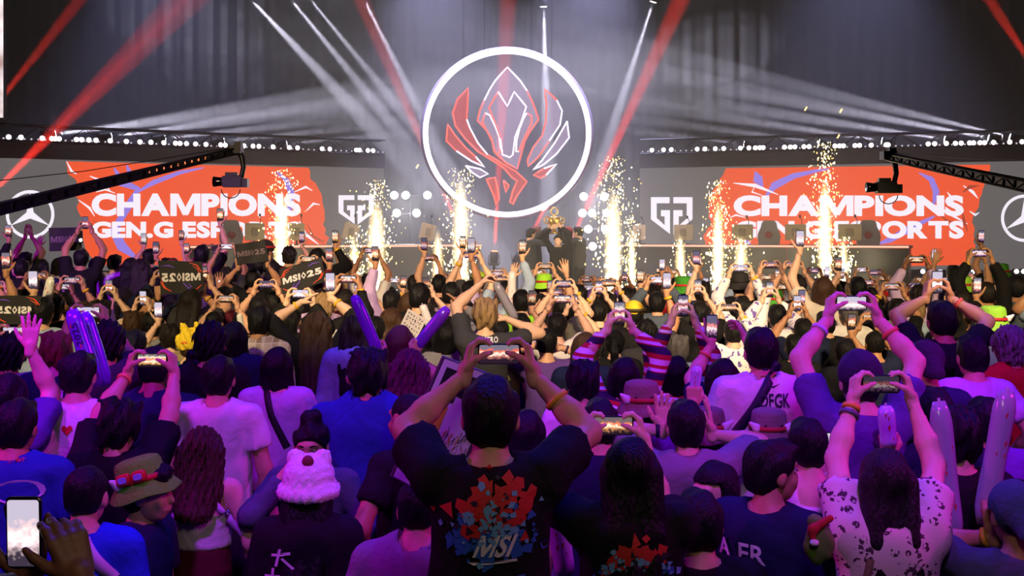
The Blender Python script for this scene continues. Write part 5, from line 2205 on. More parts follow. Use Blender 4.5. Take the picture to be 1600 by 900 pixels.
def pr(px, py, hx, d, zb=0.0, dep=0.13):
    """pixel -> (x, z) on the back of the person whose head is at hx, d"""
    e = d - dep
    p = at(px, py, e)
    return (p.x - (hx - 800.0) * d / F, p.z - zb)
YB = (226, 176, 40)
M_PWHITE = pmat('print_white', (226, 222, 226), 0.7)
M_PRED = pmat('print_red', (206, 40, 34), 0.7)
M_PBLUE = pmat('print_blue', (40, 96, 190), 0.7)
M_PSKY = pmat('print_sky', (110, 170, 220), 0.7)
M_PDARK = pmat('print_dark', (36, 26, 44), 0.7)


def splash(t, sh, cx, cz, w, h, seed):
    """burst of red shards over a blue brush cloud"""
    r = random.Random(seed)
    def shard(x, z, s, a):
        k = r.randint(3, 5)
        return [(x + s * r.uniform(0.5, 1.0) * math.cos(a + 2 * PI * i / k), z + s * r.uniform(0.5, 1.1) * math.sin(a + 2 * PI * i / k)) for i in range(k)]
    bl = [shard(cx + r.gauss(0, w * 0.30), cz - h * 0.22 + r.gauss(0, h * 0.16), r.uniform(0.01, 0.035), r.uniform(0, 6)) for _ in range(90)]
    rd = [shard(cx + r.gauss(0, w * 0.22), cz + h * 0.16 + r.gauss(0, h * 0.15), r.uniform(0.01, 0.036), r.uniform(0, 6)) for _ in range(100)]
    sk = [shard(cx + r.gauss(0, w * 0.26), cz - h * 0.06 + r.gauss(0, h * 0.16), r.uniform(0.006, 0.018), r.uniform(0, 6)) for _ in range(60)]
    dk = [shard(cx + r.gauss(0, w * 0.2), cz + r.gauss(0, h * 0.2), r.uniform(0.006, 0.02), r.uniform(0, 6)) for _ in range(18)]
    print_poly(t, sh, bl, M_PBLUE, 'blue_print', 0.004)['kind'] = 'stuff'
    print_poly(t, sh, rd, M_PRED, 'red_print', 0.007)['kind'] = 'stuff'
    print_poly(t, sh, sk, M_PSKY, 'pale_print', 0.009)['kind'] = 'stuff'
    print_poly(t, sh, dk, M_PDARK, 'dark_print', 0.0085)['kind'] = 'stuff'


# ---- centre: man in the black tee filming over the crowd
t, g, sh, (x, y, zb, rot, T) = person(766, 588, 3.5, 'person in black tee with red-blue splash print, phone raised in both hands, centre', 'the person in the black splash-print tee at centre',
    u=1.06, wide=1.06, shirt='black', hair='short', skin='light', ph=('land', 780, 553, 0.34, dict(pic=4, poleL=(-1, 0.0, -0.7), poleR=(1, 0.0, -0.7))), bands=[('R', 0.42, YB)], loose=0.026)
splash(t, sh, 0.01, pr(766, 806, 766, 3.5)[1], 0.26, 0.26, 4)
print_text(t, sh, 'MSI', *pr(738, 868, 766, 3.5), *pr(795, 832, 766, 3.5), M_PWHITE, 0.03, shear=0.03)
print_poly(t, sh, [[pr(a, b, 766, 3.5) for a, b in ((732, 876), (808, 872), (808, 876), (740, 880))]], M_PWHITE, 'underline', 0.008)
# ---- long-haired woman beside him
t, g, sh, (x, y, zb, rot, T) = person(986, 684, 3.75, 'person with long straight black hair and black print tee, filming sideways, right of centre', 'the long-haired person in a black print tee',
    u=0.96, hair='long', shirt='black', skin='fair', ph=('land', 958, 665, 0.30, dict(pic=7, poleL=(-0.8, -0.3, -0.9), poleR=(0.25, 0.2, -1))), bands=[('L', 0.06, (24, 20, 24))], hem=0.95, loose=0.025, wide=1.08)
splash(t, sh, 0.0, pr(990, 884, 986, 3.75)[1], 0.22, 0.14, 9)
# ---- woman in the floral blouse
t, g, sh, _ = person(1386, 703, 3.95, 'person in cream floral blouse with very long dark hair, phone raised in both hands', 'the person in the cream floral blouse',
    u=0.97, hair='verylong', hc='dark', shirt='floral', skin='fair', ph=('land', 1376, 600, 0.34, dict(pic=2, dim=0.25, poleL=(-0.7, 0.1, -0.6), poleR=(0.7, 0.1, -0.6))), bands=[('L', 0.10, YB), ('L', 0.22, (90, 88, 100))], sleeve=0.55, loose=0.034, top_name='blouse')
T = g['hc'][2] + 0.128
strap(t, sh, [(-0.17, T - 0.62), (-0.12, T - 0.48), (-0.10, T - 0.36)], 0.022, (150, 120, 96), 'backpack_strap')
# ---- hands and phone at the lower left corner
person(-58, 905, 2.05, 'person at the lower left corner of whom only hands with a phone show', 'the hands at the lower left corner', u=1.0, skin='brown', hair='short', shirt='black',
       ph=('one', 38, 832, 0.22, dict(pic=5, pitch=2, hands='L')), R=dict(px=(128, 912, 0.14), hand='relax', hz=(-0.45, 0.25, 1), hy=(-0.6, 0.8, 0)))
# ---- bottom row from the left
t, g, sh, (x, y, zb, rot, T) = person(131, 730, 4.25, 'short-haired person in royal blue tee with pale strap across the back', 'the person in royal blue', hair='fade', shirt='royal', skin='light', wide=1.05, u=0.95)
strap(t, sh, [pr(116, 834, 131, 4.25), pr(140, 868, 131, 4.25), pr(172, 910, 131, 4.25)], 0.04, (196, 176, 214))
t, g, sh, _ = person(222, 722, 4.65, 'person in profile wearing a green bucket hat with red goggles', 'the person in the green goggle hat', hair='short', shirt='navy', skin='light', rot=-98, head=(4, -4, 0), hat=('bucket', (96, 206, 36), (190, 34, 34), (236, 226, 224)))
for h in t.children:
    if h.name.startswith('hat'):
        h.matrix_local = Matrix.LocRotScale(Vector(g['hc']), g['Rh'].to_euler(), Vector((0.92, 0.92, 0.94))) @ Matrix.Translation((0, -0.014, 0.016)) @ Matrix.Rotation(0.34, 4, 'X')
        goggles(h, 0.0)
        for c in h.children:
            if 'goggle' in c.name:
                c.rotation_euler = (0, 0, 1.5)
                c.location = (0.115, 0, 0.0)
face(t, g, 1.0)
t, g, sh, (x, y, zb, rot, T) = person(315, 668, 5.05, 'person with long curly brown hair in white thin-strapped top and maroon skirt', 'the curly-haired person in a white strap top', u=0.88, hair='curls', hc='brown', shirt='white', pants='maroon', bottom='skirt', skirt=1.35, waist=0.60, strap=True, sleeve=0, loose=0.006, hem=0.62, skin='fair', wob=0.003,
    L=dict(rel=(-0.27, 0.10, -0.80)), R=dict(rel=(0.27, 0.10, -0.80)))
strap(t, sh, [pr(330, 800, 315, 4.9), pr(352, 826, 315, 4.9), pr(376, 856, 315, 4.9)], 0.03, (196, 160, 214))
person(182, 628, 5.0, 'person in dark hoodie with phone raised on a bent bare arm, left side', 'the person in the dark hoodie at left', hair='messy', shirt='black', skin='light', hood=True, sleeve=0.7, loose=0.03,
       ph=('land', 238, 563, 0.45, dict(pic=3, poleL=(-1, -0.3, 0.4), poleR=(0.8, -0.4, -0.8))), bands=[('L', 0.12, (236, 130, 90))], head=(0, -14, 0))
t, g, sh, (x, y, zb, rot, T) = person(22, 624, 4.8, 'broad person in blue tee with pale back print at the left edge', 'the broad person in blue at the left edge', hair='short', shirt='blue', skin='tan', wide=1.18)
print_poly(t, sh, [[(pr(28, 768, 22, 4.8)[0] + 0.10 * math.cos(a), pr(28, 768, 22, 4.8)[1] + 0.05 * math.sin(a)) for a in [2 * PI * k / 16 for k in range(16)]]], pmat('print_pale', (196, 190, 214), 0.8), 'oval_print')
print_text(t, sh, 'TOMMY', *pr(5, 724, 22, 4.8), *pr(32, 718, 22, 4.8), M_PRED, 0.0)
t, g, sh, (x, y, zb, rot, T) = person(120, 549, 5.6, 'person in white tee with a small red heart on the back, left side', 'the person in the white heart tee', hair='short', hc='black', shirt='white', skin='light',
    R=dict(px=(146, 640, 0.25), hand='fist', pole=(0.8, -0.3, -1)))
hp = [(0.0, -0.026), (0.026, 0.004), (0.024, 0.02), (0.012, 0.025), (0.0, 0.014), (-0.012, 0.025), (-0.024, 0.02), (-0.026, 0.004)]
hx_, hz_ = pr(106, 672, 120, 5.6)
print_poly(t, sh, [[(hx_ + a, hz_ + b) for a, b in hp]], M_PRED, 'heart_print')
t, g, sh, (x, y, zb, rot, T) = person(85, 521, 6.7, 'person with auburn hair in navy tee with scribbled white lettering', 'the auburn-haired person in a lettered navy tee', hair='messy', hc='auburn', shirt='navy', skin='fair', wide=1.05)
print_text(t, sh, 'STUSSY', *pr(60, 634, 85, 6.7), *pr(110, 604, 85, 6.7), M_PWHITE, 0.02, shear=0.05)
person(8, 583, 5.3, 'dark-haired person with one bare arm straight up at the left edge', 'the person with one arm up at the left edge', hair='bob', shirt='purple', skin='fair', R=dict(px=(47, 546, 0.16), hand='open', hz=(0.0, 0.1, 1), hy=(-0.3, 1, 0), pole=(0.3, 0.3, -1)))
person(14, 522, 6.9, 'curly-haired person in grey tee filming sideways at the left edge', 'the curly-haired person in grey at the left edge', hair='curly', shirt='grey', skin='tan', ph=('land', 22, 519, 0.4, dict(pic=5)))
person(240, 541, 6.0, 'big person in plain navy tee with short dark hair', 'the big person in plain navy', hair='fade', shirt='navy', skin='tan', wide=1.22, u=1.05)
person(340, 556, 5.9, 'person in pale pink-white tee standing beside the big navy tee', 'the person in the pale tee left of the lilac tee', hair='short', shirt='white', skin='light', wide=1.1, R=dict(rel=(0.30, 0.02, -0.85)))
person(303, 557, 7.2, 'dark-haired person with bun in lilac top behind the pale tee', 'the person with the bun behind the pale tee', hair='bun', shirt='lilac', skin='fair', u=0.95)
t, g, sh, (x, y, zb, rot, T) = person(432, 542, 6.6, 'person with black bob in lilac tee with black cross-body strap', 'the lilac tee with black strap', hair='bob', shirt='lilac', pants='slate', skin='fair', u=0.97, wide=1.02, R=dict(rel=(0.20, 0.16, -0.74), pole=(0.6, -0.8, -0.2)))
strap(t, sh, [pr(412, 605, 432, 6.6), pr(424, 650, 432, 6.6), pr(448, 700, 432, 6.6)], 0.04, (24, 20, 30))
t, g, sh, _ = person(488, 655, 5.2, 'person with hair bun facing the camera and looking down, hand at the cheek', 'the person facing the camera', hair='bun', shirt='slate', skin='light', rot=178, head=(0, -10, 0), u=0.95, sleeve=1.85, top_name='jacket', R=dict(rel=(0.11, 0.12, -0.25), hand='relax', pole=(0.8, -0.1, -1)), L=dict(rel=(-0.14, 0.26, -0.62), pole=(-1, -0.3, -0.6)))
face(t, g, 0.95)
t, g, sh, (x, y, zb, rot, T) = person(481, 722, 4.6, 'person in white fluffy cap and black hoodie with white letters, long dark hair', 'the white fluffy cap', hair='long', shirt='black', skin='fair', hood=True, sleeve=1.9, loose=0.035, u=0.96, hat=('fluffy', (236, 230, 232)), top_name='hoodie')
for h in t.children:
    if h.name.startswith('hat'):
        V, Q = sdf_mesh([('e', (0, 0, 0), (0.026, 0.022, 0.03))], 0.007, 0.01)
        b = link_mesh('hat_bobble', np_mesh('hat_bobble', V, Q), pmat('bobble', (112, 40, 44), 0.7), h)
        b.location = (0.01, -0.085, 0.14)
print_poly(t, sh, [[(a * 0.85 + 0.0, b * 0.85 + T - 0.40) for a, b in p] for p in (
    [(-0.15, 0.06), (-0.05, 0.08), (-0.05, 0.066), (-0.15, 0.046)], [(-0.11, 0.09), (-0.095, 0.09), (-0.12, 0.0), (-0.135, 0.0)], [(-0.09, 0.05), (-0.03, 0.0), (-0.04, -0.01), (-0.10, 0.04)],
    [(-0.19, -0.05), (-0.09, -0.04), (-0.09, -0.054), (-0.19, -0.064)], [(-0.15, -0.01), (-0.135, -0.01), (-0.15, -0.12), (-0.165, -0.12)], [(-0.13, -0.07), (-0.07, -0.12), (-0.08, -0.13), (-0.14, -0.08)],
    [(-0.20, -0.16), (-0.11, -0.15), (-0.11, -0.164), (-0.20, -0.174)], [(-0.17, -0.13), (-0.155, -0.13), (-0.16, -0.22), (-0.175, -0.22)])], M_PWHITE, 'letter_print', 0.008)
person(574, 548, 5.55, 'large person in plain blue tee with short black hair, left of centre', 'the large person in plain blue', hair='messy', shirt='blue', skin='tan', wide=1.26, u=1.06, loose=0.03)
t, g, sh, _ = person(645, 613, 5.05, 'person with shaved sides turned to the left in black tee, hand on hip', 'the person with shaved hair', hair='buzz', shirt='black', skin='tan', rot=48, wide=1.08, L=dict(rel=(-0.24, 0.10, -0.74), pole=(-1, -0.7, 0)))
person(652, 750, 4.35, 'person in grey-violet tee low in front of the splash-print tee', 'the grey-violet tee', hair='fade', shirt='grey', skin='light', wide=1.22, rot=-8)
# ---- behind and beside the centre man
person(912, 566, 6.2, 'person in white tee with dark hair behind the raised phone right of centre', 'the white tee behind the centre phone', hair='messy', shirt='white', skin='light')
person(938, 624, 5.0, 'dark-haired person in navy directly behind the sideways phone right of centre', 'the navy top behind the phone', hair='short', shirt='navy', skin='light', u=0.95)
person(822, 640, 5.4, 'person in lilac top half hidden by the centre arms', 'the lilac top half hidden at centre', hair='bob', shirt='lilac', skin='fair', u=0.95)
t, g, sh, _ = person(1003, 598, 5.45, 'person in brown-grey bucket hat with red band and pale ears, purple top', 'the brown bucket hat with ears', hair='short', shirt='purple', skin='light', hat=('bucket', (128, 106, 92), (176, 40, 44), (230, 200, 220)))
person(1073, 626, 5.0, 'person in grey hoodie raising an open hand beside the bucket hats', 'the grey hoodie with the open hand', hair='short', shirt='grey', skin='fair', hood=True, sleeve=0.75, loose=0.03,
       L=dict(px=(1036, 672, 0.15), hand='open', hz=(0.05, 0.1, 1), hy=(0, -1, 0.1), pole=(-0.8, -0.6, -0.6)), R=dict(px=(1112, 678, 0.15), hand='open', hz=(-0.1, 0.1, 1), hy=(-1, 0.2, 0), pole=(0.8, -0.6, -0.6)), bands=[('L', 0.1, (40, 20, 70))])
person(1106, 640, 5.45, 'person in brown-grey bucket hat behind the grey hoodie', 'the second bucket hat', hair='short', shirt='navy', skin='light', L=dict(px=(1083, 636, 0.27), hand='fist', hz=(0.05, 0.1, 1), hy=(0.3, 0.9, 0), pole=(-1, -0.5, -0.6)), hat=('bucket', (120, 100, 88), (176, 40, 44), (230, 200, 220)))
t, g, sh, (x, y, zb, rot, T) = person(1191, 512, 5.8, 'person in white sports jersey with dark diagonal strap and lettering OFGK', 'the white sports jersey', hair='short', shirt='white', skin='light', wide=1.16, u=1.04, sleeve=0.75)
strap(t, sh, [pr(1219, 568, 1191, 5.8), pr(1180, 632, 1191, 5.8), pr(1142, 695, 1191, 5.8)], 0.045, (24, 24, 48))
print_text(t, sh, 'OFGK', *pr(1184, 636, 1191, 5.8), *pr(1234, 614, 1191, 5.8), pmat('print_navy', (34, 30, 60), 0.7), 0.02)
print_poly(t, sh, [[pr(a, b, 1191, 5.8) for a, b in q] for q in ([(1192, 576), (1202, 576), (1202, 580), (1192, 580)], [(1196, 600), (1208, 603), (1220, 600), (1208, 606)])], pmat('print_navy', (34, 30, 60), 0.7), 'shoulder_print')
person(1203, 642, 5.2, 'person in grey bucket hat with red trim and white shirt, under the jersey lettering', 'the grey bucket hat under the jersey', hair='short', shirt='white', skin='light', u=0.95, hat=('bucket', (122, 112, 100), (176, 44, 44), (236, 220, 226)))
t, g, sh, (x, y, zb, rot, T) = person(1201, 687, 4.2, 'person in profile facing right in dark jersey with white letters ER', 'the dark jersey in profile', hair='short', shirt='navy', skin='tan', rot=-38, head=(-34, 0, 0), wide=1.1)
face(t, g, 1.0)
print_text(t, sh, 'A ER', -0.16, T - 0.435, 0.06, T - 0.365, M_PWHITE, 0.02, lift=0.016)
t, g, sh, _ = person(1124, 720, 4.5, 'dark-haired person looking back to the left with face half hidden', 'the face looking back', hair='bob', shirt='black', skin='fair', rot=120, head=(8, -6, 0), u=0.94)
face(t, g, 0.94)
person(1094, 768, 4.0, 'person with short black hair and black tee at the bottom edge, right of centre', 'the black tee at the bottom edge', hair='short', shirt='black', skin='light', wide=1.05)
person(1264, 655, 4.7, 'person in white tank top holding a lit phone upright beside the floral blouse', 'the white tank top', hair='short', shirt='white', tank=True, sleeve=0, loose=0.008, skin='fair', u=0.96, ph=('one', 1285, 700, 0.22, dict(pic=1, hands='R')))
person(1346, 552, 5.0, 'person in purple tee and dark cap with both bare arms straight up', 'the purple tee and dark cap', hair='short', shirt='purple', skin='fair', wide=1.14, u=1.04, hat=('beanie', (40, 34, 60)), ph=('land', 1330, 474, 0.30, dict(pic=1, poleL=(-1, -0.1, -0.2), poleR=(1, -0.1, -0.2))), bands=[('L', 0.30, (200, 180, 220)), ('R', 0.34, (236, 120, 80))])
person(1474, 470, 6.8, 'person in black tee with phone held upright overhead in both hands, right side', 'the black tee with upright phone at right', hair='short', shirt='black', skin='tan', wide=1.12, u=1.03, ph=('port2', 1464, 441, 0.34, dict(pic=1, poleL=(-1, -0.1, -0.2), poleR=(1, -0.1, -0.2))), bands=[('R', 0.22, (226, 90, 70))])
person(1449, 532, 5.7, 'person wearing a dark backwards cap before the raised upright phone', 'the dark backwards cap', hair='fade', shirt='navy', skin='light', hat=('backcap', (34, 26, 40)))
person(1462, 606, 5.0, 'dark-haired person in navy between backwards cap and silver stick', 'the navy top below the backwards cap', hair='short', shirt='navy', skin='light', L=dict(px=(1390, 716, -0.22), hand='fist', hz=(-0.05, 0.1, 1), hy=(0.5, 0.9, 0), pole=(-1, -0.6, -0.6)))
person(1522, 524, 6.3, 'person in bright lilac tee with dark hair beside the red hoodie', 'the bright lilac tee', hair='short', shirt='lilac', skin='light', R=dict(rel=(0.26, 0.12, -0.70)))
person(1580, 512, 6.6, 'person with curly grey-black hair in red hoodie at the right edge', 'the red hoodie', hair='curly', hc='grey', shirt='red', skin='tan', hood=True, sleeve=1.9, loose=0.035, top_name='hoodie')
person(1553, 480, 7.6, 'person in lime green bucket hat with red band at the right edge', 'the lime bucket hat', hair='short', shirt='slate', skin='light', hat=('bucket', (150, 216, 50), (190, 40, 40), (226, 226, 210)))
person(1545, 622, 5.3, 'dark-haired person in purple top between the two silver sticks', 'the purple top between the silver sticks', hair='short', shirt='purple', skin='tan')
person(1498, 640, 4.55, 'dark-haired person behind the nearer silver stick at right', 'the person behind the silver stick', hair='messy', shirt='black', skin='light', L=dict(px=(1478, 846, -0.17), hand='grip', hz=(0.1, 0.1, 1), hy=(0.3, 0.9, 0), pole=(-1, -0.6, -0.6)))
person(1593, 752, 3.9, 'person in teal backwards cap at the lower right corner', 'the teal cap', hair='fade', shirt='slate', skin='tan', hat=('backcap', (46, 84, 92)), L=dict(px=(1553, 838, 0.12), hand='grip', hz=(0.0, 0.1, 1), hy=(0.3, 0.9, 0), pole=(-1, -0.6, -0.6)), bands=[('L', 0.12, YB)])
person(640, 546, 6.3, 'person with wavy wine-brown hair and glittering sequin top, left of centre', 'the sequin top', hair='curls', hc='wine', shirt='sequin', skin='fair', u=0.95)
person(624, 508, 7.3, 'person with dark wine hair raising a violet stick above the sequin top', 'the dark wine hair', hair='bob', hc='wine', shirt='maroon', skin='light', L=dict(px=(596, 560, -0.35), hand='fist', hz=(-0.4, 0.1, 1), hy=(0.5, 0.9, 0), pole=(-1, -0.6, -0.5)), R=dict(px=(645, 556, -0.22), hand='fist', hz=(0.5, 0.1, 1), hy=(-0.5, 0.9, 0), pole=(1, -0.6, -0.7)))
t, g, sh, (x, y, zb, rot, T) = person(758, 468, 8.0, 'person with blond-brown hair in charcoal tee lettered ASTRO, one arm bent up', 'the blond hair and ASTRO tee', hair='messy', hc='blond', shirt='charcoal', skin='fair', fine=True, L=dict(px=(748, 446, 0.3), hand='grip', pole=(-1, -0.2, -0.3)), R=dict(px=(795, 500, 0.2), hand='fist', pole=(1, -0.5, -0.6)))
print_text(t, sh, 'ASTRO', *pr(750, 536, 758, 8.0), *pr(778, 527, 758, 8.0), M_PWHITE, 0.02)
print_text(t, sh, 'ASTRO', *pr(748, 547, 758, 8.0), *pr(782, 538, 758, 8.0), M_PRED, 0.02)
t, g, sh, _ = person(495, 487, 8.1, 'person with long wavy brown hair in black jacket and checked skirt, both arms up', 'the wavy-haired person in a checked skirt', hair='wavy', hc='brown', shirt='black', pants='check', bottom='skirt', skirt=1.3, skin='fair', u=0.98, sleeve=1.35, hem=0.80, top_name='jacket', fine=True,
    L=dict(px=(467, 475, 0.1), hand='point', pole=(-1, -0.2, -0.5)), ph=('one', 516, 441, 0.2, dict(pic=1, hands='R', poleR=(1, -0.2, -0.5))), bands=[('L', 0.1, YB), ('R', 0.3, YB)])
person(557, 490, 7.6, 'person with long wavy dark hair in pale blue denim jacket', 'the pale denim jacket', hair='wavy', hc='dark', shirt='denim', pants='black', skin='fair', u=0.98, sleeve=1.9, loose=0.03, hem=0.92, hood=True, top_name='jacket')
person(405, 478, 8.1, 'person in beige plaid flannel shirt with short dark hair', 'the plaid flannel shirt', hair='short', shirt='plaid', pants='khaki', skin='tan', wide=1.15, sleeve=1.8, loose=0.03, hem=1.0, fine=True)
person(166, 503, 6.5, 'person with big curly black hair in charcoal tee filming sideways over the purple stick', 'the big curly hair in charcoal', hair='curly', shirt='charcoal', skin='tan', ph=('land', 138, 488, 0.35, dict(pic=1)), bands=[('R', 0.4, (30, 26, 26))])
person(328, 505, 6.9, 'person with big round dark hair in dark top behind the pale tee', 'the big round dark hair', hair='curly', shirt='black', skin='light', u=1.05)
person(364, 502, 7.6, 'person in long dark navy jacket with black hair, phone held upright beside the plaid shirt', 'the dark navy jacket', hair='bob', shirt='navy', skin='fair', sleeve=1.9, hem=1.2, loose=0.035, ph=('one', 364, 533, 0.3, dict(pic=1, hands='L')), top_name='jacket')
# striped sweaters
person(975, 558, 6.9, 'person in red, violet and white striped sweater filming upright, centre right', 'the striped sweater by the brown hair', hair='bob', shirt='stripes', skin='fair', sleeve=1.80, ph=('port2', 968, 489, 0.15, dict(pic=0, poleL=(-1, -0.1, -0.3), poleR=(1, -0.1, -0.3))), top_name='sweater')
person(1056, 556, 7.3, 'person in red, violet and white striped sweater filming upright below the green hat', 'the striped sweater below the green hat', hair='bob', shirt='stripes', skin='fair', sleeve=1.80, ph=('port2', 1067, 478, 0.15, dict(pic=6, poleL=(-1, -0.1, -0.3), poleR=(1, -0.1, -0.3))), top_name='sweater')
person(1130, 560, 6.6, 'dark-haired person with bare arms stretched forward, phone upright, left of the jersey', 'the bare stretched arms left of the jersey', hair='long', shirt='navy', skin='fair', ph=('one', 1112, 510, 0.3, dict(pic=2, hands='L')), R=dict(px=(1165, 530, 0.35), hand='relax', pole=(1, -0.3, -0.6)), bands=[('L', 0.3, (236, 120, 90)), ('R', 0.25, (236, 120, 90))])
person(854, 513, 8.4, 'person with short dark hair in purple top, both hands at head height, centre', 'the short dark hair in purple at centre', hair='fade', shirt='purple', skin='light', fine=True, L=dict(px=(838, 540, 0.2), hand='grip', pole=(-1, -0.5, -0.6)), R=dict(px=(882, 545, 0.2), hand='grip', pole=(1, -0.5, -0.6)), bands=[('R', 0.08, (40, 20, 60))])
person(914, 519, 7.9, 'person with brown bob hair in navy next to the striped sweater', 'the brown bob in navy', hair='bob', hc='brown', shirt='navy', skin='light', fine=True)
person(698, 503, 8.9, 'person with black hair in grey ribbed sweater pointing upward, left of centre', 'the ribbed sweater', hair='bob', shirt='grey', skin='tan', fine=True, sleeve=1.9, L=dict(px=(648, 545, -0.30), hand='fist', hz=(-0.2, 0.0, 1), hy=(0.3, 0.9, 0), pole=(-1, -0.5, -0.7)), R=dict(px=(724, 478, 0.1), hand='point', pole=(1, -0.2, -0.8)), top_name='sweater')
person(207, 515, 7.6, 'person with short dark hair in dark tee left of the big navy tee', 'the dark tee left of the big navy tee', hair='short', shirt='black', skin='light', ph=('land', 205, 572, 0.35, dict(pic=2)))
person(815, 452, 10.4, 'person in lime tee holding a white upright stick, middle rows left of the trophy', 'the lime tee with the white stick', hair='short', shirt='lime', skin='fair', fine=False, L=dict(px=(799, 494, 0.35), hand='fist', hz=(0.0, 0.1, 1), hy=(0.5, 0.9, 0), pole=(-1, -0.4, -0.6)), bands=[('L', 0.1, YB)])
person(395, 421, 12.6, 'person behind the dark tilted banner, holding it up with both arms', 'the dark banner holder', zb=0.32, hair='short', shirt='black', skin='tan', fine=False, L=dict(px=(372, 418, -0.25), hand='fist', hz=(0, 0.1, 1), hy=(0, 1, 0)), R=dict(px=(418, 413, -0.25), hand='fist', hz=(0, 0.1, 1), hy=(0, 1, 0)))
person(346, 450, 12.0, 'person raising a phone with its torch on, below the crane camera', 'the torch holder', hair='short', shirt='charcoal', skin='tan', fine=False, R=dict(px=(342, 449, 0.19), hand='open', hz=(0, 0.05, 1), hy=(0, -1, 0)))
# ================================================================== people seen smaller: shared poses
HNAME = {'short': 'short-haired', 'messy': 'tousle-haired', 'fade': 'crop-haired', 'curly': 'curly-haired', 'bob': 'bob-haired', 'long': 'long-haired', 'wavy': 'wavy-haired', 'bun': 'bun-haired', 'ponytail': 'ponytailed', 'buzz': 'shaven'}
PLACES = [(-99, 60, 'below left star emblem'), (60, 130, 'beside left star emblem'), (130, 200, 'below left lettering start'), (200, 270, 'below left lettering middle'), (270, 330, 'below left word ends'), (330, 420, 'under left crane camera'), (420, 470, 'by outermost left fountain'),
          (470, 530, 'left of left shield'), (530, 575, 'below left shield emblem'), (575, 620, 'by left shield fountain'), (620, 680, 'below left lamp stand'), (680, 735, 'by ring-side fountain'), (735, 790, 'below ring centre'), (790, 835, 'left of trophy players'), (835, 880, 'below trophy'),
          (880, 935, 'right of trophy players'), (935, 990, 'by tall fountain'), (990, 1040, 'left of right shield'), (1040, 1090, 'below right shield emblem'), (1090, 1140, 'by torn right graphic'), (1140, 1190, 'below right lettering start'), (1190, 1240, 'before nearer gaming chair'),
          (1240, 1290, 'left of highest fountain'), (1290, 1340, 'right of highest fountain'), (1340, 1390, 'before outer gaming chair'), (1390, 1440, 'at right desk end'), (1440, 1500, 'below right crane boom'), (1500, 1560, 'by right torn edge'), (1560, 1800, 'below right star emblem')]


def place(px):
    for a, b, s in PLACES:
        if a <= px < b:
            return s
    return PLACES[-1][2] if px > 0 else PLACES[0][2]


def band_of(d):
    return 'middle rows' if d < 10.4 else ('farther rows' if d < 13.2 else 'front rows')


TT = 1.70
POSES = {
    'land': dict(ph=('land', (0.02, 0.28, 0.10)), txt='filming sideways'),
    'landhigh': dict(ph=('land', (0.0, 0.16, 0.27)), txt='phone sideways overhead'),
    'landside': dict(ph=('land', (0.16, 0.24, 0.12)), txt='filming sideways'),
    'oneR': dict(ph=('one', (0.14, 0.26, 0.12), 'R'), txt='phone upright'),
    'oneL': dict(ph=('one', (-0.14, 0.26, 0.12), 'L'), txt='phone upright'),
    'highR': dict(ph=('one', (0.19, 0.10, 0.34), 'R'), txt='one arm high with phone'),
    'highL': dict(ph=('one', (-0.19, 0.10, 0.34), 'L'), txt='one arm high with phone'),
    'port2': dict(ph=('port2', (0.0, 0.26, 0.12)), txt='filming upright with both hands'),
    'port2high': dict(ph=('port2', (0.03, 0.12, 0.30)), txt='phone upright overhead'),
    'landone': dict(ph=('oneland', (0.10, 0.25, 0.18), 'R'), txt='phone sideways in one hand'),
    'cheer': dict(L=dict(w=(-0.30, 0.05, TT + 0.16), hand='open', hy=(0.2, 1, 0)), R=dict(w=(0.28, 0.08, TT + 0.20), hand='open', hy=(-0.2, 1, 0)), txt='both hands up'),
    'clap': dict(L=dict(w=(-0.045, 0.10, TT + 0.20), hand='open', hz=(0.12, 0, 1), hy=(1, 0, 0)), R=dict(w=(0.045, 0.10, TT + 0.20), hand='open', hz=(-0.12, 0, 1), hy=(-1, 0, 0)), txt='clapping overhead'),
    'point': dict(R=dict(w=(0.20, 0.10, TT + 0.20), hand='point'), txt='one finger up'),
    'fist': dict(L=dict(w=(-0.20, 0.10, TT + 0.18), hand='fist'), txt='one fist up'),
    'down': dict(txt='arms down'),
    'hips': dict(L=dict(w=(-0.24, 0.16, 1.02)), R=dict(w=(0.24, 0.16, 1.02)), txt='arms bent'),
}
TOPS = {'tee': dict(sleeve=0.62), 'sweater': dict(sleeve=1.88, loose=0.024), 'hoodie': dict(sleeve=1.9, loose=0.034, hood=True)}
POOL = {}


def template(pose, top):
    key = (pose, top)
    if key in POOL:
        return POOL[key]
    P = POSES[pose]
    sp = dict(T=TT, u=1.0, seed=len(POOL) + 3, wide=random.uniform(0.98, 1.12))
    sp.update(TOPS[top])
    phn = None
    if 'ph' in P:
        kind, off = P['ph'][0], P['ph'][1]
        C = np.array([off[0], off[1], TT + off[2]])
        Rp = phone_rot(kind, 0, 6)
        for side, A in phone_hold(kind, C, Rp, 1.0, P['ph'][2] if len(P['ph']) > 2 else 'LR').items():
            sp[side] = A
        phn = (Vector(C), Rp, kind)
    for s in 'LR':
        if s in P:
            sp[s] = dict(P[s])
    geo = body_geo(sp, False)
    meshes = {k: np_mesh(k, *geo[k]) for k in ('body', 'shirt', 'trousers')}
    bands = {}
    for s in 'LR':
        Wt, E, R, S = geo['wr'][s]
        f = 0.14
        c = Wt + (E - Wt) * f
        dd = (E - Wt) / np.linalg.norm(E - Wt)
        q = Vector(dd).to_track_quat('Z', 'Y').to_matrix()
        mb = MB()
        mb.lathe([(0.031, -0.011), (0.036, -0.011), (0.036, 0.011), (0.031, 0.011)], 10, c, q)
        bands[s] = mb.mesh('wristband', True)
    POOL[key] = (geo, meshes, phn, bands, P)
    return POOL[key]


CROWD = []


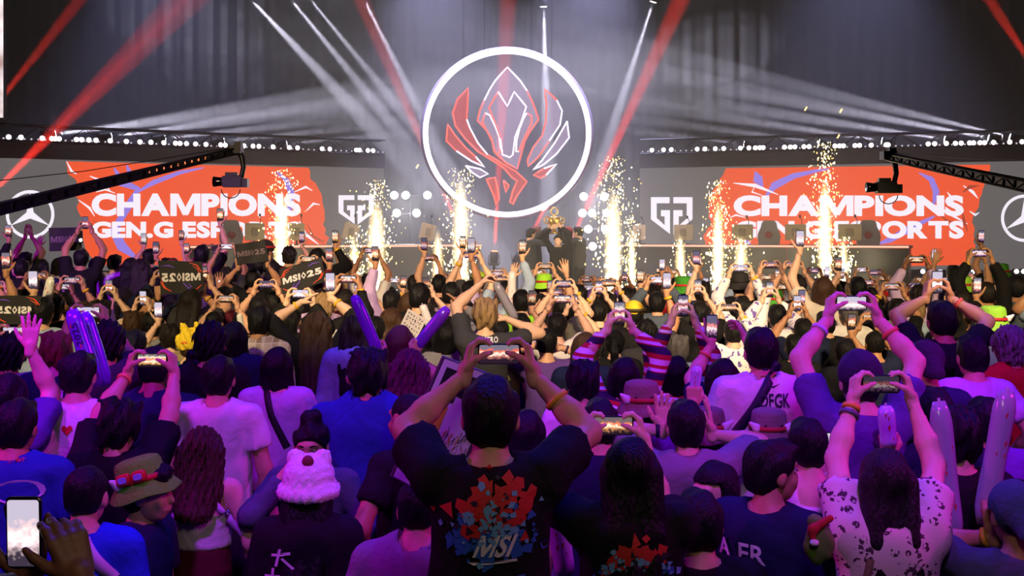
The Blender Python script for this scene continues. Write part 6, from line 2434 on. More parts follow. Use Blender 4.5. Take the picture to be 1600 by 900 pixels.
def extra(hx, top, d, pose='land', hair='short', hc='black', shirt='black', topk='tee', skin='light', zb=0.0, hat=None, rot=0.0, band=None, pants='charcoal', u=None, note=None):
    Tw = zat(top, d) - zb
    best = None
    for dd in (0, 0.15, -0.15, 0.3, -0.3, 0.45, -0.45, 0.6, 0.75, 0.9):
        e = d + dd
        X = (hx - 800.0) * e / F
        if zb and not 12.4 < e < 15.4:
            continue
        m_ = min((X - a) ** 2 + (e - b) ** 2 for a, b in USED)
        if best is None or m_ > best[0]:
            best = (m_, e)
        if m_ > 0.43 ** 2:
            best = (m_, e)
            break
    d = best[1] if best else d
    x, y = (hx - 800.0) * d / F, d
    s = Tw / TT
    s = min(max(s, 0.86), 1.12)
    geo, meshes, phn, bands, P = template(pose, topk)
    spec = dict(u=1.0, skin=skin, shirt=shirt, pants=pants, hair=hair, hc=hc, fine=False, top_name=topk if topk != 'tee' else 'shirt')
    rr = math.radians(rot)
    t, sh = dress_person(geo, meshes, x, y - 0.03, zb, rr, spec)
    t.scale = (s, s, s)
    if band:
        link_mesh('wristband', bands[band], pmat('band', YB, 0.5), t)
    if hat:
        h = head_child(t, geo, 1.0, 'hat', hat_mesh(hat[0]), pmat('hat_cloth', hat[1], 0.85, bump=0.4, bscale=60))
        if len(hat) > 2:
            link_mesh('hat_band', hat_band_mesh(), pmat('hat_band', hat[2], 0.7), h, own=True)
    pt = None
    if phn:
        M = Matrix.Rotation(rr, 3, 'Z')
        C = M @ (phn[0] * s) + Vector((x, y - 0.03, zb))
        pt = phone(C, M @ phn[1], 'x', random.randint(0, 7), dim=random.choice([1.0, 1.0, 1.2, 0.7]), up=phn[2] not in ('land', 'oneland'))
        pt.scale = (s, s, s)
    desc = '%s person in %s %s' % (HNAME[hair], shirt, topk if not hat else topk)
    if hat:
        desc = 'person in %s %s' % (hat[3] if len(hat) > 3 else '', {'bucket': 'bucket hat', 'cap': 'cap', 'backcap': 'backwards cap', 'beanie': 'beanie', 'wig': 'plush hat', 'fluffy': 'fluffy hat'}[hat[0]])
        desc = ' '.join(desc.split())
    CROWD.append(dict(t=t, p=pt, desc=desc, pose=P['txt'], px=hx, d=d, kind=phn[2] if phn else None, note=note))
    USED.append((x, y))
    return t


LM = (150, 216, 50)
RDB = (190, 40, 40)
# ---- raised rows at the far left (they stand on a low riser)
o = MB().box((-5.2, 13.9, 0.16), (6.6, 3.4, 0.32)).build('audience_riser', m_dark)
tag(o, 'low dark riser under the left rows of the crowd near the stage', 'platform')
ZR = 0.32
for a in [
    (30, 402, 14.0, 'hips', 'short', 'black', 'lilac', 'hoodie'), (40, 393, 14.6, 'clap', 'short', 'black', 'black', 'tee'), (66, 404, 13.6, 'down', 'long', 'black', 'navy', 'tee'), (128, 388, 13.2, 'port2high', 'short', 'black', 'black', 'tee'),
    (179, 397, 14.2, 'down', 'short', 'black', 'lilac', 'tee'), (205, 402, 13.4, 'down', 'long', 'black', 'black', 'tee'), (234, 388, 14.4, 'oneL', 'short', 'black', 'black', 'tee'), (262, 404, 15.0, 'highR', 'messy', 'dark', 'navy', 'tee'),
    (316, 382, 13.2, 'highR', 'short', 'black', 'black', 'tee'), (355, 420, 12.4, 'landhigh', 'curly', 'dark', 'charcoal', 'tee'), (374, 419, 13.8, 'down', 'short', 'black', 'black', 'tee'), (405, 405, 12.8, 'down', 'messy', 'black', 'charcoal', 'tee'),
    (92, 402, 15.2, 'cheer', 'bob', 'dark', 'lilac', 'tee'), (8, 410, 15.2, 'oneR', 'short', 'black', 'black', 'tee')]:
    extra(*a, skin=random.choice(['light', 'tan', 'fair']), zb=ZR if abs((a[0] - 800) * a[2] / F + 5.2) < 3.2 and 12.3 < a[2] < 15.5 else 0.0, rot=random.uniform(-14, 14))
extra(414, 377, 13.3, 'down', 'fade', 'black', 'black', 'hoodie', zb=ZR, hat=('beanie', (44, 30, 22), RDB, 'brown'), skin='tan', rot=-30)
# ---- middle rows, placed by eye
MID = [
    (100, 456, 10.6, 'land', 'short', 'black', 'navy', 'tee', 'tan', 'R'), (83, 460, 9.6, 'down', 'curly', 'black', 'black', 'tee', 'tan', None), (158, 470, 10.2, 'port2', 'messy', 'dark', 'white', 'tee', 'fair', None), (195, 448, 11.4, 'down', 'ponytail', 'dark', 'purple', 'tee', 'light', None),
    (240, 487, 9.4, 'down', 'curly', 'black', 'grey', 'tee', 'tan', None), (267, 507, 8.9, 'oneL', 'messy', 'dark', 'khaki', 'tee', 'fair', None), (208, 487, 9.8, 'port2', 'messy', 'brown', 'khaki', 'tee', 'fair', None), 
    (350, 447, 11.0, 'down', 'short', 'black', 'maroon', 'sweater', 'tan', None), (335, 486, 9.6, 'land', 'fade', 'black', 'lilac', 'tee', 'light', None), (404, 463, 10.0, 'land', 'fade', 'black', 'black', 'tee', 'light', None), (430, 456, 10.3, 'down', 'short', 'black', 'lilac', 'tee', 'tan', None),
    (500, 452, 10.6, 'down', 'short', 'dark', 'lilac', 'tee', 'tan', None), (478, 445, 11.8, 'landhigh', 'short', 'black', 'black', 'tee', 'light', None), (540, 452, 11.0, 'highL', 'bob', 'dark', 'maroon', 'hoodie', 'tan', None), (575, 426, 14.0, 'landhigh', 'short', 'black', 'white', 'tee', 'tan', None),
    (612, 452, 10.6, 'highL', 'short', 'black', 'lilac', 'sweater', 'tan', None), (648, 428, 13.2, 'landone', 'short', 'dark', 'black', 'tee', 'tan', None), (655, 441, 9.6, 'down', 'short', 'black', 'black', 'tee', 'light', None), (640, 464, 9.2, 'down', 'bob', 'brown', 'lilac', 'tee', 'fair', None),
    (611, 480, 9.0, 'down', 'long', 'brown', 'white', 'tee', 'fair', None), (585, 487, 8.9, 'down', 'short', 'black', 'black', 'tee', 'light', None), (705, 440, 10.8, 'highR', 'short', 'black', 'lilac', 'tee', 'tan', None), (686, 428, 13.0, 'highL', 'short', 'black', 'black', 'tee', 'light', None),
    (733, 438, 12.0, 'landhigh', 'fade', 'black', 'denim', 'tee', 'fair', 'L'), (790, 438, 11.6, 'highR', 'short', 'black', 'denim', 'sweater', 'light', None), (843, 457, 11.4, 'cheer', 'short', 'black', 'purple', 'tee', 'light', None),
    (905, 444, 11.6, 'down', 'short', 'black', 'black', 'hoodie', 'light', None), (880, 462, 10.2, 'land', 'bob', 'black', 'black', 'tee', 'fair', 'R'), (900, 493, 9.6, 'port2', 'long', 'grey', 'charcoal', 'tee', 'fair', 'R'), (870, 488, 9.0, 'land', 'short', 'black', 'white', 'tee', 'fair', None),
    (935, 478, 9.8, 'port2', 'short', 'black', 'black', 'tee', 'fair', 'L'), (950, 462, 10.8, 'land', 'messy', 'dark', 'khaki', 'tee', 'fair', 'R'), (1010, 500, 8.8, 'highR', 'curly', 'black', 'charcoal', 'tee', 'tan', 'R'), (1026, 455, 10.8, 'land', 'short', 'black', 'slate', 'hoodie', 'light', 'L'),
    (980, 452, 11.4, 'oneR', 'messy', 'black', 'black', 'tee', 'light', 'R'), (1095, 440, 11.6, 'down', 'messy', 'dark', 'charcoal', 'tee', 'light', None), (1060, 524, 8.7, 'down', 'messy', 'grey', 'denim', 'tee', 'fair', None), (1093, 470, 10.2, 'port2', 'short', 'black', 'black', 'tee', 'fair', 'L'),
    (1118, 455, 11.0, 'highL', 'short', 'dark', 'navy', 'tee', 'fair', None), (1160, 462, 10.6, 'landhigh', 'short', 'black', 'letters', 'sweater', 'fair', 'R'), (1145, 500, 9.2, 'land', 'short', 'black', 'letters', 'sweater', 'fair', 'R'), (1215, 475, 9.6, 'port2', 'short', 'black', 'letters', 'hoodie', 'fair', None),
    (1245, 430, 12.2, 'land', 'curly', 'dark', 'grey', 'tee', 'light', None), (1285, 432, 10.6, 'highL', 'bob', 'brown', 'cream', 'tee', 'fair', None), (1255, 495, 9.2, 'port2', 'short', 'black', 'navy', 'tee', 'tan', None), (1290, 492, 9.2, 'oneL', 'short', 'black', 'black', 'tee', 'light', None),
    (1340, 432, 11.8, 'oneL', 'short', 'black', 'black', 'tee', 'fair', None), (1325, 470, 10.0, 'down', 'short', 'grey', 'white', 'hoodie', 'light', None), (1402, 466, 10.4, 'land', 'short', 'black', 'black', 'tee', 'tan', 'L'), (1432, 473, 10.4, 'down', 'short', 'blond', 'denim', 'tee', 'fair', None),
    (1392, 503, 8.9, 'down', 'messy', 'grey', 'black', 'tee', 'tan', None), (1500, 452, 10.4, 'down', 'bob', 'dark', 'black', 'tee', 'light', None), (1588, 431, 11.2, 'down', 'short', 'black', 'slate', 'tee', 'tan', None), (1490, 414, 14.6, 'oneL', 'short', 'black', 'black', 'tee', 'light', None),
    (1540, 440, 11.0, 'landhigh', 'short', 'dark', 'black', 'hoodie', 'tan', 'L'), (1366, 512, 8.8, 'port2', 'fade', 'black', 'navy', 'tee', 'tan', None), (1428, 530, 8.7, 'down', 'short', 'black', 'charcoal', 'tee', 'light', None), (1520, 470, 9.4, 'oneR', 'short', 'black', 'black', 'tee', 'tan', None),
    (1320, 520, 8.7, 'oneR', 'short', 'black', 'black', 'tee', 'tan', None), (1240, 530, 8.7, 'down', 'short', 'black', 'black', 'tee', 'light', None), (665, 470, 10.0, 'port2', 'messy', 'dark', 'black', 'tee', 'fair', None), (725, 465, 9.8, 'down', 'short', 'black', 'grey', 'sweater', 'light', None),
    (555, 470, 9.3, 'down', 'short', 'black', 'white', 'tee', 'light', None), (455, 478, 9.3, 'down', 'short', 'black', 'black', 'tee', 'light', None), (40, 455, 11.0, 'down', 'short', 'black', 'lilac', 'tee', 'light', None), (130, 470, 9.2, 'down', 'short', 'brown', 'khaki', 'tee', 'fair', None),
    (960, 510, 8.7, 'down', 'ponytail', 'black', 'black', 'tee', 'fair', None), (815, 497, 8.8, 'oneR', 'short', 'black', 'navy', 'tee', 'light', None), (780, 490, 9.2, 'down', 'short', 'black', 'khaki', 'tee', 'fair', None),
]
for m_ in MID:
    extra(*m_[:8], skin=m_[8], band=m_[9], rot=random.uniform(-10, 10))
extra(298, 512, 8.9, 'hips', 'short', 'brown', 'teal', 'tee', hat=('wig', (232, 200, 40), (226, 120, 40), 'yellow'), skin='fair')
extra(1068, 440, 11.2, 'down', 'short', 'black', 'red', 'tee', hat=('bucket', (60, 150, 40), RDB, 'green'), skin='light')
extra(1208, 455, 11.2, 'landhigh', 'short', 'black', 'black', 'tee', hat=('bucket', (70, 160, 44), RDB, 'green'), skin='light')
extra(1503, 434, 12.6, 'cheer', 'short', 'black', 'black', 'tee', hat=('bucket', LM, RDB, 'lime'), skin='tan')
extra(1562, 414, 14.2, 'highL', 'short', 'black', 'black', 'tee', hat=('bucket', (90, 180, 50), RDB, 'green'), skin='tan')
extra(850, 430, 13.6, 'land', 'short', 'black', 'purple', 'tee', hat=('bucket', LM, RDB, 'lime'), skin='light')
extra(1155, 428, 12.2, 'down', 'short', 'black', 'black', 'tee', hat=('bucket', (38, 36, 38), (30, 28, 30), 'black'), skin='light')
extra(990, 470, 9.4, 'down', 'short', 'black', 'black', 'tee', hat=('cap', (226, 190, 40), (60, 50, 30), 'yellow'), skin='light')
extra(748, 424, 13.4, 'highL', 'short', 'black', 'charcoal', 'tee', hat=('cap', (160, 190, 50), (60, 60, 30), 'lime'), skin='light')
# ---- the rows by the stage, packed on the floor
rg = random.Random(21)
COLS = ['black'] * 9 + ['navy'] * 2 + ['white'] * 3 + ['grey'] * 2 + ['charcoal'] * 3 + ['lilac'] * 2 + ['purple', 'slate', 'khaki', 'red', 'denim', 'maroon', 'cream', 'olive']
PP = ['land'] * 5 + ['landhigh'] * 2 + ['landside'] * 3 + ['oneR'] * 3 + ['oneL'] * 3 + ['highR', 'highL'] + ['port2'] * 4 + ['landone', 'landone', 'point', 'fist', 'down', 'down', 'down']
y = 8.8
row = 0
while y < 16.0:
    half = 800.0 * y / F + 0.35
    n = int(2 * half / 0.64)
    for i in range(n + 1):
        x = -half + 2 * half * (i + 0.5 * (row % 2)) / n + rg.uniform(-0.1, 0.1)
        yy = y + rg.uniform(-0.12, 0.12)
        if abs(x) > half + 0.1:
            continue
        lim = 0.50
        if any((x - a) ** 2 + (yy - b) ** 2 < lim * lim for a, b in USED):
            continue
        on_riser = -8.5 < x < -1.9 and 12.2 < yy < 15.6
        if on_riser and not (-8.3 < x < -2.1 and 12.5 < yy < 15.2):
            continue
        hgt = rg.uniform(1.55, 1.76)
        px = 800 + x * F / yy
        zb = ZR if on_riser else 0.0
        pose = rg.choice(PP)
        if on_riser:
            pose = rg.choice(['down', 'oneR', 'highL', 'land', 'down', 'hips'])
        if yy > 11.8 and not on_riser:
            pose = rg.choice(['land'] * 6 + ['landside'] * 3 + ['oneR', 'oneL', 'port2', 'port2', 'landone', 'down'] if rg.random() < 0.95 else ['highR', 'highL', 'landhigh'])
            hgt = rg.uniform(1.48, 1.62)
        top = HY + (H - zb - hgt) * F / yy
        hair = rg.choice(['short'] * 5 + ['messy'] * 3 + ['fade'] * 2 + ['curly', 'bob', 'bob', 'long', 'long', 'wavy', 'bun', 'ponytail'])
        extra(px, top, yy, pose, hair, rg.choice(['black'] * 5 + ['dark'] * 3 + ['brown', 'auburn', 'blond']), rg.choice(COLS), rg.choice(['tee'] * 4 + ['sweater', 'hoodie']), skin=rg.choice(['fair', 'light', 'light', 'tan', 'tan', 'brown']), zb=zb, rot=rg.uniform(-16, 16),
              band=rg.choice([None, None, 'L', 'R']))
    y += 0.66
    row += 1
# ---- labels that single out each of them
from collections import defaultdict
grp = defaultdict(list)
NTH = ['leftmost', 'second', 'third', 'fourth', 'fifth', 'sixth', 'seventh']
for c in CROWD:
    c['lab'] = '%s, %s, %s %s' % (c['desc'], c['pose'], band_of(c['d']), place(c['px']))
    grp[c['lab']].append(c)
for lab, cs in grp.items():
    cs.sort(key=lambda c: c['px'])
    if len(cs) == 2:
        cs.sort(key=lambda c: c['d'])
        cs[0]['lab'] = lab + ', nearer one'
        cs[1]['lab'] = lab + ', farther one'
    elif len(cs) > 2:
        for i, c in enumerate(cs):
            c['lab'] = lab + ', %s of them' % NTH[i]
gp = defaultdict(list)
for c in CROWD:
    tag(c['t'], c['lab'], 'person', 'people in the crowd')
    if c['p'] is not None:
        c['plab'] = 'phone %s over %s, %s %s' % ('sideways' if 'land' in c['kind'] else 'upright', c['desc'], band_of(c['d']), place(c['px']))
        gp[c['plab']].append(c)
for lab, cs in gp.items():
    if len(cs) > 1:
        cs.sort(key=lambda c: c['d'])
        for i, c in enumerate(cs):
            c['plab'] = lab + ', ' + (['nearest', 'next nearest', 'third nearest', 'farthest'][min(i, 3)] if len(cs) > 2 else ['nearer', 'farther'][i])
    for c in cs:
        tag(c['p'], c['plab'], 'phone', 'raised phones')
print('CROWD', len(CROWD), 'POOL', len(POOL))
# ================================================================== inflatable sticks
def stick_geo(length, r, seed):
    n, rows = 14, 16
    vs, fs = [], []
    for i in range(rows + 1):
        f = i / rows
        e = min(f, 1 - f) * rows / 2.2
        w = min(1.0, 0.72 + 0.28 * min(1, e)) if 0 < i < rows else 0.60
        th = min(1.0, 0.40 + 0.60 * min(1, e)) if 0 < i < rows else 0.14
        bulge = 1 + 0.03 * math.sin(f * 9 + seed)
        for k in range(n):
            a = 2 * PI * k / n
            vs.append((r * w * 1.12 * bulge * math.cos(a), r * th * bulge * math.sin(a), length * (f - 0.5)))
    for i in range(rows):
        for k in range(n):
            k2 = (k + 1) % n
            fs.append((i * n + k, i * n + k2, (i + 1) * n + k2, (i + 1) * n + k))
    fs.append(tuple(reversed(range(n))))
    fs.append(tuple(range(rows * n, (rows + 1) * n)))
    return MB().add(vs, fs)


STICK = {'violet': (112, 40, 190), 'lilac': (196, 176, 226), 'silver': (160, 158, 170), 'white': (232, 230, 232)}


def stick(p0, p1, d, w_px, col, label, text=None, marks=True, seed=1):
    a, b = at(p0[0], p0[1], d), at(p1[0], p1[1], d)
    u = b - a
    R = u.to_track_quat('Z', 'Y').to_matrix()
    # keep the broad side towards the hall
    x_ = u.normalized().cross(Vector((0, 1, 0))).normalized() * -1
    y_ = u.normalized().cross(x_)
    M = Matrix((x_, y_, u.normalized())).transposed()
    t = empty('inflatable_stick', (a + b) / 2)
    t.rotation_euler = M.to_euler()
    tag(t, label, 'noise stick', 'inflatable noise sticks')
    r = w_px * d / F / 2
    L_ = u.length
    rough = 0.22
    stick_geo(L_, r, seed).build('tube', pmat('stick_' + col, STICK[col], rough, spec=0.7), t, True)
    sgn = -1 if (M @ Vector((0, -1, 0))).y < 0 else 1
    rr = random.Random(seed)
    yy = sgn * r * 1.04
    if marks:
        for k in range(5):
            z = L_ * rr.uniform(-0.38, 0.42)
            x = r * rr.uniform(-0.55, 0.55)
            s = r * rr.uniform(0.2, 0.4)
            q = [(x - s * 0.4, yy * math.sqrt(max(0.05, 1 - (x / r) ** 2)), z - s), (x + s * 0.5, yy * math.sqrt(max(0.05, 1 - (x / r) ** 2)), z - s * 0.2), (x + s * 0.2, yy * math.sqrt(max(0.05, 1 - (x / r) ** 2)), z + s * 1.4)]
            MB().add(q, [(0, 1, 2)]).build('red_mark', M_PRED, t)
    if text:
        v, f, _ = text_geo(text, 0.03)
        pts = []
        for (p, q) in v:
            z = L_ * (0.22 - 0.55 * p)
            x = r * (-0.5 + 1.0 * q) * (1 if sgn < 0 else 1)
            pts.append((x, yy * math.sqrt(max(0.05, 1 - (x / r) ** 2)) * 1.01, z))
        MB().add(pts, f).build('lettering', pmat('stick_print', (44, 22, 96), 0.5), t)
    MB().tube([(0, 0, -L_ / 2 - 0.012), (0, 0, -L_ / 2 + 0.01)], r * 0.16, 8).build('valve', pmat('valve', (200, 198, 206), 0.5), t)


stick((112, 484), (152, 604), 5.75, 24, 'violet', 'big violet inflatable stick with dark lettering over the white heart tee, left of the pair', 'MSI 2025', seed=2)
stick((131, 488), (166, 602), 5.85, 22, 'violet', 'big violet inflatable stick with dark lettering over the white heart tee, right of the pair', 'MSI 2025', seed=3)
stick((553, 462), (592, 552), 6.9, 17, 'violet', 'violet inflatable stick slanting above the pale denim jacket', marks=False, seed=4)
stick((700, 481), (648, 545), 7.1, 17, 'violet', 'violet inflatable stick slanting up to the right beside the paper sign', marks=False, seed=5)
stick((1467, 627), (1490, 846), 4.35, 30, 'silver', 'silver inflatable stick with red marks, left of the pair at lower right', seed=6)
stick((1574, 610), (1536, 820), 4.15, 31, 'silver', 'silver inflatable stick with red marks, right of the pair at lower right', seed=7)
stick((774, 442), (806, 500), 9.3, 13, 'silver', 'silver inflatable stick slanting beside the blond-haired person', marks=False, seed=8)
stick((800, 424), (799, 486), 10.75, 12, 'white', 'white upright inflatable stick in the middle of the crowd below the ring', seed=9)
stick((80, 433), (68, 494), 9.3, 13, 'white', 'white inflatable stick with red marks by the left banner', seed=10)
stick((1384, 634), (1389, 700), 4.75, 24, 'lilac', 'short lilac inflatable stick behind the floral blouse arms', seed=11)
stick((1090, 572), (1083, 622), 5.75, 15, 'lilac', 'lilac inflatable stick between the striped sweater and the jersey', seed=12)
stick((374, 490), (378, 520), 8.6, 9, 'white', 'small white inflatable stick above the dark navy jacket', marks=False, seed=14)
stick((660, 476), (672, 512), 9.1, 12, 'white', 'white inflatable stick with red marks at the paper sign', seed=15)
stick((508, 826), (520, 905), 4.85, 26, 'lilac', 'lilac inflatable stick low beside the white fluffy cap', seed=16)
stick((868, 792), (884, 900), 4.2, 30, 'lilac', 'lilac inflatable stick low between the two black print tees', seed=17)

# ================================================================== banners held over the crowd
E_BANNER = pmat('banner_cloth', (30, 28, 30), 0.7, noise=0.08)


def banner(quad, d, label, mirrored=False, text='MSI', tail='25', dim=False, strokes=True):
    """quad: pixel corners top-left, top-right, bottom-right, bottom-left"""
    P = [at(q[0], q[1], d) for q in quad]
    c = sum(P, Vector()) / 4
    t = empty('fan_banner', c)
    tag(t, label, 'banner', 'black fan banners')

    def uv(a, b, off=0.0):
        top = P[0] * (1 - a) + P[1] * a
        bot = P[3] * (1 - a) + P[2] * a
        v = top * (1 - b) + bot * b - c
        v.y += 0.02 * math.sin(a * 5 + b * 2) - off
        return v
    n, m = 12, 7
    vs, fs = [], []
    for off in (0.0, -0.006):
        for i in range(n + 1):
            for j in range(m + 1):
                vs.append(uv(i / n, j / m, off))
    K = (n + 1) * (m + 1)
    for i in range(n):
        for j in range(m):
            a = i * (m + 1) + j
            fs.append((a, a + 1, a + m + 2, a + m + 1))
            fs.append((K + a, K + a + m + 1, K + a + m + 2, K + a + 1))
    for i in range(n):
        a, b = i * (m + 1), (i + 1) * (m + 1)
        fs += [(a, b, K + b, K + a), (a + m, K + a + m, K + b + m, b + m)]
    for j in range(m):
        a, b = j, n * (m + 1) + j
        fs += [(a, K + a, K + a + 1, a + 1), (b, b + 1, K + b + 1, K + b)]
    MB().add(vs, fs).build('cloth', E_BANNER, t)

    def strip(pts, ws, mat, name):
        o = brush(pts, ws)
        k = len(pts)
        vv = [uv(min(max(x, 0.01), 0.99), min(max(y, 0.02), 0.98), 0.004) for x, y in o]
        ff = [(i, i + 1, 2 * k - 2 - i, 2 * k - 1 - i) for i in range(k - 1)]
        MB().add(vv, ff).build(name, mat, t)
    mo = pmat('banner_orange', (226, 76, 34), 0.6)
    mv = pmat('banner_violet', (112, 70, 214), 0.6)
    fx = (lambda x: 1 - x) if mirrored else (lambda x: x)
    if strokes:
        for pts, ws, mat, nm in [([(0.02, 0.35), (0.12, 0.12), (0.30, 0.04)], [0.02, 0.035, 0.015], mo, 'orange_stroke'), ([(0.06, 0.45), (0.10, 0.25), (0.22, 0.14)], [0.015, 0.025, 0.01], mo, 'orange_stroke'),
                                 ([(0.98, 0.62), (0.90, 0.80), (0.72, 0.93)], [0.02, 0.04, 0.015], mo, 'orange_stroke'), ([(0.95, 0.50), (0.93, 0.70), (0.84, 0.84)], [0.015, 0.025, 0.01], mo, 'orange_stroke'),
                                 ([(0.04, 0.78), (0.14, 0.90), (0.30, 0.95)], [0.015, 0.03, 0.01], mo, 'orange_stroke'),
                                 ([(0.32, 0.70), (0.26, 0.82), (0.36, 0.88)], [0.015, 0.03, 0.02], mv, 'violet_stroke'), ([(0.44, 0.68), (0.36, 0.80), (0.27, 0.92)], [0.03, 0.03, 0.02], mv, 'violet_stroke'), ([(0.66, 0.20), (0.78, 0.14), (0.95, 0.16)], [0.02, 0.04, 0.01], mv, 'violet_stroke')]:
            strip([(fx(x), y) for x, y in pts], ws, mat, nm)
    mt = pmat('banner_white', (226, 224, 228) if not dim else (110, 92, 104), 0.6)
    for s, x0, x1 in ((text, 0.05, 0.46), (tail, 0.62, 0.95)):
        v, f, _ = text_geo(s, 0.05)
        pts = [uv(fx(x0 + (x1 - x0) * a), 0.63 - 0.26 * b, 0.005) for a, b in v]
        MB().add(pts, f).build('lettering', mt, t)
    dm = [(0.54, 0.36), (0.60, 0.50), (0.54, 0.64), (0.48, 0.50)]
    di = [(0.54, 0.43), (0.57, 0.50), (0.54, 0.57), (0.51, 0.50)]
    vv = [uv(fx(x), y, 0.005) for x, y in dm + di]
    MB().add(vv, [(0, 1, 5, 4), (1, 2, 6, 5), (2, 3, 7, 6), (3, 0, 4, 7)]).build('diamond_mark', mt, t)


banner([(247, 407), (317, 409), (318, 455), (250, 461)], 10.25, 'black fan banner with mirrored white lettering held up left of the crane camera', True)
banner([(-12, 462), (65, 462), (66, 506), (-12, 507)], 8.6, 'black fan banner with mirrored white lettering at the left edge', True)
banner([(436, 421), (503, 402), (509, 440), (440, 461)], 10.9, 'tilted black fan banner with readable white lettering beside the outermost left fountain')
banner([(76, 356), (126, 355), (128, 391), (76, 393)], 13.4, 'dark fan banner with faint violet lettering below the left star emblem', dim=True, strokes=False)
banner([(366, 382), (414, 375), (420, 408), (370, 414)], 12.3, 'dark tilted fan banner with faint lettering beside the brown beanie', dim=True, strokes=False)
banner([(330, 385), (352, 378), (356, 398), (334, 404)], 13.7, 'small dark fan banner partly hidden behind a raised arm', dim=True, strokes=False)
person(283, 472, 10.4, 'person holding up the mirrored banner with both arms, left of the crane camera', 'the banner holder', hair='short', shirt='black', skin='tan', fine=False, L=dict(px=(247, 464, -0.02), hand='fist', hz=(0, 0.1, 1), hy=(0, 1, 0)), R=dict(px=(317, 459, -0.02), hand='fist', hz=(0, 0.1, 1), hy=(0, 1, 0)), bands=[('R', 0.25, YB), ('L', 0.1, (24, 22, 24))])
person(470, 468, 11.1, 'person holding up the tilted readable banner', 'the tilted banner holder', hair='short', shirt='lilac', skin='light', fine=False, L=dict(px=(441, 466, -0.04), hand='fist', hz=(0, 0.1, 1), hy=(0, 1, 0)), R=dict(px=(508, 447, -0.04), hand='fist', hz=(0, 0.1, 1), hy=(0, 1, 0)))
person(26, 500, 8.8, 'person behind the mirrored banner at the left edge, arms up', 'the left edge banner holder', hair='short', shirt='navy', skin='fair', fine=False, L=dict(px=(-6, 512, -0.06), hand='fist', hz=(0, 0.1, 1), hy=(0, 1, 0)), R=dict(px=(62, 512, -0.06), hand='fist', hz=(0, 0.1, 1), hy=(0, 1, 0)))

# ================================================================== framed poster board and paper sign
def board(quad, d0, d1, label, name, draw, thick=0.012, rim=None):
    dd = [d0, d1, d1, d0]
    P = [at(q[0], q[1], e) for q, e in zip(quad, dd)]
    c = sum(P, Vector()) / 4
    n = (P[1] - P[0]).cross(P[3] - P[0]).normalized()
    if n.y > 0:
        n = -n
    t = empty(name, c)
    tag(t, label, 'sign')

    def uv(a, b, off=0.0):
        return (P[0] * (1 - a) + P[1] * a) * (1 - b) + (P[3] * (1 - a) + P[2] * a) * b - c + n * off
    k = [(0, 0), (1, 0), (1, 1), (0, 1)]
    vs = [uv(a, b, 0) for a, b in k] + [uv(a, b, -thick) for a, b in k]
    MB().add(vs, [(0, 1, 2, 3), (7, 6, 5, 4), (0, 4, 5, 1), (1, 5, 6, 2), (2, 6, 7, 3), (3, 7, 4, 0)]).build('panel', pmat(name + '_white', (216, 208, 212), 0.5), t)
    draw(t, uv)
    if rim:
        MB().tube([uv(a, b, -thick / 2) for a, b in k], 0.010, 6, closed=True).build('rim', pmat('board_rim', rim, 0.5), t)
    return t


def draw_poster(t, uv):
    def block(pts, mat, nm, off=0.003):
        MB().add([uv(a, b, off) for a, b in pts], [tuple(range(len(pts)))]).build(nm, mat, t)
    kb = pmat('poster_black', (30, 26, 32), 0.5)
    yl = pmat('poster_yellow', (214, 170, 50), 0.5)
    block([(0.12, 0.06), (0.9, 0.06), (0.9, 0.24), (0.45, 0.24), (0.45, 0.30), (0.12, 0.30)], kb, 'black_block')
    block([(0.12, 0.34), (0.40, 0.34), (0.40, 0.56), (0.12, 0.56)], yl, 'yellow_block')
    block([(0.70, 0.34), (0.94, 0.34), (0.94, 0.42), (0.70, 0.42)], yl, 'yellow_block')
    r = random.Random(3)
    m1, m2, m3 = pmat('poster_pale', (226, 214, 216), 0.5), pmat('poster_tan', (206, 140, 90), 0.5), pmat('poster_ink', (92, 76, 90), 0.5)
    for m_, nm, k in ((m3, 'ink_strokes', 60), (m2, 'tan_strokes', 40), (m1, 'pale_strokes', 60)):
        mb = MB()
        for _ in range(k):
            a, b = r.uniform(0.5, 0.96), r.uniform(0.46, 0.9)
            da, db = r.uniform(-0.06, 0.06), r.uniform(0.03, 0.10)
            off = 0.003 + 0.002 * r.random()
            mb.add([uv(a, b, off), uv(a + 0.02, b + 0.01, off), uv(min(a + da, 0.99), min(b + db, 0.99), off)], [(0, 1, 2)])
        mb.build(nm, m_, t)['kind'] = 'stuff'
    for pts in ([(0.06, 0.62), (0.46, 0.62), (0.46, 0.625), (0.06, 0.625)], [(0.1, 0.80), (0.36, 0.74), (0.37, 0.76), (0.1, 0.82)], [(0.14, 0.90), (0.4, 0.86), (0.41, 0.875), (0.14, 0.915)]):
        block(pts, pmat('poster_violet', (96, 84, 170), 0.5), 'violet_line')


board([(693, 558), (778, 590), (700, 790), (612, 744)], 4.25, 4.25, 'framed white poster board with black and yellow blocks, tilted behind the centre arm', 'poster_board', draw_poster, rim=(70, 62, 70))


def draw_sign(t, uv):
    r = random.Random(8)
    ink = pmat('marker_ink', (40, 40, 44), 0.6)
    mb = MB()
    for row in range(5):
        for k in range(6):
            a, b = 0.1 + 0.14 * k, 0.14 + 0.17 * row
            pts = [uv(a + r.uniform(0, 0.1), b + r.uniform(-0.05, 0.07), 0.002) for _ in range(4)]
            mb.tube(pts, 0.0025, 4)
    mb.build('scribbled_writing', ink, t)['kind'] = 'stuff'


board([(638, 482), (667, 499), (648, 534), (624, 511)], 8.55, 8.55, 'white paper sign with black scribbled writing between the violet sticks', 'paper_sign', draw_sign, 0.004)

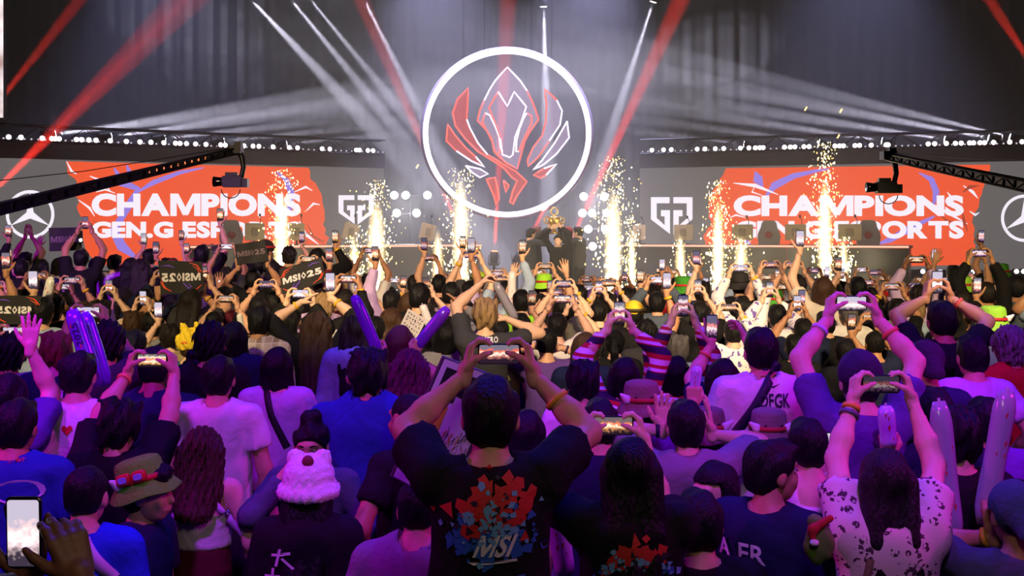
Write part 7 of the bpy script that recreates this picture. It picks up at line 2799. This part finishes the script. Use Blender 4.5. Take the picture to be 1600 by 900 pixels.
# ================================================================== green plush bag at the floral blouse
V, Q = sdf_mesh([('e', (0, 0, 0), (0.085, 0.06, 0.12)), ('e', (-0.02, 0, 0.12), (0.05, 0.045, 0.04))], 0.012, 0.02, None, 0.004, 50)
t = empty('plush_bag', at(1280, 848, 3.85))
t.scale = (0.62, 0.62, 0.62)
tag(t, 'green plush bag with red top and white bobble beside the floral blouse', 'bag')
link_mesh('bag_body', np_mesh('bag_body', V, Q), pmat('plush_green', (96, 132, 50), 0.9, noise=0.15), t)
V, Q = sdf_mesh([('c', (-0.05, -0.05, 0.09), (0.05, -0.045, 0.15), 0.028, 0.02), ('c', (-0.05, -0.05, 0.09), (-0.055, -0.06, 0.03), 0.028, 0.012)], 0.010, 0.015)
link_mesh('red_top', np_mesh('red_top', V, Q), pmat('plush_red', (190, 40, 40), 0.9), t)
V, Q = sdf_mesh([('e', (0, 0, 0), (0.028, 0.025, 0.02))], 0.008, 0.01, None, 0.003, 80)
link_mesh('bobble', np_mesh('bobble', V, Q), pmat('plush_white', (226, 216, 220), 0.9), t, loc=(-0.05, -0.075, 0.02))

# ================================================================== phones with their torch on, pointed at the hall
for px, py, d, lab in ((342, 434, 12.2, 'phone with its torch shining towards the hall, below the crane camera'), (125, 370, 13.3, 'phone with its torch shining at the corner of the dark banner')):
    t = phone(at(px, py, d), phone_rot('one') @ Matrix.Rotation(PI, 3, 'Z'), lab, 1)
    b = MB().lathe([(0.004, -0.004), (0.018, -0.002), (0.018, 0.006), (0.006, 0.012)], 10, (-0.04, PH_T / 2 + 0.008, 0.01), Matrix.Rotation(-PI / 2, 3, 'X')).build('torch', emat('torch', (255, 246, 236), 14.0, sample=False), t, True)

# ================================================================== the winners on stage, lifting the trophy
PZ = 0.585
TX = at(866, 352, 22.8)


def trophy_hand(dx, dz):
    return (866 + dx, 352 + dz)


W_ = dict(zb=PZ, fine=False, sleeve=1.9, loose=0.024, pants='black', group='trophy players', top_name='jacket')
person(828, 356, 23.0, 'player in grey-black jacket at the left lifting the trophy', 'left player', shirt='charcoal', rot=-62, hair='short', hc='dark', skin='fair', L=dict(px=(858, 356, -0.1), hand='open', hy=(0, 1, 0)), R=dict(px=(856, 362, -0.25), hand='open', hy=(0, 1, 0)), **W_)
person(836, 354, 23.7, 'red-haired player behind the left one reaching to the trophy', 'red-haired player', shirt='black', rot=-50, hair='messy', hc='auburn', skin='fair', R=dict(px=(860, 352, -0.7), hand='open', hy=(0, 1, 0)), **W_)
person(872, 366, 22.6, 'player in black jacket below the trophy facing the hall', 'middle player', shirt='black', rot=172, hair='short', skin='fair', L=dict(px=(876, 354, 0.1), hand='open', hy=(0, 1, 0)), R=dict(px=(862, 356, 0.1), hand='open', hy=(0, 1, 0)), **W_)
person(889, 354, 23.6, 'player with red cap right of the trophy, arm stretched up', 'capped player', shirt='black', rot=58, hair='short', skin='fair', hat=('cap', (150, 40, 36)), L=dict(px=(872, 350, -0.7), hand='open', hy=(0, 1, 0)), **W_)
person(905, 354, 23.0, 'player in grey-black jacket at the right of the trophy', 'right player', shirt='charcoal', rot=66, hair='short', skin='fair', L=dict(px=(880, 358, -0.2), hand='open', hy=(0, 1, 0)), **W_)
t = empty('trophy', (TX.x, TX.y, TX.z - 0.18))
tag(t, 'gold trophy lifted high by the players on stage', 'trophy')
m_gold = pmat('trophy_gold', (236, 196, 120), 0.25, 0.85)
MB().lathe([(0.05, 0.0), (0.11, 0.0), (0.11, 0.03), (0.05, 0.05), (0.035, 0.12), (0.04, 0.14)], 16).build('base', m_gold, t, True)
MB().lathe([(0.04, 0.14), (0.09, 0.18), (0.13, 0.25), (0.14, 0.32), (0.11, 0.36), (0.05, 0.37)], 16).build('cup', m_gold, t, True)
for sx in (-1, 1):
    MB().tube([(sx * 0.10, 0, 0.20), (sx * 0.20, 0, 0.24), (sx * 0.21, 0, 0.32), (sx * 0.12, 0, 0.36)], 0.015, 8).build('handle', m_gold, t, True)
mb = MB().tube([(0.075 * math.cos(a), 0, 0.47 + 0.075 * math.sin(a)) for a in [2 * PI * k / 20 for k in range(20)]], 0.016, 8, closed=True)
mb.tube([(0, 0, 0.36), (0, 0, 0.41)], 0.02, 8)
mb.build('ring_finial', m_gold, t, True)
for o in bpy.data.objects:
    if o.parent is None and 'label' in o and len(o['label'].replace('-', '').split()) > 16:
        print('LONG', o['label'])
